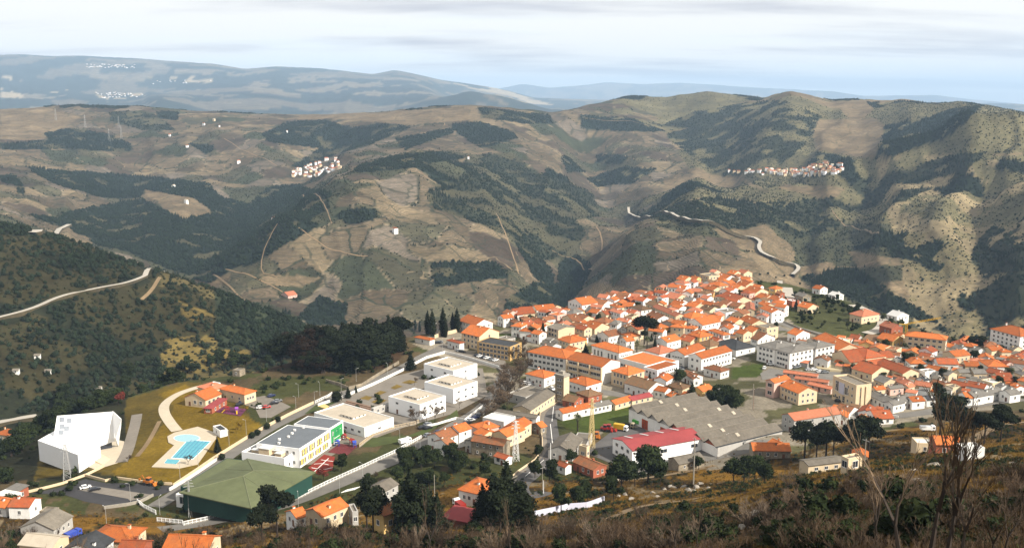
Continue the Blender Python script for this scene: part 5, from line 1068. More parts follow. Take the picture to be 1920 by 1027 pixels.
# ------------------------------------------------------------------ more houses read off the photograph (k, L, F, R, h, roof, colour, wall, axis)
HS = [
('c1',(565,420),(660,455),(830,430),6,'gable','orange','white','y'),('c1',(750,340),(835,410),(935,390),5,'gable','red','white','y'),('c1',(855,315),(925,390),(1130,370),5,'gable','red','cream','y'),
('c1',(1060,285),(1140,335),(1450,300),6,'gable','orange','white','y'),('c1',(740,465),(820,525),(920,505),4,'gable','old','stone','x'),('c1',(890,430),(960,480),(1085,475),4,'hip','old','cream','x'),
('c1',(900,540),(1020,570),(1090,505),5,'gable','red','white','y'),('c1',(1100,495),(1240,545),(1385,520),5,'gable','red','cream','x'),('c1',(1560,430),(1680,500),(1790,470),6,'gable','old','cream','y'),
('c1',(1370,335),(1500,365),(1600,335),5,'gable','pink','white','x'),('c1',(1490,760),(1640,830),(1860,770),6,'hip','orange','cream','x'),('c1',(1190,815),(1370,880),(1540,850),4,'gable','fibre','white','x'),
('c1',(1620,900),(1700,950),(1780,910),5,'gable','orange','cream','x'),('c1',(1720,520),(1800,560),(1890,520),5,'gable','orange','white','y'),('c1',(580,740),(680,790),(820,745),4,'flat','concrete','grey','x'),
('c2',(110,355),(240,430),(410,370),7,'gable','orange','white','y'),('c2',(400,390),(540,450),(660,385),5,'gable','old','bright','x'),('c2',(680,405),(780,460),(850,440),6,'hip','orange','cream','x'),
('c2',(380,510),(470,545),(540,500),5,'gable','orange','white','x'),('c2',(530,520),(600,565),(680,530),5,'gable','red','cream','y'),('c2',(450,640),(600,695),(720,640),5,'hip','old','cream','x'),
('c2',(660,690),(780,705),(830,655),6,'pyramid','grey','white','x'),('c2',(670,490),(820,545),(920,520),7,'gable','pink','white','x'),('c2',(920,510),(1020,545),(1080,510),6,'gable','red','pink','x'),
('c2',(1020,440),(1120,505),(1225,465),6,'hip','brown','white','x'),('c2',(880,320),(960,350),(1060,320),6,'gable','red','brick','y'),('c2',(1060,335),(1160,365),(1230,325),7,'gable','red','bright','x'),
('c2',(1235,390),(1330,435),(1400,400),7,'gable','brown','cream','x'),('c2',(1330,430),(1640,600),(1740,570),7,'gable','pink','cream','x'),('c2',(1290,555),(1350,640),(1470,595),6,'gable','old','white','x'),
('c2',(1215,710),(1330,765),(1555,740),5,'hip','orange','yellow','x'),('c2',(850,845),(970,895),(1095,855),5,'hip','orange','cream','x'),('c2',(820,905),(900,955),(1010,930),6,'gable','orange','white','y'),
('c2',(510,835),(640,895),(790,835),5,'gable','old','white','y'),('c2',(350,725),(430,790),(560,715),5,'gable','orange','cream','x'),('c2',(1360,920),(1510,980),(1680,910),5,'gable','orange','white','y'),
('c2',(1370,290),(1440,310),(1520,285),7,'gable','red','bright','y'),('c2',(1600,370),(1700,400),(1790,360),5,'gable','old','bright','x'),('c2',(1500,290),(1640,340),(1790,290),5,'gable','pink','cream','x'),
('c2',(140,700),(230,760),(320,720),5,'gable','old','white','x'),('c2',(1620,430),(1690,470),(1760,440),5,'gable','orange','white','x'),('c2',(160,590),(250,640),(400,600),4,'gable','old','cream','x'),
('c2',(0,590),(80,650),(200,620),5,'gable','orange','cream','x'),('c2',(0,890),(110,970),(280,920),5,'hip','orange','yellow','x'),('c2',(860,740),(900,770),(960,740),6,'gable','brown','grey','y'),
('c3',(480,195),(540,240),(640,205),7,'flat','concrete','cream','x'),('c3',(570,150),(630,170),(700,150),6,'gable','pink','cream','x'),('c3',(850,175),(920,200),(1000,170),5,'gable','orange','cream','x'),
('c3',(990,160),(1060,190),(1160,165),5,'gable','pink','cream','x'),('c3',(680,240),(780,285),(920,245),5,'gable','orange','white','x'),('c3',(145,810),(270,860),(500,805),6.5,'hip','orange','white','x'),
('c3',(255,890),(455,965),(680,885),7,'gable','orange','white','y'),('c3',(720,725),(790,790),(910,740),6,'flat','concrete','bright','x'),('c3',(1010,330),(1090,375),(1195,340),6,'gable','orange','cream','x'),
('c3',(1140,435),(1230,490),(1345,440),6,'gable','orange','cream','x'),('c3',(1460,395),(1530,420),(1615,395),6,'pyramid','orange','yellow','x'),('c3',(1655,565),(1780,605),(1895,590),4,'flat','white','brick','x'),
('c3',(1300,525),(1370,570),(1470,530),5,'gable','orange','cream','x'),('c3',(1500,550),(1545,595),(1625,560),6,'gable','orange','white','x'),('c3',(1300,620),(1380,670),(1510,650),6,'gable','orange','cream','x'),
('c3',(1330,690),(1470,775),(1645,750),7,'gable','orange','bright','x'),('c3',(1075,860),(1170,950),(1325,905),5,'gable','orange','cream','x'),('c3',(820,870),(930,915),(1060,880),5,'gable','orange','cream','x'),
('c3',(690,920),(850,975),(1010,950),5,'gable','old','white','x'),('c3',(470,700),(560,745),(650,700),5,'gable','brown','cream','x'),('c3',(210,650),(340,690),(480,650),6,'gable','orange','cream','x'),
('c3',(440,640),(560,680),(670,640),5,'gable','orange','cream','x'),('c3',(670,620),(800,650),(960,620),6,'gable','old','pink','x'),('c3',(860,520),(940,620),(1010,560),5,'gable','red','cream','x'),
('c3',(480,400),(600,440),(740,410),6,'gable','orange','cream','x'),('c3',(590,330),(700,380),(790,350),6,'hip','orange','cream','x'),('c3',(740,430),(870,440),(1050,420),5,'gable','orange','white','x'),
('c3',(90,260),(190,290),(290,255),6,'gable','orange','cream','x'),('c3',(280,260),(360,280),(410,250),6,'gable','orange','yellow','x'),('c3',(20,640),(120,680),(200,630),5,'gable','orange','bright','x'),
('c3',(1560,470),(1600,490),(1640,470),4,'gable','old','brick','x'),('c3',(1050,600),(1170,720),(1270,745),6,'gable','pink','cream','x'),('c3',(880,370),(960,410),(1050,380),5,'gable','orange','cream','x'),
('c5',(1100,220),(1190,270),(1340,230),4,'gable','orange','cream','x'),('c5',(970,260),(1060,300),(1160,260),5,'gable','orange','cream','x'),('c5',(1150,350),(1260,385),(1540,330),6,'gable','old','white','x'),
('c5',(540,370),(640,420),(760,380),4,'gable','red','pink','x'),('c5',(150,360),(280,420),(380,360),4,'gable','red','cream','x'),('c5',(1340,160),(1400,230),(1470,180),7,'flat','concrete','cream','x'),
('c5',(160,870),(330,950),(440,910),4,'gable','old','white','x'),('c4',(1390,660),(1470,700),(1590,670),4,'gable','red','bright','x'),
('c6',(20,190),(100,240),(260,190),5,'gable','orange','bright','x'),('c6',(700,290),(850,330),(880,290),3,'flat','white','cream','x'),
('c7',(-20,210),(60,250),(110,220),5,'gable','orange','cream','x'),('c7',(900,310),(1040,325),(1150,265),3,'gable','orange','stone','y'),('c7',(1340,420),(1420,470),(1530,420),5,'gable','orange','cream','y'),('c7',(1500,440),(1560,480),(1700,470),4.5,'hip','orange','cream','x'),
('c7',(110,560),(200,655),(440,650),4,'hip','orange','white','x'),('c7',(545,580),(600,650),(935,655),4,'gable','red','white','y'),('c7',(780,490),(870,560),(1010,500),4.5,'gable','orange','cream','y'),('c7',(975,620),(1010,680),(1240,685),3.5,'gable','orange','cream','y'),
('c7',(1240,600),(1340,700),(1650,690),4.5,'hip','orange','white','x'),('c7',(1550,610),(1640,650),(1740,640),5,'gable','red','pink','x'),('c7',(1430,790),(1480,830),(1720,825),4,'gable','red','cream','y'),('c7',(1380,850),(1440,910),(1730,890),3.5,'gable','red','cream','y'),
('c7',(880,740),(930,785),(1090,770),4,'gable','grey','cream','y'),('c7',(1100,745),(1140,800),(1320,785),4,'gable','grey','cream','y'),('c7',(820,400),(960,440),(1085,420),4,'gable','grey','white','x'),('c7',(1090,430),(1180,470),(1340,450),4,'gable','grey','white','x'),
('c7',(320,740),(430,780),(610,760),4,'flat','grey','white','x'),('c7',(300,860),(420,900),(500,880),3,'gable','slate','white','y'),('c7',(700,790),(780,830),(880,790),4,'gable','grey','cream','x'),('c7',(1660,420),(1740,440),(1890,420),4,'gable','fibre','cream','x'),
('c7',(1700,560),(1760,600),(1830,570),4,'gable','orange','cream','x'),('c7',(1820,780),(1860,830),(1960,800),4,'gable','grey','cream','x'),('c7',(1700,960),(1780,1010),(1920,1000),4,'gable','orange','white','x'),('c7',(1480,960),(1560,1000),(1700,985),3.5,'gable','grey','white','x'),
('d1',(0,470),(110,520),(250,470),4,'gable','grey','white','y'),('d1',(140,420),(240,480),(330,420),4,'gable','grey','white','y'),('d1',(290,410),(360,470),(520,440),4,'gable','orange','white','y'),('d1',(500,390),(570,440),(700,430),3.5,'gable','slate','white','y'),
('d1',(0,260),(60,290),(260,260),3.5,'gable','grey','pink','y'),('d1',(240,240),(320,270),(400,240),3.5,'gable','pink','cream','y'),('d1',(1050,350),(1110,420),(1170,400),4,'gable','orange','white','y'),('d1',(1120,350),(1230,420),(1310,370),4,'gable','grey','white','y'),
('d1',(1260,330),(1360,390),(1450,350),4,'gable','grey','white','y'),('d1',(1400,300),(1480,350),(1560,310),4,'gable','grey','white','y'),('d1',(1600,320),(1720,380),(1830,340),4,'gable','grey','white','y'),('d1',(850,240),(930,290),(1010,260),3.5,'flat','concrete','cream','x'),
('d1',(1330,170),(1480,230),(1590,190),3.5,'flat','white','cream','x'),('c6',(1290,880),(1400,950),(1560,900),3.6,'gable','grey','cream','x'),('c6',(1560,890),(1700,960),(1860,930),3.6,'gable','pink','pink','x'),('c6',(1540,560),(1600,600),(1660,570),3.5,'flat','slate','white','x'),
('c8',(1540,290),(1590,330),(1720,300),3.6,'gable','orange','cream','y'),('c8',(1560,400),(1780,560),(1900,500),3.6,'gable','grey','white','x'),('c8',(1340,720),(1400,760),(1500,730),3,'gable','orange','cream','x'),
('px',(1600,589),(1615,596),(1642,588),5,'hip','pink','cream','x'),('px',(1505,574),(1515,580),(1525,574),4,'gable','orange','cream','x'),('px',(1530,540),(1538,544),(1545,540),4,'gable','orange','white','x'),('px',(1560,552),(1566,556),(1575,552),3,'gable','white','white','x'),
('px',(1672,590),(1682,596),(1695,590),3,'gable','white','white','x'),('px',(1660,610),(1672,618),(1682,612),5,'gable','pink','brick','x'),('px',(1500,553),(1505,558),(1512,554),4,'gable','grey','stone','x'),
]
for k, a, b_, c_, h, rf, rc, wc, ax in HS:
    SHR[0] = .88; B(k, a, b_, c_, h, None, roof=rf, rc=rc, wc=wc, axis=ax)
SHR[0] = 1.0
# infill of the old town: small houses wherever the street grid leaves room
def near(x, y, r):
    for fx, fy, fr, fa, fw_, fd_ in FOOT:
        dx_, dy_ = x-fx, y-fy
        if abs(dx_) > fr+r or abs(dy_) > fr+r: continue
        c, s_ = math.cos(fa), math.sin(fa); lx, ly = dx_*c+dy_*s_, -dx_*s_+dy_*c
        if abs(lx) < fw_/2+r*.72 and abs(ly) < fd_/2+r*.72: return True
    return False
TOWNP = [[(945,604),(1000,575),(1060,583),(1100,566),(1180,557),(1262,538),(1340,524),(1400,524),(1440,560),(1475,590),(1440,612),(1380,640),(1300,640),(1230,640),(1120,640),(1030,650),(985,640)],
         [(1500,640),(1660,640),(1790,655),(1900,662),(1960,680),(1960,745),(1860,745),(1780,745),(1700,745),(1640,712),(1560,690),(1500,690)],
         [(1190,720),(1260,700),(1300,715),(1330,740),(1300,760),(1240,750)],[(1560,770),(1640,770),(1690,790),(1640,800),(1560,800)]]
KEEP = []
def inside(u, v, poly):
    c = False
    for i in range(len(poly)):
        x1, y1 = poly[i]; x2, y2 = poly[(i+1) % len(poly)]
        if (y1 > v) != (y2 > v) and u < (x2-x1)*(v-y1)/(y2-y1)+x1: c = not c
    return c
rr = random.Random(5); nfill = 0
ga = R(-34); cand = []
TREESPOTS = [(1210,625,9),(1180,640,8),(1205,640,8),(1098,660,7),(1018,622,6),(1385,560,6),(1250,725,8),(1295,735,8)]
tsp = [(P(u, v), r) for u, v, r in TREESPOTS]
for i in range(-60, 60):
    for j in range(-60, 60):
        gx, gy = i*9.0, j*8.4+ (3 if i % 2 else 0); x = 190+gx*math.cos(ga)-gy*math.sin(ga)+rr.uniform(-1.9, 1.9); y = 650+gx*math.sin(ga)+gy*math.cos(ga)+rr.uniform(-1.9, 1.9)
        if y < 430 or y > 860: continue
        z = float(H(x, y)); u, v = project(x, y, z)
        if not any(inside(u, v, pl) for pl in TOWNP): continue
        r = rr.uniform(3.6, 4.9)
        if near(x, y, r) or any((p.x-x)**2+(p.y-y)**2 < rd*rd for p, rd in tsp): continue
        if rr.random() < (.09 if u < 1480 else .14): continue
        w = rr.uniform(6.0, 10.0); d = rr.uniform(5.5, 8.2); az = ga+rr.choice([0, math.pi/2])*1+rr.uniform(-.30, .30)
        if az > 0: az -= math.pi/2; w, d = d, w
        h = rr.choice([3.2, 4.8, 5.4, 6.0, 6.6]) if u < 1480 else rr.choice([3.2, 3.6, 5.0])
        rc = rr.choices(['orange','pink','red','old','brown','grey'], [30,18,19,22,8,3] if u < 1480 else [26,10,24,12,4,20])[0]; wc = rr.choices(['white','bright','cream','yellow','pink','grey'], [46,14,26,4,4,3])[0]
        rf = rr.choices(['gable','hip','flat'], [72,22,3])[0]; ax = rr.choice('xy')
        FOOT.append((x, y, .5*math.hypot(w, d), az, w, d)); nfill += 1
        cand.append((y, x, z, w, d, az, h, rf, rc, wc, ax, FOOT[-1]))
cand.sort(key=lambda c: c[0]); NIND = 300-sum(1 for o in col.objects if o.get('category') == 'house')
far = MB()
for i, (y, x, z, w, d, az, h, rf, rc, wc, ax, ft) in enumerate(cand):
    if i < NIND:
        o = building(x, y, z, w, d, az, h, roof=rf, rc=rc, wc=wc, axis=ax, rng=rr); FOOT.pop(); AUTO.append((o, wc, rc if rf != 'flat' else 'concrete', rf, ft)); continue
    c, s_ = math.cos(az), math.sin(az); f_ = lambda a, b_, e: (x+a*c-b_*s_, y+a*s_+b_*c, z+e); hw, hd = w/2, d/2; rise = (hd if ax == 'x' else hw)*.42; o_ = .4
    far.hexa([f_(-hw,-hd,-2.5),f_(hw,-hd,-2.5),f_(hw,hd,-2.5),f_(-hw,hd,-2.5)], [f_(-hw,-hd,h),f_(hw,-hd,h),f_(hw,hd,h),f_(-hw,hd,h)], WALLS[wc])
    ix, iy = ((-.15, hd+o_-.1) if ax == 'x' else (hw+o_-.1, -.15)) if rf == 'gable' else (min(w,d)/2, min(w,d)/2)
    if rf == 'gable':
        far.hexa([f_(-hw+.01,-hd+.01,h+.01),f_(hw-.01,-hd+.01,h+.01),f_(hw-.01,hd-.01,h+.01),f_(-hw+.01,hd-.01,h+.01)], [f_(-hw+(.01 if ax=='x' else hw-.1),-hd+(hd-.1 if ax=='x' else .01),h+rise),f_(hw-(.01 if ax=='x' else hw-.1),-hd+(hd-.1 if ax=='x' else .01),h+rise),f_(hw-(.01 if ax=='x' else hw-.1),hd-(hd-.1 if ax=='x' else .01),h+rise),f_(-hw+(.01 if ax=='x' else hw-.1),hd-(hd-.1 if ax=='x' else .01),h+rise)], WALLS[wc])
        for sg in (-1, 1):
            if ax == 'x': a = [f_(-hw-.25,sg*(hd+o_),h-o_*.42),f_(hw+.25,sg*(hd+o_),h-o_*.42),f_(hw+.25,0,h+rise+.05),f_(-hw-.25,0,h+rise+.05)]
            else: a = [f_(sg*(hw+o_),hd+.25,h-o_*.42),f_(sg*(hw+o_),-hd-.25,h-o_*.42),f_(0,-hd-.25,h+rise+.05),f_(0,hd+.25,h+rise+.05)]
            if sg > 0: a = a[::-1]
            far.hexa(a, [(p[0],p[1],p[2]+.22) for p in a], ROOFS[rc])
    else:
        m_ = min(hw, hd)*.97; far.hexa([f_(-hw-o_,-hd-o_,h+.01),f_(hw+o_,-hd-o_,h+.01),f_(hw+o_,hd+o_,h+.01),f_(-hw-o_,hd+o_,h+.01)], [f_(-hw+m_,-hd+m_,h+rise),f_(hw-m_,-hd+m_,h+rise),f_(hw-m_,hd-m_,h+rise),f_(-hw+m_,hd-m_,h+rise)], ROOFS[rc])
    for k_ in range(int(h/2.7)):
        zz = .9+k_*2.8
        for t in (-.3, 0, .3): far.hexa([f_(t*w-.5,-hd-.05,zz),f_(t*w+.5,-hd-.05,zz),f_(t*w+.5,-hd,zz),f_(t*w-.5,-hd,zz)], [f_(t*w-.5,-hd-.05,zz+1.3),f_(t*w+.5,-hd-.05,zz+1.3),f_(t*w+.5,-hd,zz+1.3),f_(t*w-.5,-hd,zz+1.3)], GLASS)
        for t in (-.22, .22): far.hexa([f_(hw,t*d-.45,zz),f_(hw+.05,t*d-.45,zz),f_(hw+.05,t*d+.45,zz),f_(hw,t*d+.45,zz)], [f_(hw,t*d-.45,zz+1.2),f_(hw+.05,t*d-.45,zz+1.2),f_(hw+.05,t*d+.45,zz+1.2),f_(hw,t*d+.45,zz+1.2)], GLASS)
# sheds, garages and yard walls squeezed between the houses: too small and too many to tell apart
sm = MB(); ns = 0
for i in range(-100, 100):
    for j in range(-100, 100):
        gx, gy = i*5.6, j*5.2; x = 190+gx*math.cos(ga)-gy*math.sin(ga)+rr.uniform(-1.2, 1.2); y = 650+gx*math.sin(ga)+gy*math.cos(ga)+rr.uniform(-1.2, 1.2)
        if y < 430 or y > 860: continue
        z = float(H(x, y)); u, v = project(x, y, z)
        if not any(inside(u, v, pl) for pl in TOWNP) or near(x, y, 1.7) or rr.random() < .25 or any((p.x-x)**2+(p.y-y)**2 < rd*rd for p, rd in tsp): continue
        w, d, h = rr.uniform(3, 5.2), rr.uniform(2.4, 4.2), rr.uniform(2.0, 3.2); c, s_ = math.cos(ga), math.sin(ga); f_ = lambda a, b_, e: (x+a*c-b_*s_, y+a*s_+b_*c, z+e); ns += 1
        FOOT.append((x, y, .5*math.hypot(w, d), ga, w, d)); k_ = rr.random()
        if k_ < .18: sm.hexa([f_(-w/2-1.5,-.12,-1),f_(w/2+1.5,-.12,-1),f_(w/2+1.5,.12,-1),f_(-w/2-1.5,.12,-1)], [f_(-w/2-1.5,-.12,1.5),f_(w/2+1.5,-.12,1.5),f_(w/2+1.5,.12,1.5),f_(-w/2-1.5,.12,1.5)], WALLS['white']); continue
        sm.hexa([f_(-w/2,-d/2,-1),f_(w/2,-d/2,-1),f_(w/2,d/2,-1),f_(-w/2,d/2,-1)], [f_(-w/2,-d/2,h),f_(w/2,-d/2,h),f_(w/2,d/2,h+.5),f_(-w/2,d/2,h+.5)], WALLS[rr.choice(['white','white','cream','grey','bright','stone'])])
        sm.hexa([f_(-w/2-.2,-d/2-.25,h-.02),f_(w/2+.2,-d/2-.25,h-.02),f_(w/2+.2,d/2+.2,h+.55),f_(-w/2-.2,d/2+.2,h+.55)], [f_(-w/2-.2,-d/2-.25,h+.14),f_(w/2+.2,-d/2-.25,h+.14),f_(w/2+.2,d/2+.2,h+.71),f_(-w/2-.2,d/2+.2,h+.71)], ROOFS[rr.choice(['old','red','orange','grey','brown','concrete','pink','fibre'])])
link('sheds_and_yard_walls', sm.mesh('sheds_and_yard_walls'), kind='stuff'); print('sheds', ns)
if far.v: link('farther_houses', far.mesh('farther_houses'), kind='stuff')
print('infill houses', nfill, 'auto', len(AUTO), 'foot', len(FOOT))
# --- labels that single each house out: look, then place relative to something one can find
MARKS = [('umbrella pine',1208,600),('black slate roof',1375,645),('grey-roofed apartments',1490,655),('beige theatre block',1600,725),('concrete tower',1053,725),('eight-ridged factory',1330,790),('ochre office',930,645),
 ('lone town cypress',1018,622),('brick flat-roofed shell',1487,565),('yellow crane block',1733,640),('hall with tall windows',1147,650),('flat-roofed block on the hilltop',1331,520),('long white school wing',1330,672),('red-roofed school',1620,690),
 ('hillside umbrella pines',1800,775),('yellow villa',1314,628),('tall block at the right edge',1900,630),('black hilltop conifer',1343,545),('twin palms',1195,650),('long pink-roofed terrace row',1245,588),('white cottage row by the field',1840,720),
 ('last houses on the rim',1100,562),('orange roofs over the gorge',975,590),('conifer pair on the ridge',1276,532),('big orange hipped roof',1301,590),('rim road bend',1470,545),('gardens beyond the town',1560,580)]
RN = {'orange':'orange','red':'red','old':'weathered','brown':'brown','pink':'faded pink','grey':'grey','concrete':'concrete','fibre':'grey sheet','white':'white','slate':'black','beige':'beige','green':'green','crimson':'crimson','bluegrey':'grey'}
WN = {'white':'white','bright':'bright white','cream':'cream','yellow':'yellow','pink':'pink','grey':'grey','stone':'stone','brick':'brick','green':'green','ochre':'ochre','lav':'pale'}
ORDN = ['', 'second ', 'third ', 'fourth ', 'fifth ', 'sixth ', 'seventh ', 'eighth ', 'ninth ', 'tenth ', 'eleventh ', 'twelfth ', 'thirteenth ', 'fourteenth ', 'fifteenth ']
def autolabel(items, fmt, marks, scale_v=2.6):
    """items: (obj, u, v, words) -> label with landmark, direction and rank"""
    by = {}
    for o, u, v, wd in items:
        nm, mu, mv = min(marks, key=lambda m: math.hypot(u-m[1], (v-m[2])*scale_v)); du, dv = u-mu, (v-mv)*scale_v
        rel = ('right of' if du > 0 else 'left of') if abs(du) > abs(dv) else ('in front of' if dv > 0 else 'behind')
        by.setdefault((wd, rel, nm), []).append((math.hypot(du, dv), o))
    for (wd, rel, nm), l in by.items():
        l.sort(key=lambda t: t[0])
        for i, (_, o) in enumerate(l): o['label'] = fmt(wd, ORDN[min(i, 14)], rel, nm)
items = []
for o, wc, rc, rf, ft in AUTO:
    u, v = project(o.location.x, o.location.y, o.location.z+4)
    items.append((o, float(u), float(v), '%s-walled house, %s %s roof' % (WN[wc], RN[rc], {'gable':'gabled','hip':'hipped','flat':'flat','pyramid':'pointed','shed':'sloping'}[rf])))
    o['group'] = 'houses of the town'
autolabel(items, lambda wd, r, rel, nm: ('%s, %s%s the %s' % (wd, r if r else 'nearest ', rel, nm)), MARKS)
# ------------------------------------------------------------------ foliage
def foliage(name, c1, c2, objvar=.25, scale=.9):
    m, nt, b = newmat(name); L = nt.links; g = nd(nt, 'ShaderNodeNewGeometry'); oi = nd(nt, 'ShaderNodeObjectInfo'); tcn = nd(nt, 'ShaderNodeTexCoord')
    c = mixc(nt, ramp(nt, noise(nt, tcn.outputs['Object'], scale, 3, .7), .35, .65), c1, c2); k = mul(nt, ramp(nt, oi.outputs['Random'], 0, 1, 1-objvar, 1+objvar), ramp(nt, noise(nt, g.outputs['Position'], .05, 2), .3, .7, .8, 1.2))
    vv = nd(nt, 'ShaderNodeVectorMath', operation='SCALE'); L.new(c, vv.inputs[0]); L.new(k, vv.inputs['Scale']); L.new(vv.outputs[0], b.inputs['Base Color']); b.inputs['Specular IOR Level'].default_value = .08
    return m
F_CON = foliage('conifer_needles', (.007,.010,.005), (.016,.021,.009)); F_RED = foliage('rusty_foliage', (.011,.008,.005), (.026,.014,.007)); F_GRN = foliage('evergreen_leaves', (.008,.013,.005), (.027,.036,.011)); F_OLV = foliage('olive_leaves', (.035,.042,.020), (.065,.072,.034))
F_YEL = foliage('yellowing_leaves', (.12,.075,.012), (.20,.13,.02)); F_PNK = foliage('reddish_leaves', (.11,.02,.014), (.16,.04,.03)); F_FAR = foliage('hill_trees', (.009,.015,.009), (.021,.030,.016), objvar=.3); F_SCR = foliage('hill_scrub', (.020,.023,.012), (.046,.045,.022), objvar=.3)
BARK = plain('bark', (.032,.023,.017), var=.3); TWIG = plain('twigs', (.085,.058,.036), var=.35, objvar=.3); TWIGR = plain('reddish_twigs', (.075,.048,.028), var=.35, objvar=.3); TWIGP = plain('pale_twigs', (.11,.08,.055), var=.3, objvar=.2)
def leaf_cloud(lobes, n, size, seed, flat=.0):
    """leaf-sized faces spread through ellipsoid lobes (cx, cy, cz, rx, ry, rz)"""
    g = np.random.default_rng(seed); lo = np.array(lobes, float); vol = lo[:, 3]*lo[:, 4]*lo[:, 5]; pick = g.choice(len(lo), n, p=vol**.7/np.sum(vol**.7))
    d = g.normal(size=(n, 3)); d /= np.linalg.norm(d, axis=1)[:, None]; r = g.uniform(.35, 1, n)**.45; r *= g.uniform(.86, 1.08, n)
    c = lo[pick, :3]+d*r[:, None]*lo[pick, 3:]
    nn = d*.7+g.normal(size=(n, 3))*.6; nn /= np.linalg.norm(nn, axis=1)[:, None]
    a = np.cross(nn, g.normal(size=(n, 3))); a /= np.linalg.norm(a, axis=1)[:, None]; b = np.cross(nn, a); s = size*g.uniform(.6, 1.4, n)[:, None]
    p = np.stack([c-a*s, c-b*s*.6, c+a*s, c+b*s*.6], 1).reshape(-1, 3)
    return p, np.arange(4*n).reshape(-1, 4)
def cloud_mesh(name, lobes, n, size, seed, mat, core=.72):
    p, f = leaf_cloud(lobes, n, size, seed); P_, F_ = [p], [f]; k = len(p); fl = [tuple(x) for x in f]; ver = [tuple(x) for x in p]
    if core:
        for cx, cy, cz, rx, ry, rz in lobes:      # dense inner mass of twigs and leaves
            ring = 6; base = len(ver)
            for j, (zf, rf) in enumerate(((-.95, .25), (-.45, .85), (.25, .95), (.8, .5))):
                for i in range(ring):
                    t = 2*math.pi*(i+j*.5)/ring; q_ = core*(.85+.25*random.Random(seed*31+i*7+j).random()); ver.append((cx+rx*rf*q_*math.cos(t), cy+ry*rf*q_*math.sin(t), cz+rz*zf*core))
            for j in range(3):
                for i in range(ring): a = base+j*ring+i; b = base+j*ring+(i+1) % ring; fl.append((a, b, b+ring, a+ring))
            fl.append(tuple(base+i for i in reversed(range(ring)))); fl.append(tuple(base+3*ring+i for i in range(ring)))
    me = bpy.data.meshes.new(name); me.from_pydata(ver, [], fl); me.materials.append(mat); me.update(); return me
def limbs(b, base, h, r, tops, mat):
    tip = Vector((base[0], base[1], base[2]+h)); b.bar(base, tip, r, mat, 6, r*.55)
    for t in tops: b.bar(tip-Vector((0, 0, h*.25)), t, r*.4, mat, 4, r*.12)
def rlobes(seed, n, R0, zc, rz, lr=(.35, .6)):
    g = random.Random(seed); out = []
    for i in range(n):
        a = g.uniform(0, 2*math.pi); q_ = R0*g.uniform(.15, .8)*.8; s_ = R0*g.uniform(*lr); out.append((math.cos(a)*q_, math.sin(a)*q_, zc+rz*g.uniform(-.6, .6), s_, s_, s_*g.uniform(.6, .9)*rz/R0*1.2))
    return out
PROTO = {}
def proto_tree(key, name, cat, crown, trunk, extra=None):
    root = bpy.data.objects.new(name, None); col.objects.link(root); root['category'] = cat
    if trunk: link('trunk', trunk, root)
    if crown: link('crown', crown, root)
    kids(root); PROTO[key] = [root, 0]; return root
def trunk_mesh(h, r, n=3, spread=2.0, up=1.5, seed=0, mat=None):
    g = random.Random(seed); b = MB(); limbs(b, (0, 0, -1.0), h+1, r, [Vector((g.uniform(-1, 1)*spread, g.uniform(-1, 1)*spread, h+up*g.uniform(.4, 1))) for _ in range(n)], mat or BARK); return b.mesh('trunk')
def cone_lobes(h, r, n=6, z0=.08, pw=.9):
    return [(0, 0, h*(z0+(1-z0)*(i+.5)/n), max(.25, r*(1-((i+.2)/n))**pw), max(.25, r*(1-((i+.2)/n))**pw), h/n*.95) for i in range(n)]
def cyp_lobes(h, r):
    return [(0, 0, h*z, r*f, r*f, h*.16) for z, f in ((.10,.7),(.24,.95),(.40,1.0),(.56,.92),(.72,.72),(.86,.42),(.95,.2))]
for v_ in range(2):
    proto_tree('cypress%d' % v_, 'cypress_tree', 'tree', cloud_mesh('crown', cyp_lobes(15, 1.8+.3*v_), 1300, .34, 3+v_, F_CON, .85), trunk_mesh(2, .25, 0))
    proto_tree('conifer%d' % v_, 'conifer_tree', 'tree', cloud_mesh('crown', cone_lobes(15, 4.2+.8*v_), 1700, .42, 13+v_, F_CON, .75), trunk_mesh(4, .3, 0))
    proto_tree('pine%d' % v_, 'pine_tree', 'tree', cloud_mesh('crown', rlobes(40+v_, 9, 5.0, 9.5, 3.4), 2000, .42, 23+v_, F_CON, .7), trunk_mesh(8, .32, 4, 3.0, 2.5, v_))
    proto_tree('umbrella%d' % v_, 'umbrella_pine', 'tree', cloud_mesh('crown', [(0,0,12.6,4.2,4.2,1.9),(2.6,1,12.0,2.6,2.6,1.6),(-2.6,-.8,11.8,2.8,2.6,1.6),(.8,-2.6,12.1,2.7,2.6,1.5),(-1,2.7,12.0,2.6,2.6,1.5)], 2200, .40, 33+v_, F_CON, .8), trunk_mesh(11, .33, 5, 3.2, 1.4, 9+v_))
    proto_tree('cedar%d' % v_, 'cedar_tree', 'tree', cloud_mesh('crown', rlobes(60+v_, 8, 5.5, 8.5, 6.0)+[(0,0,14,2,2,2.5)], 2200, .45, 43+v_, F_RED if v_ else F_CON, .75), trunk_mesh(6, .35, 2, 1.5, 3, 19+v_))
    proto_tree('broad%d' % v_, 'evergreen_tree', 'tree', cloud_mesh('crown', rlobes(80+v_, 8, 3.8, 5.4, 3.2), 1500, .36, 53+v_, F_GRN, .75), trunk_mesh(3.5, .22, 4, 2, 2, 29+v_))
    proto_tree('olive%d' % v_, 'olive_tree', 'tree', cloud_mesh('crown', rlobes(90+v_, 5, 2.0, 2.6, 1.4), 420, .28, 63+v_, F_OLV, .6), trunk_mesh(1.6, .15, 3, .8, .8, 39+v_))
    proto_tree('shrub%d' % v_, 'evergreen_shrub', 'shrub', cloud_mesh('crown', rlobes(100+v_, 4, 1.4, 1.1, .9, (.5,.8)), 420, .20, 73+v_, F_GRN, .75), None)
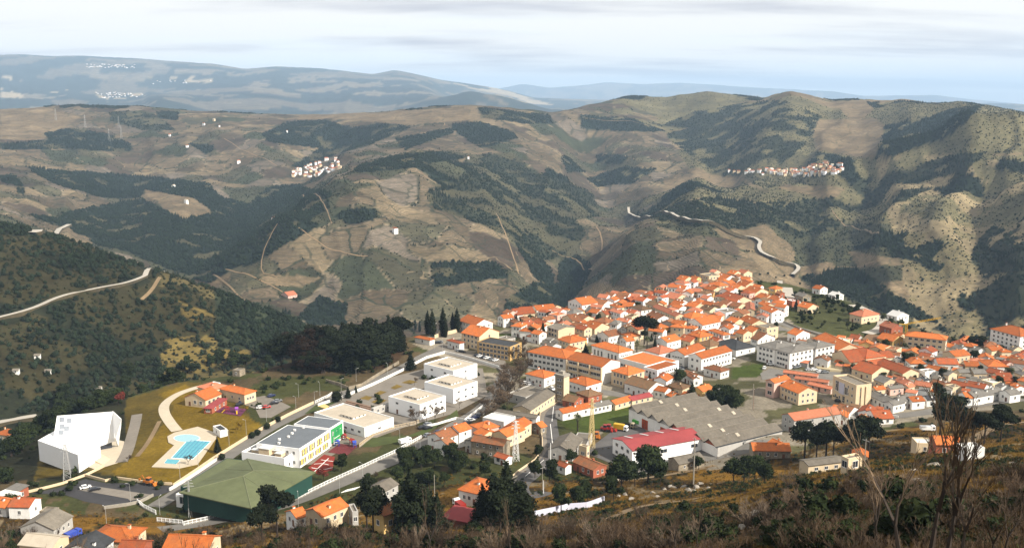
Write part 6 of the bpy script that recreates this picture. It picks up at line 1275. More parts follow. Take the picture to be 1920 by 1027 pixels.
proto_tree('ball0', 'clipped_shrub', 'shrub', cloud_mesh('crown', [(0,0,1.3,1.4,1.4,1.35)], 420, .17, 81, F_CON, .9), None)
proto_tree('yellow0', 'yellow_tree', 'tree', cloud_mesh('crown', rlobes(111, 6, 2.4, 3.6, 2.0), 380, .26, 83, F_YEL, 0), trunk_mesh(2.5, .12, 4, 1.5, 1.8, 49))
proto_tree('redt0', 'reddish_tree', 'tree', cloud_mesh('crown', rlobes(112, 6, 3.0, 3.6, 2.4), 620, .26, 84, F_PNK, 0), trunk_mesh(2.5, .14, 5, 2, 2.4, 50))
# palms: crown of arching fronds
def palm():
    b = MB(); b.bar((0,0,-1), (0,0,7), .35, BARK, 7, .28); tr = b.mesh('trunk'); g = random.Random(3); root = proto_tree('palm0', 'palm_tree', 'tree', None, tr)
    b = MB()
    for i in range(34):
        a = i*2.4; el = g.uniform(-.4, 1.1); L_ = 2.9; p = Vector((0, 0, 7)); hd = Vector((math.cos(a), math.sin(a), 0)); sd_ = Vector((-math.sin(a), math.cos(a), 0)); ang = el
        for s_ in range(5):
            q_ = p+(hd*math.cos(ang)+Vector((0,0,1))*math.sin(ang))*L_/5; w0, w1 = .30*(1-abs(s_-1.5)/5), .30*(1-abs(s_-.5)/5)
            for sg in (-1, 1): b.poly([p, p+sd_*sg*w0-Vector((0,0,.10)), q_+sd_*sg*w1-Vector((0,0,.10)), q_][::sg], F_OLV)
            p = q_; ang -= .42
    link('crown', b.mesh('crown'), root); kids(root)
palm()
# leafless trees and shrubs: branches fork down to twigs
def bare(seed, h, r, spread, depth, mat, tmat, lean=.0, kids_n=3, twig=.012, up=.25, name='branches'):
    g = random.Random(seed); bt = MB(); bb = MB()
    def grow(p, d, L_, rad, lv):
        nseg = 2; q_ = p
        for s_ in range(nseg):
            d2 = (d+Vector((g.uniform(-1, 1), g.uniform(-1, 1), g.uniform(-.3, .6)))*.16).normalized(); e = q_+d2*L_/nseg
            (bt if lv == 0 else bb).bar(q_, e, max(rad*(1-.3*s_), twig), mat if lv < 2 else tmat, 5 if lv == 0 else 3, max(rad*(1-.3*(s_+1)), twig*.8)); q_ = e; d = d2
            if lv < depth and s_ == 0 and lv > 0: grow(q_, (d+Vector((g.uniform(-1, 1), g.uniform(-1, 1), g.uniform(-.1, .7)))*spread).normalized(), L_*.62, rad*.5, lv+1)
        if lv < depth:
            for i in range(kids_n):
                a = g.uniform(0, 6.28); s2 = spread*g.uniform(.6, 1.2); nd_ = (d+Vector((math.cos(a)*s2, math.sin(a)*s2, up*g.random()))).normalized(); grow(q_, nd_, L_*g.uniform(.58, .8), rad*.55, lv+1)
    grow(Vector((0,0,-.6)), Vector((lean, 0, 1)).normalized(), h*.36, r, 0)
    return bt.mesh('trunk'), bb.mesh(name)
def proto_bare(key, name, cat, seed, *a, **k):
    root = bpy.data.objects.new(name, None); col.objects.link(root); root['category'] = cat; t, b = bare(seed, *a, **k); link('trunk', t, root); link('branches', b, root); kids(root); PROTO[key] = [root, 0]
for v_ in range(3):
    proto_bare('plane%d' % v_, 'bare_tree', 'bare tree', 200+v_, 11, .26, .75, 4, BARK, TWIG, kids_n=4, twig=.055)
    proto_bare('sap%d' % v_, 'bare_tree', 'bare tree', 220+v_, 9, .19, .40, 4, BARK, TWIG, kids_n=2+v_%2, twig=.014, up=.5, lean=-.08)
def stems(seed, n, h, spread, mat, tw):
    g = random.Random(seed); b = MB()
    for i in range(n):
        a = g.uniform(0, 6.28); o_ = g.uniform(0, .5); p = Vector((math.cos(a)*o_, math.sin(a)*o_, -.2)); d = Vector((math.cos(a)*spread*g.random(), math.sin(a)*spread*g.random(), 1)).normalized(); L_ = h*g.uniform(.5, 1.0); rad = tw*1.8
        for s_ in range(4):
            d = (d+Vector((g.uniform(-1, 1), g.uniform(-1, 1), g.uniform(-.2, .35)))*.22).normalized(); e = p+d*L_/4; b.bar(p, e, rad, mat, 3, rad*.75)
            for k in range(3):
                dd = (d+Vector((g.uniform(-1, 1), g.uniform(-1, 1), g.uniform(-.2, .9)))*.75).normalized(); f_ = e+dd*L_*.24*g.uniform(.5, 1.2); b.bar(e, f_, tw, mat, 3, tw*.7)
                for k2 in range(2): d3 = (dd+Vector((g.uniform(-1, 1), g.uniform(-1, 1), g.uniform(-.2, .8)))*.7).normalized(); b.bar(f_.lerp(e, .35), f_.lerp(e, .35)+d3*L_*.16, tw*.8, mat, 3, tw*.6)
            p = e; rad *= .75
    return b.mesh('stems')
for v_ in range(4):
    root = bpy.data.objects.new('bare_shrub', stems(300+v_, 22, 2.4, .9, (TWIG, TWIGR, TWIGP, TWIGR)[v_], .016)); col.objects.link(root); root['category'] = 'bare shrub'; KIDS[root.name] = []; PROTO['bush%d' % v_] = [root, 0]
TREES = []; GT = []
def plant(key, p, h, rz=None, label=None, group=None, wide=1.0):
    """place a tree of the given kind at p with height h metres"""
    H0 = {'cypress':15.5,'conifer':15.5,'pine':13.2,'umbrella':14.3,'cedar':16.5,'broad':9.0,'olive':4.3,'shrub':2.2,'ball':2.7,'yellow':6,'redt':6.5,'palm':9.0,'plane':11.5,'sap':9.5,'bush':2.4}[key.rstrip('0123456789')]
    s_ = h/H0; root, used = PROTO[key]; rz = random.uniform(0, 6.28) if rz is None else rz
    if not used: o = root; PROTO[key][1] = 1; o.location = p; o.rotation_euler = (0, 0, rz); o.scale = (s_*wide, s_*wide, s_)
    else: o = dup(root, p, rz, scale=(s_*wide, s_*wide, s_))
    if label: o['label'] = label
    if group: o['group'] = group
    elif 'group' in o: del o['group']
    TREES.append((o, key, label)); return o
def T(key, u, v, h, label, group=None, wide=1.0): return plant(key, P(u, v), h, label=label, group=group, wide=wide)
for i, (u, v, h, l) in enumerate(((779,618,14,'leftmost dark cypress of the cemetery row'),(787,622,13,'cypress touching the right side of the leftmost one'),(802,626,15,'cypress of the middle left pair, slimmer one'),(811,630,16,'broadest cypress of the cemetery row'),(831,630,18,'tallest cypress of the cemetery row, fourth clump'),(835,632,11,'short cypress in front of the tallest one'),
        (849,621,12,'thin cypress left of the rightmost one'),(857,622,15,'rightmost dark cypress, above the cemetery wall'))): T('cypress%d' % (i % 2), u, v, h, l, 'cypresses of the cemetery', wide=1.35)
T('cypress0', 1018, 640, 12, 'lone dark cypress between the cream apartments and the rim houses', wide=1.25)
g_ = random.Random(8); grove = [(515,688),(560,703),(640,703),(700,692),(735,672),(772,645),(745,630),(640,648),(560,660),(515,672)]; n_ = 0
while n_ < 112:
    u, v = g_.uniform(510, 775), g_.uniform(628, 703)
    if not inside(u, v, grove): continue
    n_ += 1; key = ('cedar%d' % (u < 610 and g_.random() < .55)) if u < 630 else g_.choice(['conifer0','conifer1','conifer0','cedar0','pine0']); hh = g_.uniform(15, 21) if u < 630 else g_.uniform(13, 20)
    if v > 694: hh = min(hh, 13)
    T(key, u, v, hh, 'dark evergreen crowded into the grove left of the cypresses', 'grove of dark evergreens', wide=1.45)
for u, v in ((655,698),(672,702),(690,700),(706,694)): T('broad%d' % (u % 2), u, v, 8, 'rounded green tree along the front of the dark grove', 'green trees fronting the grove')
T('conifer1', 770, 693, 10.5, 'single dark conifer beside the wall of the school road', wide=1.15); T('conifer0', 408, 848, 7, 'dark little conifer at the edge of the pool deck')
T('ball0', 632, 753, 6, 'large dark rounded shrub by the school gate'); T('conifer0', 653, 746, 6, 'dark cone-shaped tree right of the rounded shrub at the gate', wide=1.2); T('conifer1', 667, 736, 4, 'smaller cone tree, third from the gate')
for i, (u, v, l) in enumerate(((521,791,'round shrub at the wall nearest the nursery car park'),(501,804,'second round shrub along the school road wall'),(483,816,'third round shrub along the school road wall'),(473,821,'fourth round shrub, touching the third'),(416,862,'lowest round shrub along the school road wall, by the hall'))): T('ball0', u, v, 3.2, l, 'round shrubs along the road wall')
T('pine0', 1208, 645, 19, 'tall umbrella pine standing above the palm garden', wide=1.15); T('umbrella1', 1207, 650, 10, 'lower dark pine crown beneath the tall umbrella pine', wide=.7)
T('palm0', 1194, 660, 8, 'palm with golden fronds, left of the umbrella pine'); T('palm0', 1213, 657, 10, 'palm with greener fronds, right of the umbrella pine'); T('palm0', 1083, 808, 9, 'dark palm in front of the low cottage with orange roof')
T('conifer0', 1228, 655, 9, 'slim dark conifer at the right end of the palm garden', wide=.6)
for u in range(1238, 1285, 7): T('broad%d' % (u % 2), u, 634-(u-1238)*.18, 4.5, 'dark garden bush along the lane right of the umbrella pine', 'bushes along the garden lane')
T('conifer1', 1098, 668, 8, 'dark conifer left of the hall with tall windows', wide=1.1); T('conifer0', 1119, 642, 5, 'small dark cone tree behind the hall with tall windows', wide=1.2)
T('conifer0', 1263, 541, 6, 'left one of the conifer pair on the ridge', wide=1.3); T('conifer1', 1276, 539, 7.5, 'right, pointed one of the conifer pair on the ridge', wide=1.2); T('conifer0', 1286, 536, 4, 'tiny conifer right of the ridge pair')
T('conifer1', 1343, 553, 6.5, 'black pointed conifer amid the hilltop roofs', wide=1.5); T('conifer0', 1386, 541, 5, 'small pointed conifer near the top of the town'); T('broad0', 1386, 569, 6, 'round tree between the orange roofs near the rim road'); T('cypress0', 1305, 546, 5, 'tiny cypress left of the black hilltop conifer')
T('broad0', 1378, 530, 6, 'bushy green tree at the last hilltop houses'); T('broad1', 1455, 617, 5, 'bush at the corner of the rim road')
T('broad1', 1275, 722, 9, 'round black-green tree behind the brown hipped roofs', wide=1.15); T('conifer1', 1297, 757, 11, 'pointed dark tree touching the back of the factory', wide=1.2)
for i, (u, v, h) in enumerate(((1338,766,10),(1352,772,11),(1366,768,12),(1380,776,11),(1346,754,10),(1362,752,9),(1374,760,9))): T('broad%d' % (i % 2), u, v, h, 'dark green tree in the clump behind the factory', 'clump of trees behind the factory', wide=1.1)
for i, (u, v, h, l) in enumerate(((1508,862,17,'leftmost black pine before the pink-roofed warehouse'),(1530,868,15,'second black pine before the warehouse'),(1548,864,17,'third black pine before the warehouse'),(1562,858,13,'fourth, lower black pine before the warehouse'),(1594,862,15,'black pine with a bare leaning trunk, fifth'),(1612,858,17,'sixth and tallest black pine'),(1628,850,14,'rightmost black pine before the warehouse'))):
    T('pine%d' % (i % 2), u, v, h, l, 'black pines before the warehouse', wide=1.05)
for i, (u, v, h, l) in enumerate(((1762,818,15,'leftmost of the hillside umbrella pines'),(1785,805,16,'hillside umbrella pine with the highest crown'),(1800,826,14,'low dark crown amid the hillside pines'),(1822,832,13,'hillside pine behind the tall bare saplings'),(1845,832,12,'hillside pine second from the right'),(1876,828,13,'rightmost hillside pine with a clear round crown'))):
    T('pine%d' % (i % 2), u, v, h, l, 'hillside umbrella pines', wide=1.2)
for u, v, h, l in ((1215,905,16,'broad green tree hiding the corner of the workshop'),(1165,925,14,'dark round tree left of the broad green one'),(1238,908,10,'lower dark tree right of the broad green one'),(1190,912,10,'dark tree between the two round ones'),(1150,940,9,'dark bushy tree above the goat path')): T('broad%d' % (u % 2), u, v, h, l, wide=1.05)
for u, v, h, l in ((1030,905,10,'green tree inside the lower road bend'),(1003,896,8,'dark tree on the inside edge of the lower bend'),(1011,858,6,'ball-shaped tree between the road and the pole'),(1071,872,7,'dark tree beside the tiny red-roofed cottage'),(1052,960,9,'first tree behind the painted roadside wall'),(1083,952,8,'second tree behind the painted roadside wall'),(1102,948,9,'third tree behind the painted roadside wall')): T('broad%d' % (u % 2), u, v, h, l)
for i, (u, v, h) in enumerate(((950,990,19),(925,990,15),(905,985,12),(975,995,13),(988,1005,10),(938,1000,14))): T(('conifer1','cedar0')[i % 2], u, v, h, 'big dark evergreen of the clump below the bend road', 'dark clump below the bend road', wide=1.1)
for i, (u, v, h) in enumerate(((688,992,16),(700,1000,12),(770,1000,18),(785,1004,14),(755,1003,12),(820,1000,11),(805,990,10))): T(('cedar0','pine0','conifer1')[i % 3], u, v, h, 'tall dark tree among the houses below the avenue', 'dark trees below the avenue')
T('pine1', 520, 1008, 16, 'spreading dark pine at the bottom left of the avenue', wide=.9); T('pine0', 492, 1015, 11, 'smaller dark pine left of the spreading one')
for i in range(26):
    u, v = g_.uniform(738, 925), g_.uniform(862, 925)
    if inside(u, v, [(735,870),(790,845),(860,862),(930,870),(960,905),(880,900),(800,925),(735,905)]): T('broad%d' % (i % 2), u, v, g_.uniform(5, 9), 'bushy tree in the overgrown gardens right of the avenue', 'trees of the overgrown gardens', wide=1.15)
for u, v, h in ((745,905,7),(765,890,7),(790,880,8),(815,875,8),(840,868,8),(770,862,6),(800,860,6),(850,885,6),(862,872,7),(910,870,5),(700,912,4),(690,905,4)): T('broad%d' % (u % 2), u, v, h, 'bushy tree in the overgrown gardens right of the avenue', 'trees of the overgrown gardens', wide=1.2)
T('broad0', 640, 884, 8, 'olive-green tree at the corner of the red ball court'); T('redt0', 607, 900, 6, 'reddish tree between the green hall and the ball court'); T('redt0', 222, 760, 8, 'rust-red tree behind the museum')
T('yellow0', 452, 806, 5, 'yellow-leaved tree on the lawn near the round shrubs'); T('yellow0', 462, 773, 4, 'yellow sapling at the corner of the nursery playground'); T('yellow0', 443, 812, 4, 'second yellow sapling on the lawn')
for i, (u, v, h) in enumerate(((1592,592,5),(1606,590,6),(1618,592,5),(1580,588,4),(1500,596,5),(1520,602,4),(1540,560,4),(1553,568,5),(1572,572,4),(1640,560,4),(1470,520,5),(1440,516,5),(1425,518,5),(1455,523,4),(1500,535,5),(1690,612,5),(1705,620,4),(1530,585,4))): T('broad%d' % (i % 2), u, v, h, 'small dark tree in the gardens beyond the town', 'trees of the rim gardens', wide=1.2)
for u, v, h, l in ((1000,636,8,'dark bush left of the lone town cypress'),(988,634,7,'leftmost bush beside the green plot in town'),(1630,684,5,'dark round tree behind the red-roofed school'),(1700,686,8,'dark tree at the right wing of the red-roofed school'),(1767,712,7,'reddish-dark tree between grey-roofed cottages'),(1820,652,8,'dark tree beside the orange shed on the right rim'),(1836,655,9,'taller dark tree on the right rim'),(1848,752,5,'dark shrubby tree at the right-hand cottages'),(1760,745,8,'bush before the orange cottage roof'),(1310,880,6,'leafy tree beside the tall pole'),
     (1375,905,9,'left dark bush tree above the boulders'),(1395,903,10,'middle dark bush tree above the boulders'),(1415,900,10,'big dark bush tree above the boulders'),(1433,905,7,'right dark bush tree above the boulders'),(948,712,3,'small shrub at the foot of the square')): T('broad%d' % (u % 2), u, v, h, l, wide=1.15)
# trees along the rim behind museum and pools
for i in range(64):
    t = g_.random(); q_ = [(20,880),(62,832),(120,790),(185,768),(240,745),(345,713),(430,702),(505,688)]; k = min(6, int(t*7)); f_ = t*7-k; u = q_[k][0]*(1-f_)+q_[k+1][0]*f_; v = q_[k][1]*(1-f_)+q_[k+1][1]*f_
    p = P(u, v); d_ = g_.uniform(6, 34); X_, Y_ = p.x+p.x/p.y*d_, p.y+d_; plant('broad%d' % (i % 2), Vector((X_, Y_, float(H(X_, Y_)))), g_.uniform(7, 11), label='dark tree on the slope dropping away behind the museum and pools', group='trees below the rim', wide=1.3)
for i in range(26):
    u, v = g_.uniform(-5, 200), g_.uniform(800, 960)
    if inside(u, v, [(0,830),(60,800),(70,860),(55,905),(70,960),(0,960)]) or inside(u, v, [(120,925),(200,930),(290,960),(280,985),(120,960)]): T(('broad0','shrub1','shrub0')[i % 3], u, v, g_.uniform(3, 6), 'dark scrub tree on the steep bank at the far left', 'scrub on the left bank', wide=1.2)
# garden trees between the houses
tg = random.Random(77); k = 0
while k < 120:
    u, v = tg.uniform(940, 1910), tg.uniform(540, 765)
    if not any(inside(u, v, pl) for pl in TOWNP+[[(1480,530),(1700,615),(1640,650),(1500,610)]]): continue
    p = P(u, v)
    if near(p.x, p.y, .3): continue
    k += 1; o = plant(('broad0','broad1','conifer0','olive0','olive1')[k % 5], p, tg.uniform(3, 7.5)); o['group'] = 'garden trees between the houses'; GT.append(o)
# bare trees
for i, (u, v, h) in enumerate(((972,668,11),(962,690,12),(955,712,12),(948,730,12),(938,748,12),(928,764,12),(915,780,11),(985,690,11),(975,712,12),(966,735,12),(955,757,12),(942,776,11),(925,792,10),(978,676,10),(968,700,11),(950,742,11),(960,722,12),(945,762,11),(935,778,10),(980,660,10),(990,678,11),(976,725,12),(952,770,11),(930,755,11),(905,795,9),(966,748,11),(985,702,11),(940,735,11))): T('plane%d' % (i % 3), u, v, h, 'leafless plane tree lining the avenue between school and tower', 'bare avenue trees')
for i, (u, v, h, l) in enumerate(((782,800,10,'bare tree in front of the left corner of the third school block'),(815,792,9,'bare tree before the right wall of the third school block'),(800,790,8,'thin bare tree between the two at the school block'),(832,778,5,'low bare bush on the school verge'),(862,765,5,'bare sapling right of the school verge'),(777,722,5,'bare sapling in the school garden'),(700,905,5,'bare bush beside the avenue'),(440,962,6,'leafless tree before the green hall, left one'),(462,958,6,'leafless tree before the green hall, right one'),(240,868,4,'bare sapling on the pool lawn'),(352,872,5,'bare sapling at the road side of the pool lawn'))): T('plane%d' % (i % 3), u, v, h, l)
# ------------------------------------------------------------------ vehicles
PAINTS = {'white':(.75,.75,.74),'black':(.015,.015,.018),'silver':(.42,.43,.44),'red':(.45,.03,.02),'blue':(.03,.08,.35),'grey':(.16,.17,.18),'navy':(.02,.03,.09)}
TYRE = plain('tyre', (.015,.015,.015)); 
def car_proto(cn):
    paint = plain('paint_'+cn, PAINTS[cn], rough=.3, spec=.5, var=.03)
    b = MB(); W2 = .85
    prof = [(-2.1,.35),(-2.12,.75),(-1.9,.92),(-1.0,.98),(.95,.98),(1.95,.84),(2.1,.62),(2.1,.35)]
    k = [(x, -W2, z) for x, z in prof]; k2 = [(x, W2, z) for x, z in prof]; n = len(prof)
    b.v += k+k2; m_ = b.mi(paint); b.f += [tuple(range(n)), tuple(n+i for i in reversed(range(n)))]+[(i, n+i, n+(i+1)%n, (i+1)%n) for i in range(n)]; b.m += [m_]*(n+2); body = b.mesh('body')
    b = MB(); lo = [(-1.75,-.78,.96),(1.1,-.78,.96),(1.1,.78,.96),(-1.75,.78,.96)]; hi = [(-1.35,-.62,1.4),(.35,-.62,1.4),(.35,.62,1.4),(-1.35,.62,1.4)]; b.hexa(lo, hi, GLASS); glass = b.mesh('windows')
    b = MB(); b.box(-1.38, .38, -.64, .64, 1.40, 1.47, paint); roof = b.mesh('roof')
    b = MB()
    b.bar((0,-.1,.33), (0,.1,.33), .33, TYRE, 10); wh = b.mesh('wheel')
    root = bpy.data.objects.new('parked_car', None); col.objects.link(root)
    link('body', body, root); link('windows', glass, root); link('roof', roof, root)
    for x in (-1.3, 1.3):
        for y in (-.8, .8): link('wheel', wh, root, (x, y, 0))
    return kids(root)
CARS = {}
def car(u, v, cn, azd, label, group='parked cars'):
    p = P(u, v); z = Vector((0, 0, .12))
    if cn not in CARS: o = CARS[cn] = car_proto(cn); o.location = p+z; o.rotation_euler = (0, 0, R(azd)); tag(o, label, 'car', group); return o
    o = dup(CARS[cn], p+z, R(azd), label=label); tag(o, label, 'car', group); return o
CL = [('d5',(640,345),'black',10,'black car parked below the cemetery wall'),('d5',(670,338),'grey',10,'grey car behind the black one at the cemetery wall'),('d5',(1000,478),'black',-30,'black car in front of the low white house on the square'),('d5',(955,470),'silver',-30,'silver van-like car beside the black car on the square'),
 ('d5',(1222,530),'black',50,'black car, first in the row before the ochre office'),('d5',(1262,545),'white',50,'white car, second in the row before the ochre office'),('d5',(1320,565),'black',50,'black car, third in the row before the ochre office'),('d5',(1365,570),'white',50,'white car, fourth in the row before the ochre office'),('d5',(1435,592),'grey',50,'grey car, fifth in the row before the ochre office'),('d5',(1495,605),'white',50,'white car, last in the row before the ochre office'),
 ('e2',(162,356),'black',20,'black car nearest the nursery entrance'),('e2',(118,384),'black',60,'black car beside the nursery wall'),('e2',(132,372),'navy',60,'navy car beside the nursery wall'),('e2',(214,398),'white',20,'white car in the middle of the nursery car park'),('e2',(240,396),'red',20,'red and dark car right of the white one at the nursery'),('e2',(262,345),'navy',50,'navy car at the back of the nursery car park'),('e2',(275,378),'black',30,'black car at the front right of the nursery car park'),('e2',(292,368),'grey',30,'grey car at the right end of the nursery car park'),
 ('f4',(642,222),'white',35,'white car in the bay below the museum'),('f4',(712,236),'black',35,'black car in the bay below the museum'),
 ('d4',(20,345),'black',40,'black car at the left end of the avenue houses'),('d4',(595,270),'black',40,'black car uphill of the pink-walled house'),('d4',(650,232),'white',40,'pale car parked beyond the black one'),('d4',(20,455),'grey',40,'grey car passing the mottled roof house'),('d4',(765,160),'black',40,'black car beneath the bare avenue trees'),('d4',(720,190),'navy',40,'navy car beneath the bare avenue trees'),
 ('px',(802,797),'grey',40,'grey car on the avenue beyond the white dish'),('px',(792,803),'black',40,'black car on the avenue left of the old house'),('px',(822,812),'navy',40,'navy car opposite the old mottled house'),
 ('d3',(205,155),'white',10,'big white car behind the red-rimmed garage roof'),('d3',(265,170),'silver',10,'silver car right of the big white one'),('d3',(410,180),'red',-60,'red car amid the cars by the tower'),('d3',(480,150),'blue',30,'blue car left of the tower'),('d3',(520,185),'white',30,'white car left of the tower foot'),('d3',(345,150),'navy',30,'dark blue car second from the white one'),('d3',(600,240),'white',-70,'white car half hidden by the tower'),
 ('e7',(730,617),'black',8,'black car before the workshop wall'),('e7',(665,638),'white',8,'white car before the workshop wall'),
 ('c5',(1370,800),'white',70,'white car beside the green square plot'),('c5',(1460,745),'white',-10,'white van-like car below the grey-roofed apartments'),('c5',(880,660),'white',-20,'white car behind the school house'),('c5',(1840,790),'grey',30,'grey car at the foot of the apartments'),
 ('c6',(110,705),'black',30,'black car under the orange arcade'),('c6',(165,690),'silver',30,'silver car under the orange arcade'),('c6',(360,745),'white',10,'white car beside the sand mound'),('c6',(460,775),'white',10,'white car left of a grey one by the mound'),('c6',(530,785),'grey',10,'grey car right of the white one by the mound'),('c6',(290,745),'silver',10,'silver car at the far side of the mound car park'),
 ('c8',(1045,500),'black',-20,'black car at the corner of the theatre'),('d1',(950,190),'black',-20,'black car between the grey-roofed cottages'),('d1',(60,710),'black',-10,'dark car in front of the low red-roofed house'),('d1',(1240,225),'white',-10,'white car in the lane of the grey-roofed cottages'),('d1',(1420,150),'silver',-30,'silver car by the tiered red roofs'),
 ('d2',(1000,30),'black',-20,'black car behind the civic building'),('d2',(1070,30),'grey',-20,'grey car behind the civic building'),('c5',(140,800),'black',-20,'black car on the lane below the school wing'),('c3',(1330,780),'black',-40,'black car on the rim lane, upper'),('c3',(1370,880),'black',-40,'black car on the rim lane, lower')]
for k, pt, cn, az_, lb in CL: car(*q(k, pt), cn, az_, lb)
def truck(name, cat, label, u, v, azd, L_, cabc, boxc, bh=2.2, box=True):
    o = thing(name, P(u, v)+Vector((0,0,.12)), R(azd), label, cat); b = MB(); b.box(L_/2-1.7, L_/2, -1.05, 1.05, .5, 2.3, cabc); b.hexa([(L_/2-1.6,-1.0,2.3),(L_/2-.1,-1.0,2.3),(L_/2-.1,1.0,2.3),(L_/2-1.6,1.0,2.3)], [(L_/2-1.5,-.9,2.6),(L_/2-.6,-.9,2.6),(L_/2-.6,.9,2.6),(L_/2-1.5,.9,2.6)], cabc); link('cab', b.mesh('cab'), o)
    b = MB(); b.box(L_/2-.02, L_/2+.04, -.9, .9, 1.4, 2.2, GLASS); b.box(L_/2-1.2, L_/2-.4, -1.09, -1.04, 1.4, 2.1, GLASS); b.box(L_/2-1.2, L_/2-.4, 1.04, 1.09, 1.4, 2.1, GLASS); link('windscreen', b.mesh('windscreen'), o)
    b = MB(); b.box(-L_/2, L_/2-1.8, -1.1, 1.1, .8, .8+bh if box else 1.0, boxc)
    if not box: b.box(-L_/2, L_/2-1.8, -1.1, -1.04, 1.0, 1.0+bh, boxc); b.box(-L_/2, L_/2-1.8, 1.04, 1.1, 1.0, 1.0+bh, boxc); b.box(-L_/2, -L_/2+.06, -1.04, 1.04, 1.0, 1.0+bh, boxc)
    link('cargo_body', b.mesh('cargo_body'), o)
    b = MB(); b.bar((0,-.15,.45), (0,.15,.45), .45, TYRE, 10); wm_ = b.mesh('wheel')
    for x in (-L_/2+1.2, L_/2-1.0):
        for y in (-.95, .95): link('wheel', wm_, o, (x, y, 0))
    return o
YEL = plain('yellow_paint', (.48,.29,.01), rough=.4, var=.05); WHP = plain('white_paint', (.78,.78,.76), rough=.4, var=.04); GRP = plain('green_paint', (.08,.36,.05), rough=.4, var=.1); ORP = plain('orange_paint', (.38,.12,.015), rough=.5, var=.15); RDP = plain('red_paint', (.24,.02,.015), rough=.4, var=.1); BLP = plain('blue_paint', (.03,.06,.32), rough=.4, var=.1)
truck('delivery_van', 'van', 'yellow box van with white cab in the factory yard', *q('d2', (190,925)), -25, 6.5, WHP, YEL)
truck('lorry', 'lorry', 'green lorry by the tall orange factory door', *q('d2', (470,850)), -40, 7, GRP, GRP, 1.6)
truck('lorry', 'lorry', 'black and cream flatbed between yellow van and green lorry', *q('d2', (300,880)), -30, 6, plain('dull_cab', (.30,.26,.18)), TYRE, .5, False)
truck('lorry', 'lorry', 'small white tipper truck with grey bed near the factory corner', *q('e7', (1125,562)), 172, 6.5, WHP, METAL, .7, False)
truck('lorry', 'lorry', 'red and white truck beside the dull red roof', *q('f3', (1525,285)), 120, 6, WHP, RDP, 1.4)
truck('lorry', 'lorry', 'blue tarpaulined truck in the yard left of the tower', *q('d3', (455,140)), 30, 6, BLP, BLP, 1.8)
truck('lorry', 'lorry', 'blue truck among the houses at the bottom left', *q('f4', (550,590)), 60, 5.5, BLP, BLP, 1.6)
truck('delivery_van', 'van', 'white van by the shanty behind the bare saplings', *q('f2', (1150,185)), -5, 6, WHP, WHP, 1.4)
truck('delivery_van', 'van', 'white tanker-like van at the verge of the avenue', *q('d6', (1275,970)), 40, 5.5, WHP, WHP, 1.5)
def digger(u, v, azd, c, label, arm=True):
    o = thing('digger', P(u, v)+Vector((0,0,.12)), R(azd), label, 'digger'); b = MB(); b.box(-2.2, 1.2, -1.0, 1.0, .9, 1.9, c); link('body', b.mesh('body'), o)
    b = MB(); b.box(-.9, .6, -.8, .8, 1.9, 2.9, GLASS); b.box(-1.0, .7, -.9, .9, 2.9, 3.05, c); link('cab', b.mesh('cab'), o)
    b = MB(); b.bar((0,-.25,.65), (0,.25,.65), .65, TYRE, 12); wm_ = b.mesh('wheel')
    for x in (-1.5, 1.0):
        for y in (-1.0, 1.0): link('wheel', wm_, o, (x, y, 0))
    b = MB(); b.bar((1.0,-.5,1.5), (2.7,-.5,1.0), .12, c); b.bar((1.0,.5,1.5), (2.7,.5,1.0), .12, c); b.hexa([(2.6,-1.1,.3),(3.5,-1.1,.2),(3.5,1.1,.2),(2.6,1.1,.3)], [(2.6,-1.1,1.3),(2.9,-1.1,1.2),(2.9,1.1,1.2),(2.6,1.1,1.3)], c); link('bucket', b.mesh('bucket'), o)
    if arm: b = MB(); b.bar((-2.0,0,1.8), (-3.2,0,3.6), .16, c); b.bar((-3.2,0,3.6), (-4.4,0,2.0), .13, c); b.box(-4.8, -4.1, -.4, .4, 1.4, 2.1, c); link('arm', b.mesh('arm'), o)
    return o
digger(*q('f4', (1120,195)), -20, ORP, 'orange backhoe digger parked at the edge of the fresh asphalt'); digger(*q('d3', (1255,960)), 100, ORP, 'orange loader beside the yellow pylon'); digger(*q('d3', (1385,855)), -20, RDP, 'red tractor with white roof, left one of the pair', False); digger(*q('d3', (1440,850)), -20, RDP, 'red tractor with white roof, right one of the pair', False)
# ------------------------------------------------------------------ pylons, poles, crane
def pylon(u, v, h, label, c, wb=2.0, arms=True):
    o = thing('lattice_pylon', P(u, v), .3, label, 'pylon'); b = MB(); n = 9; wf = lambda t: wb/2*(1-t*.78)
    for i in range(n):
        t0, t1 = i/n, (i+1)/n; a, b2 = wf(t0), wf(t1); z0, z1 = h*t0-(1 if i == 0 else 0), h*t1
        for sx_, sy_ in ((-1,-1),(1,-1),(1,1),(-1,1)): b.bar((sx_*a,sy_*a,z0), (sx_*b2,sy_*b2,z1), .09, c)
        for (s0, s1) in (((-1,-1),(1,-1)),((1,-1),(1,1)),((1,1),(-1,1)),((-1,1),(-1,-1))):
            b.bar((s0[0]*a,s0[1]*a,z0), (s1[0]*b2,s1[1]*b2,z1), .055, c); b.bar((s1[0]*a,s1[1]*a,z0), (s0[0]*b2,s0[1]*b2,z1), .055, c); b.bar((s0[0]*b2,s0[1]*b2,z1), (s1[0]*b2,s1[1]*b2,z1), .05, c)
    link('tower_frame', b.mesh('tower_frame'), o)
    if arms:
        for k, z_ in enumerate((h*.82, h*.90, h*.98)): b = MB(); b.bar((-1.9+.3*k,0,z_), (1.9-.3*k,0,z_), .08, c); b.bar((-1.9+.3*k,0,z_), (0,0,z_+.5), .05, c); b.bar((1.9-.3*k,0,z_), (0,0,z_+.5), .05, c); link('cross_arm', b.mesh('cross_arm'), o)
    return o
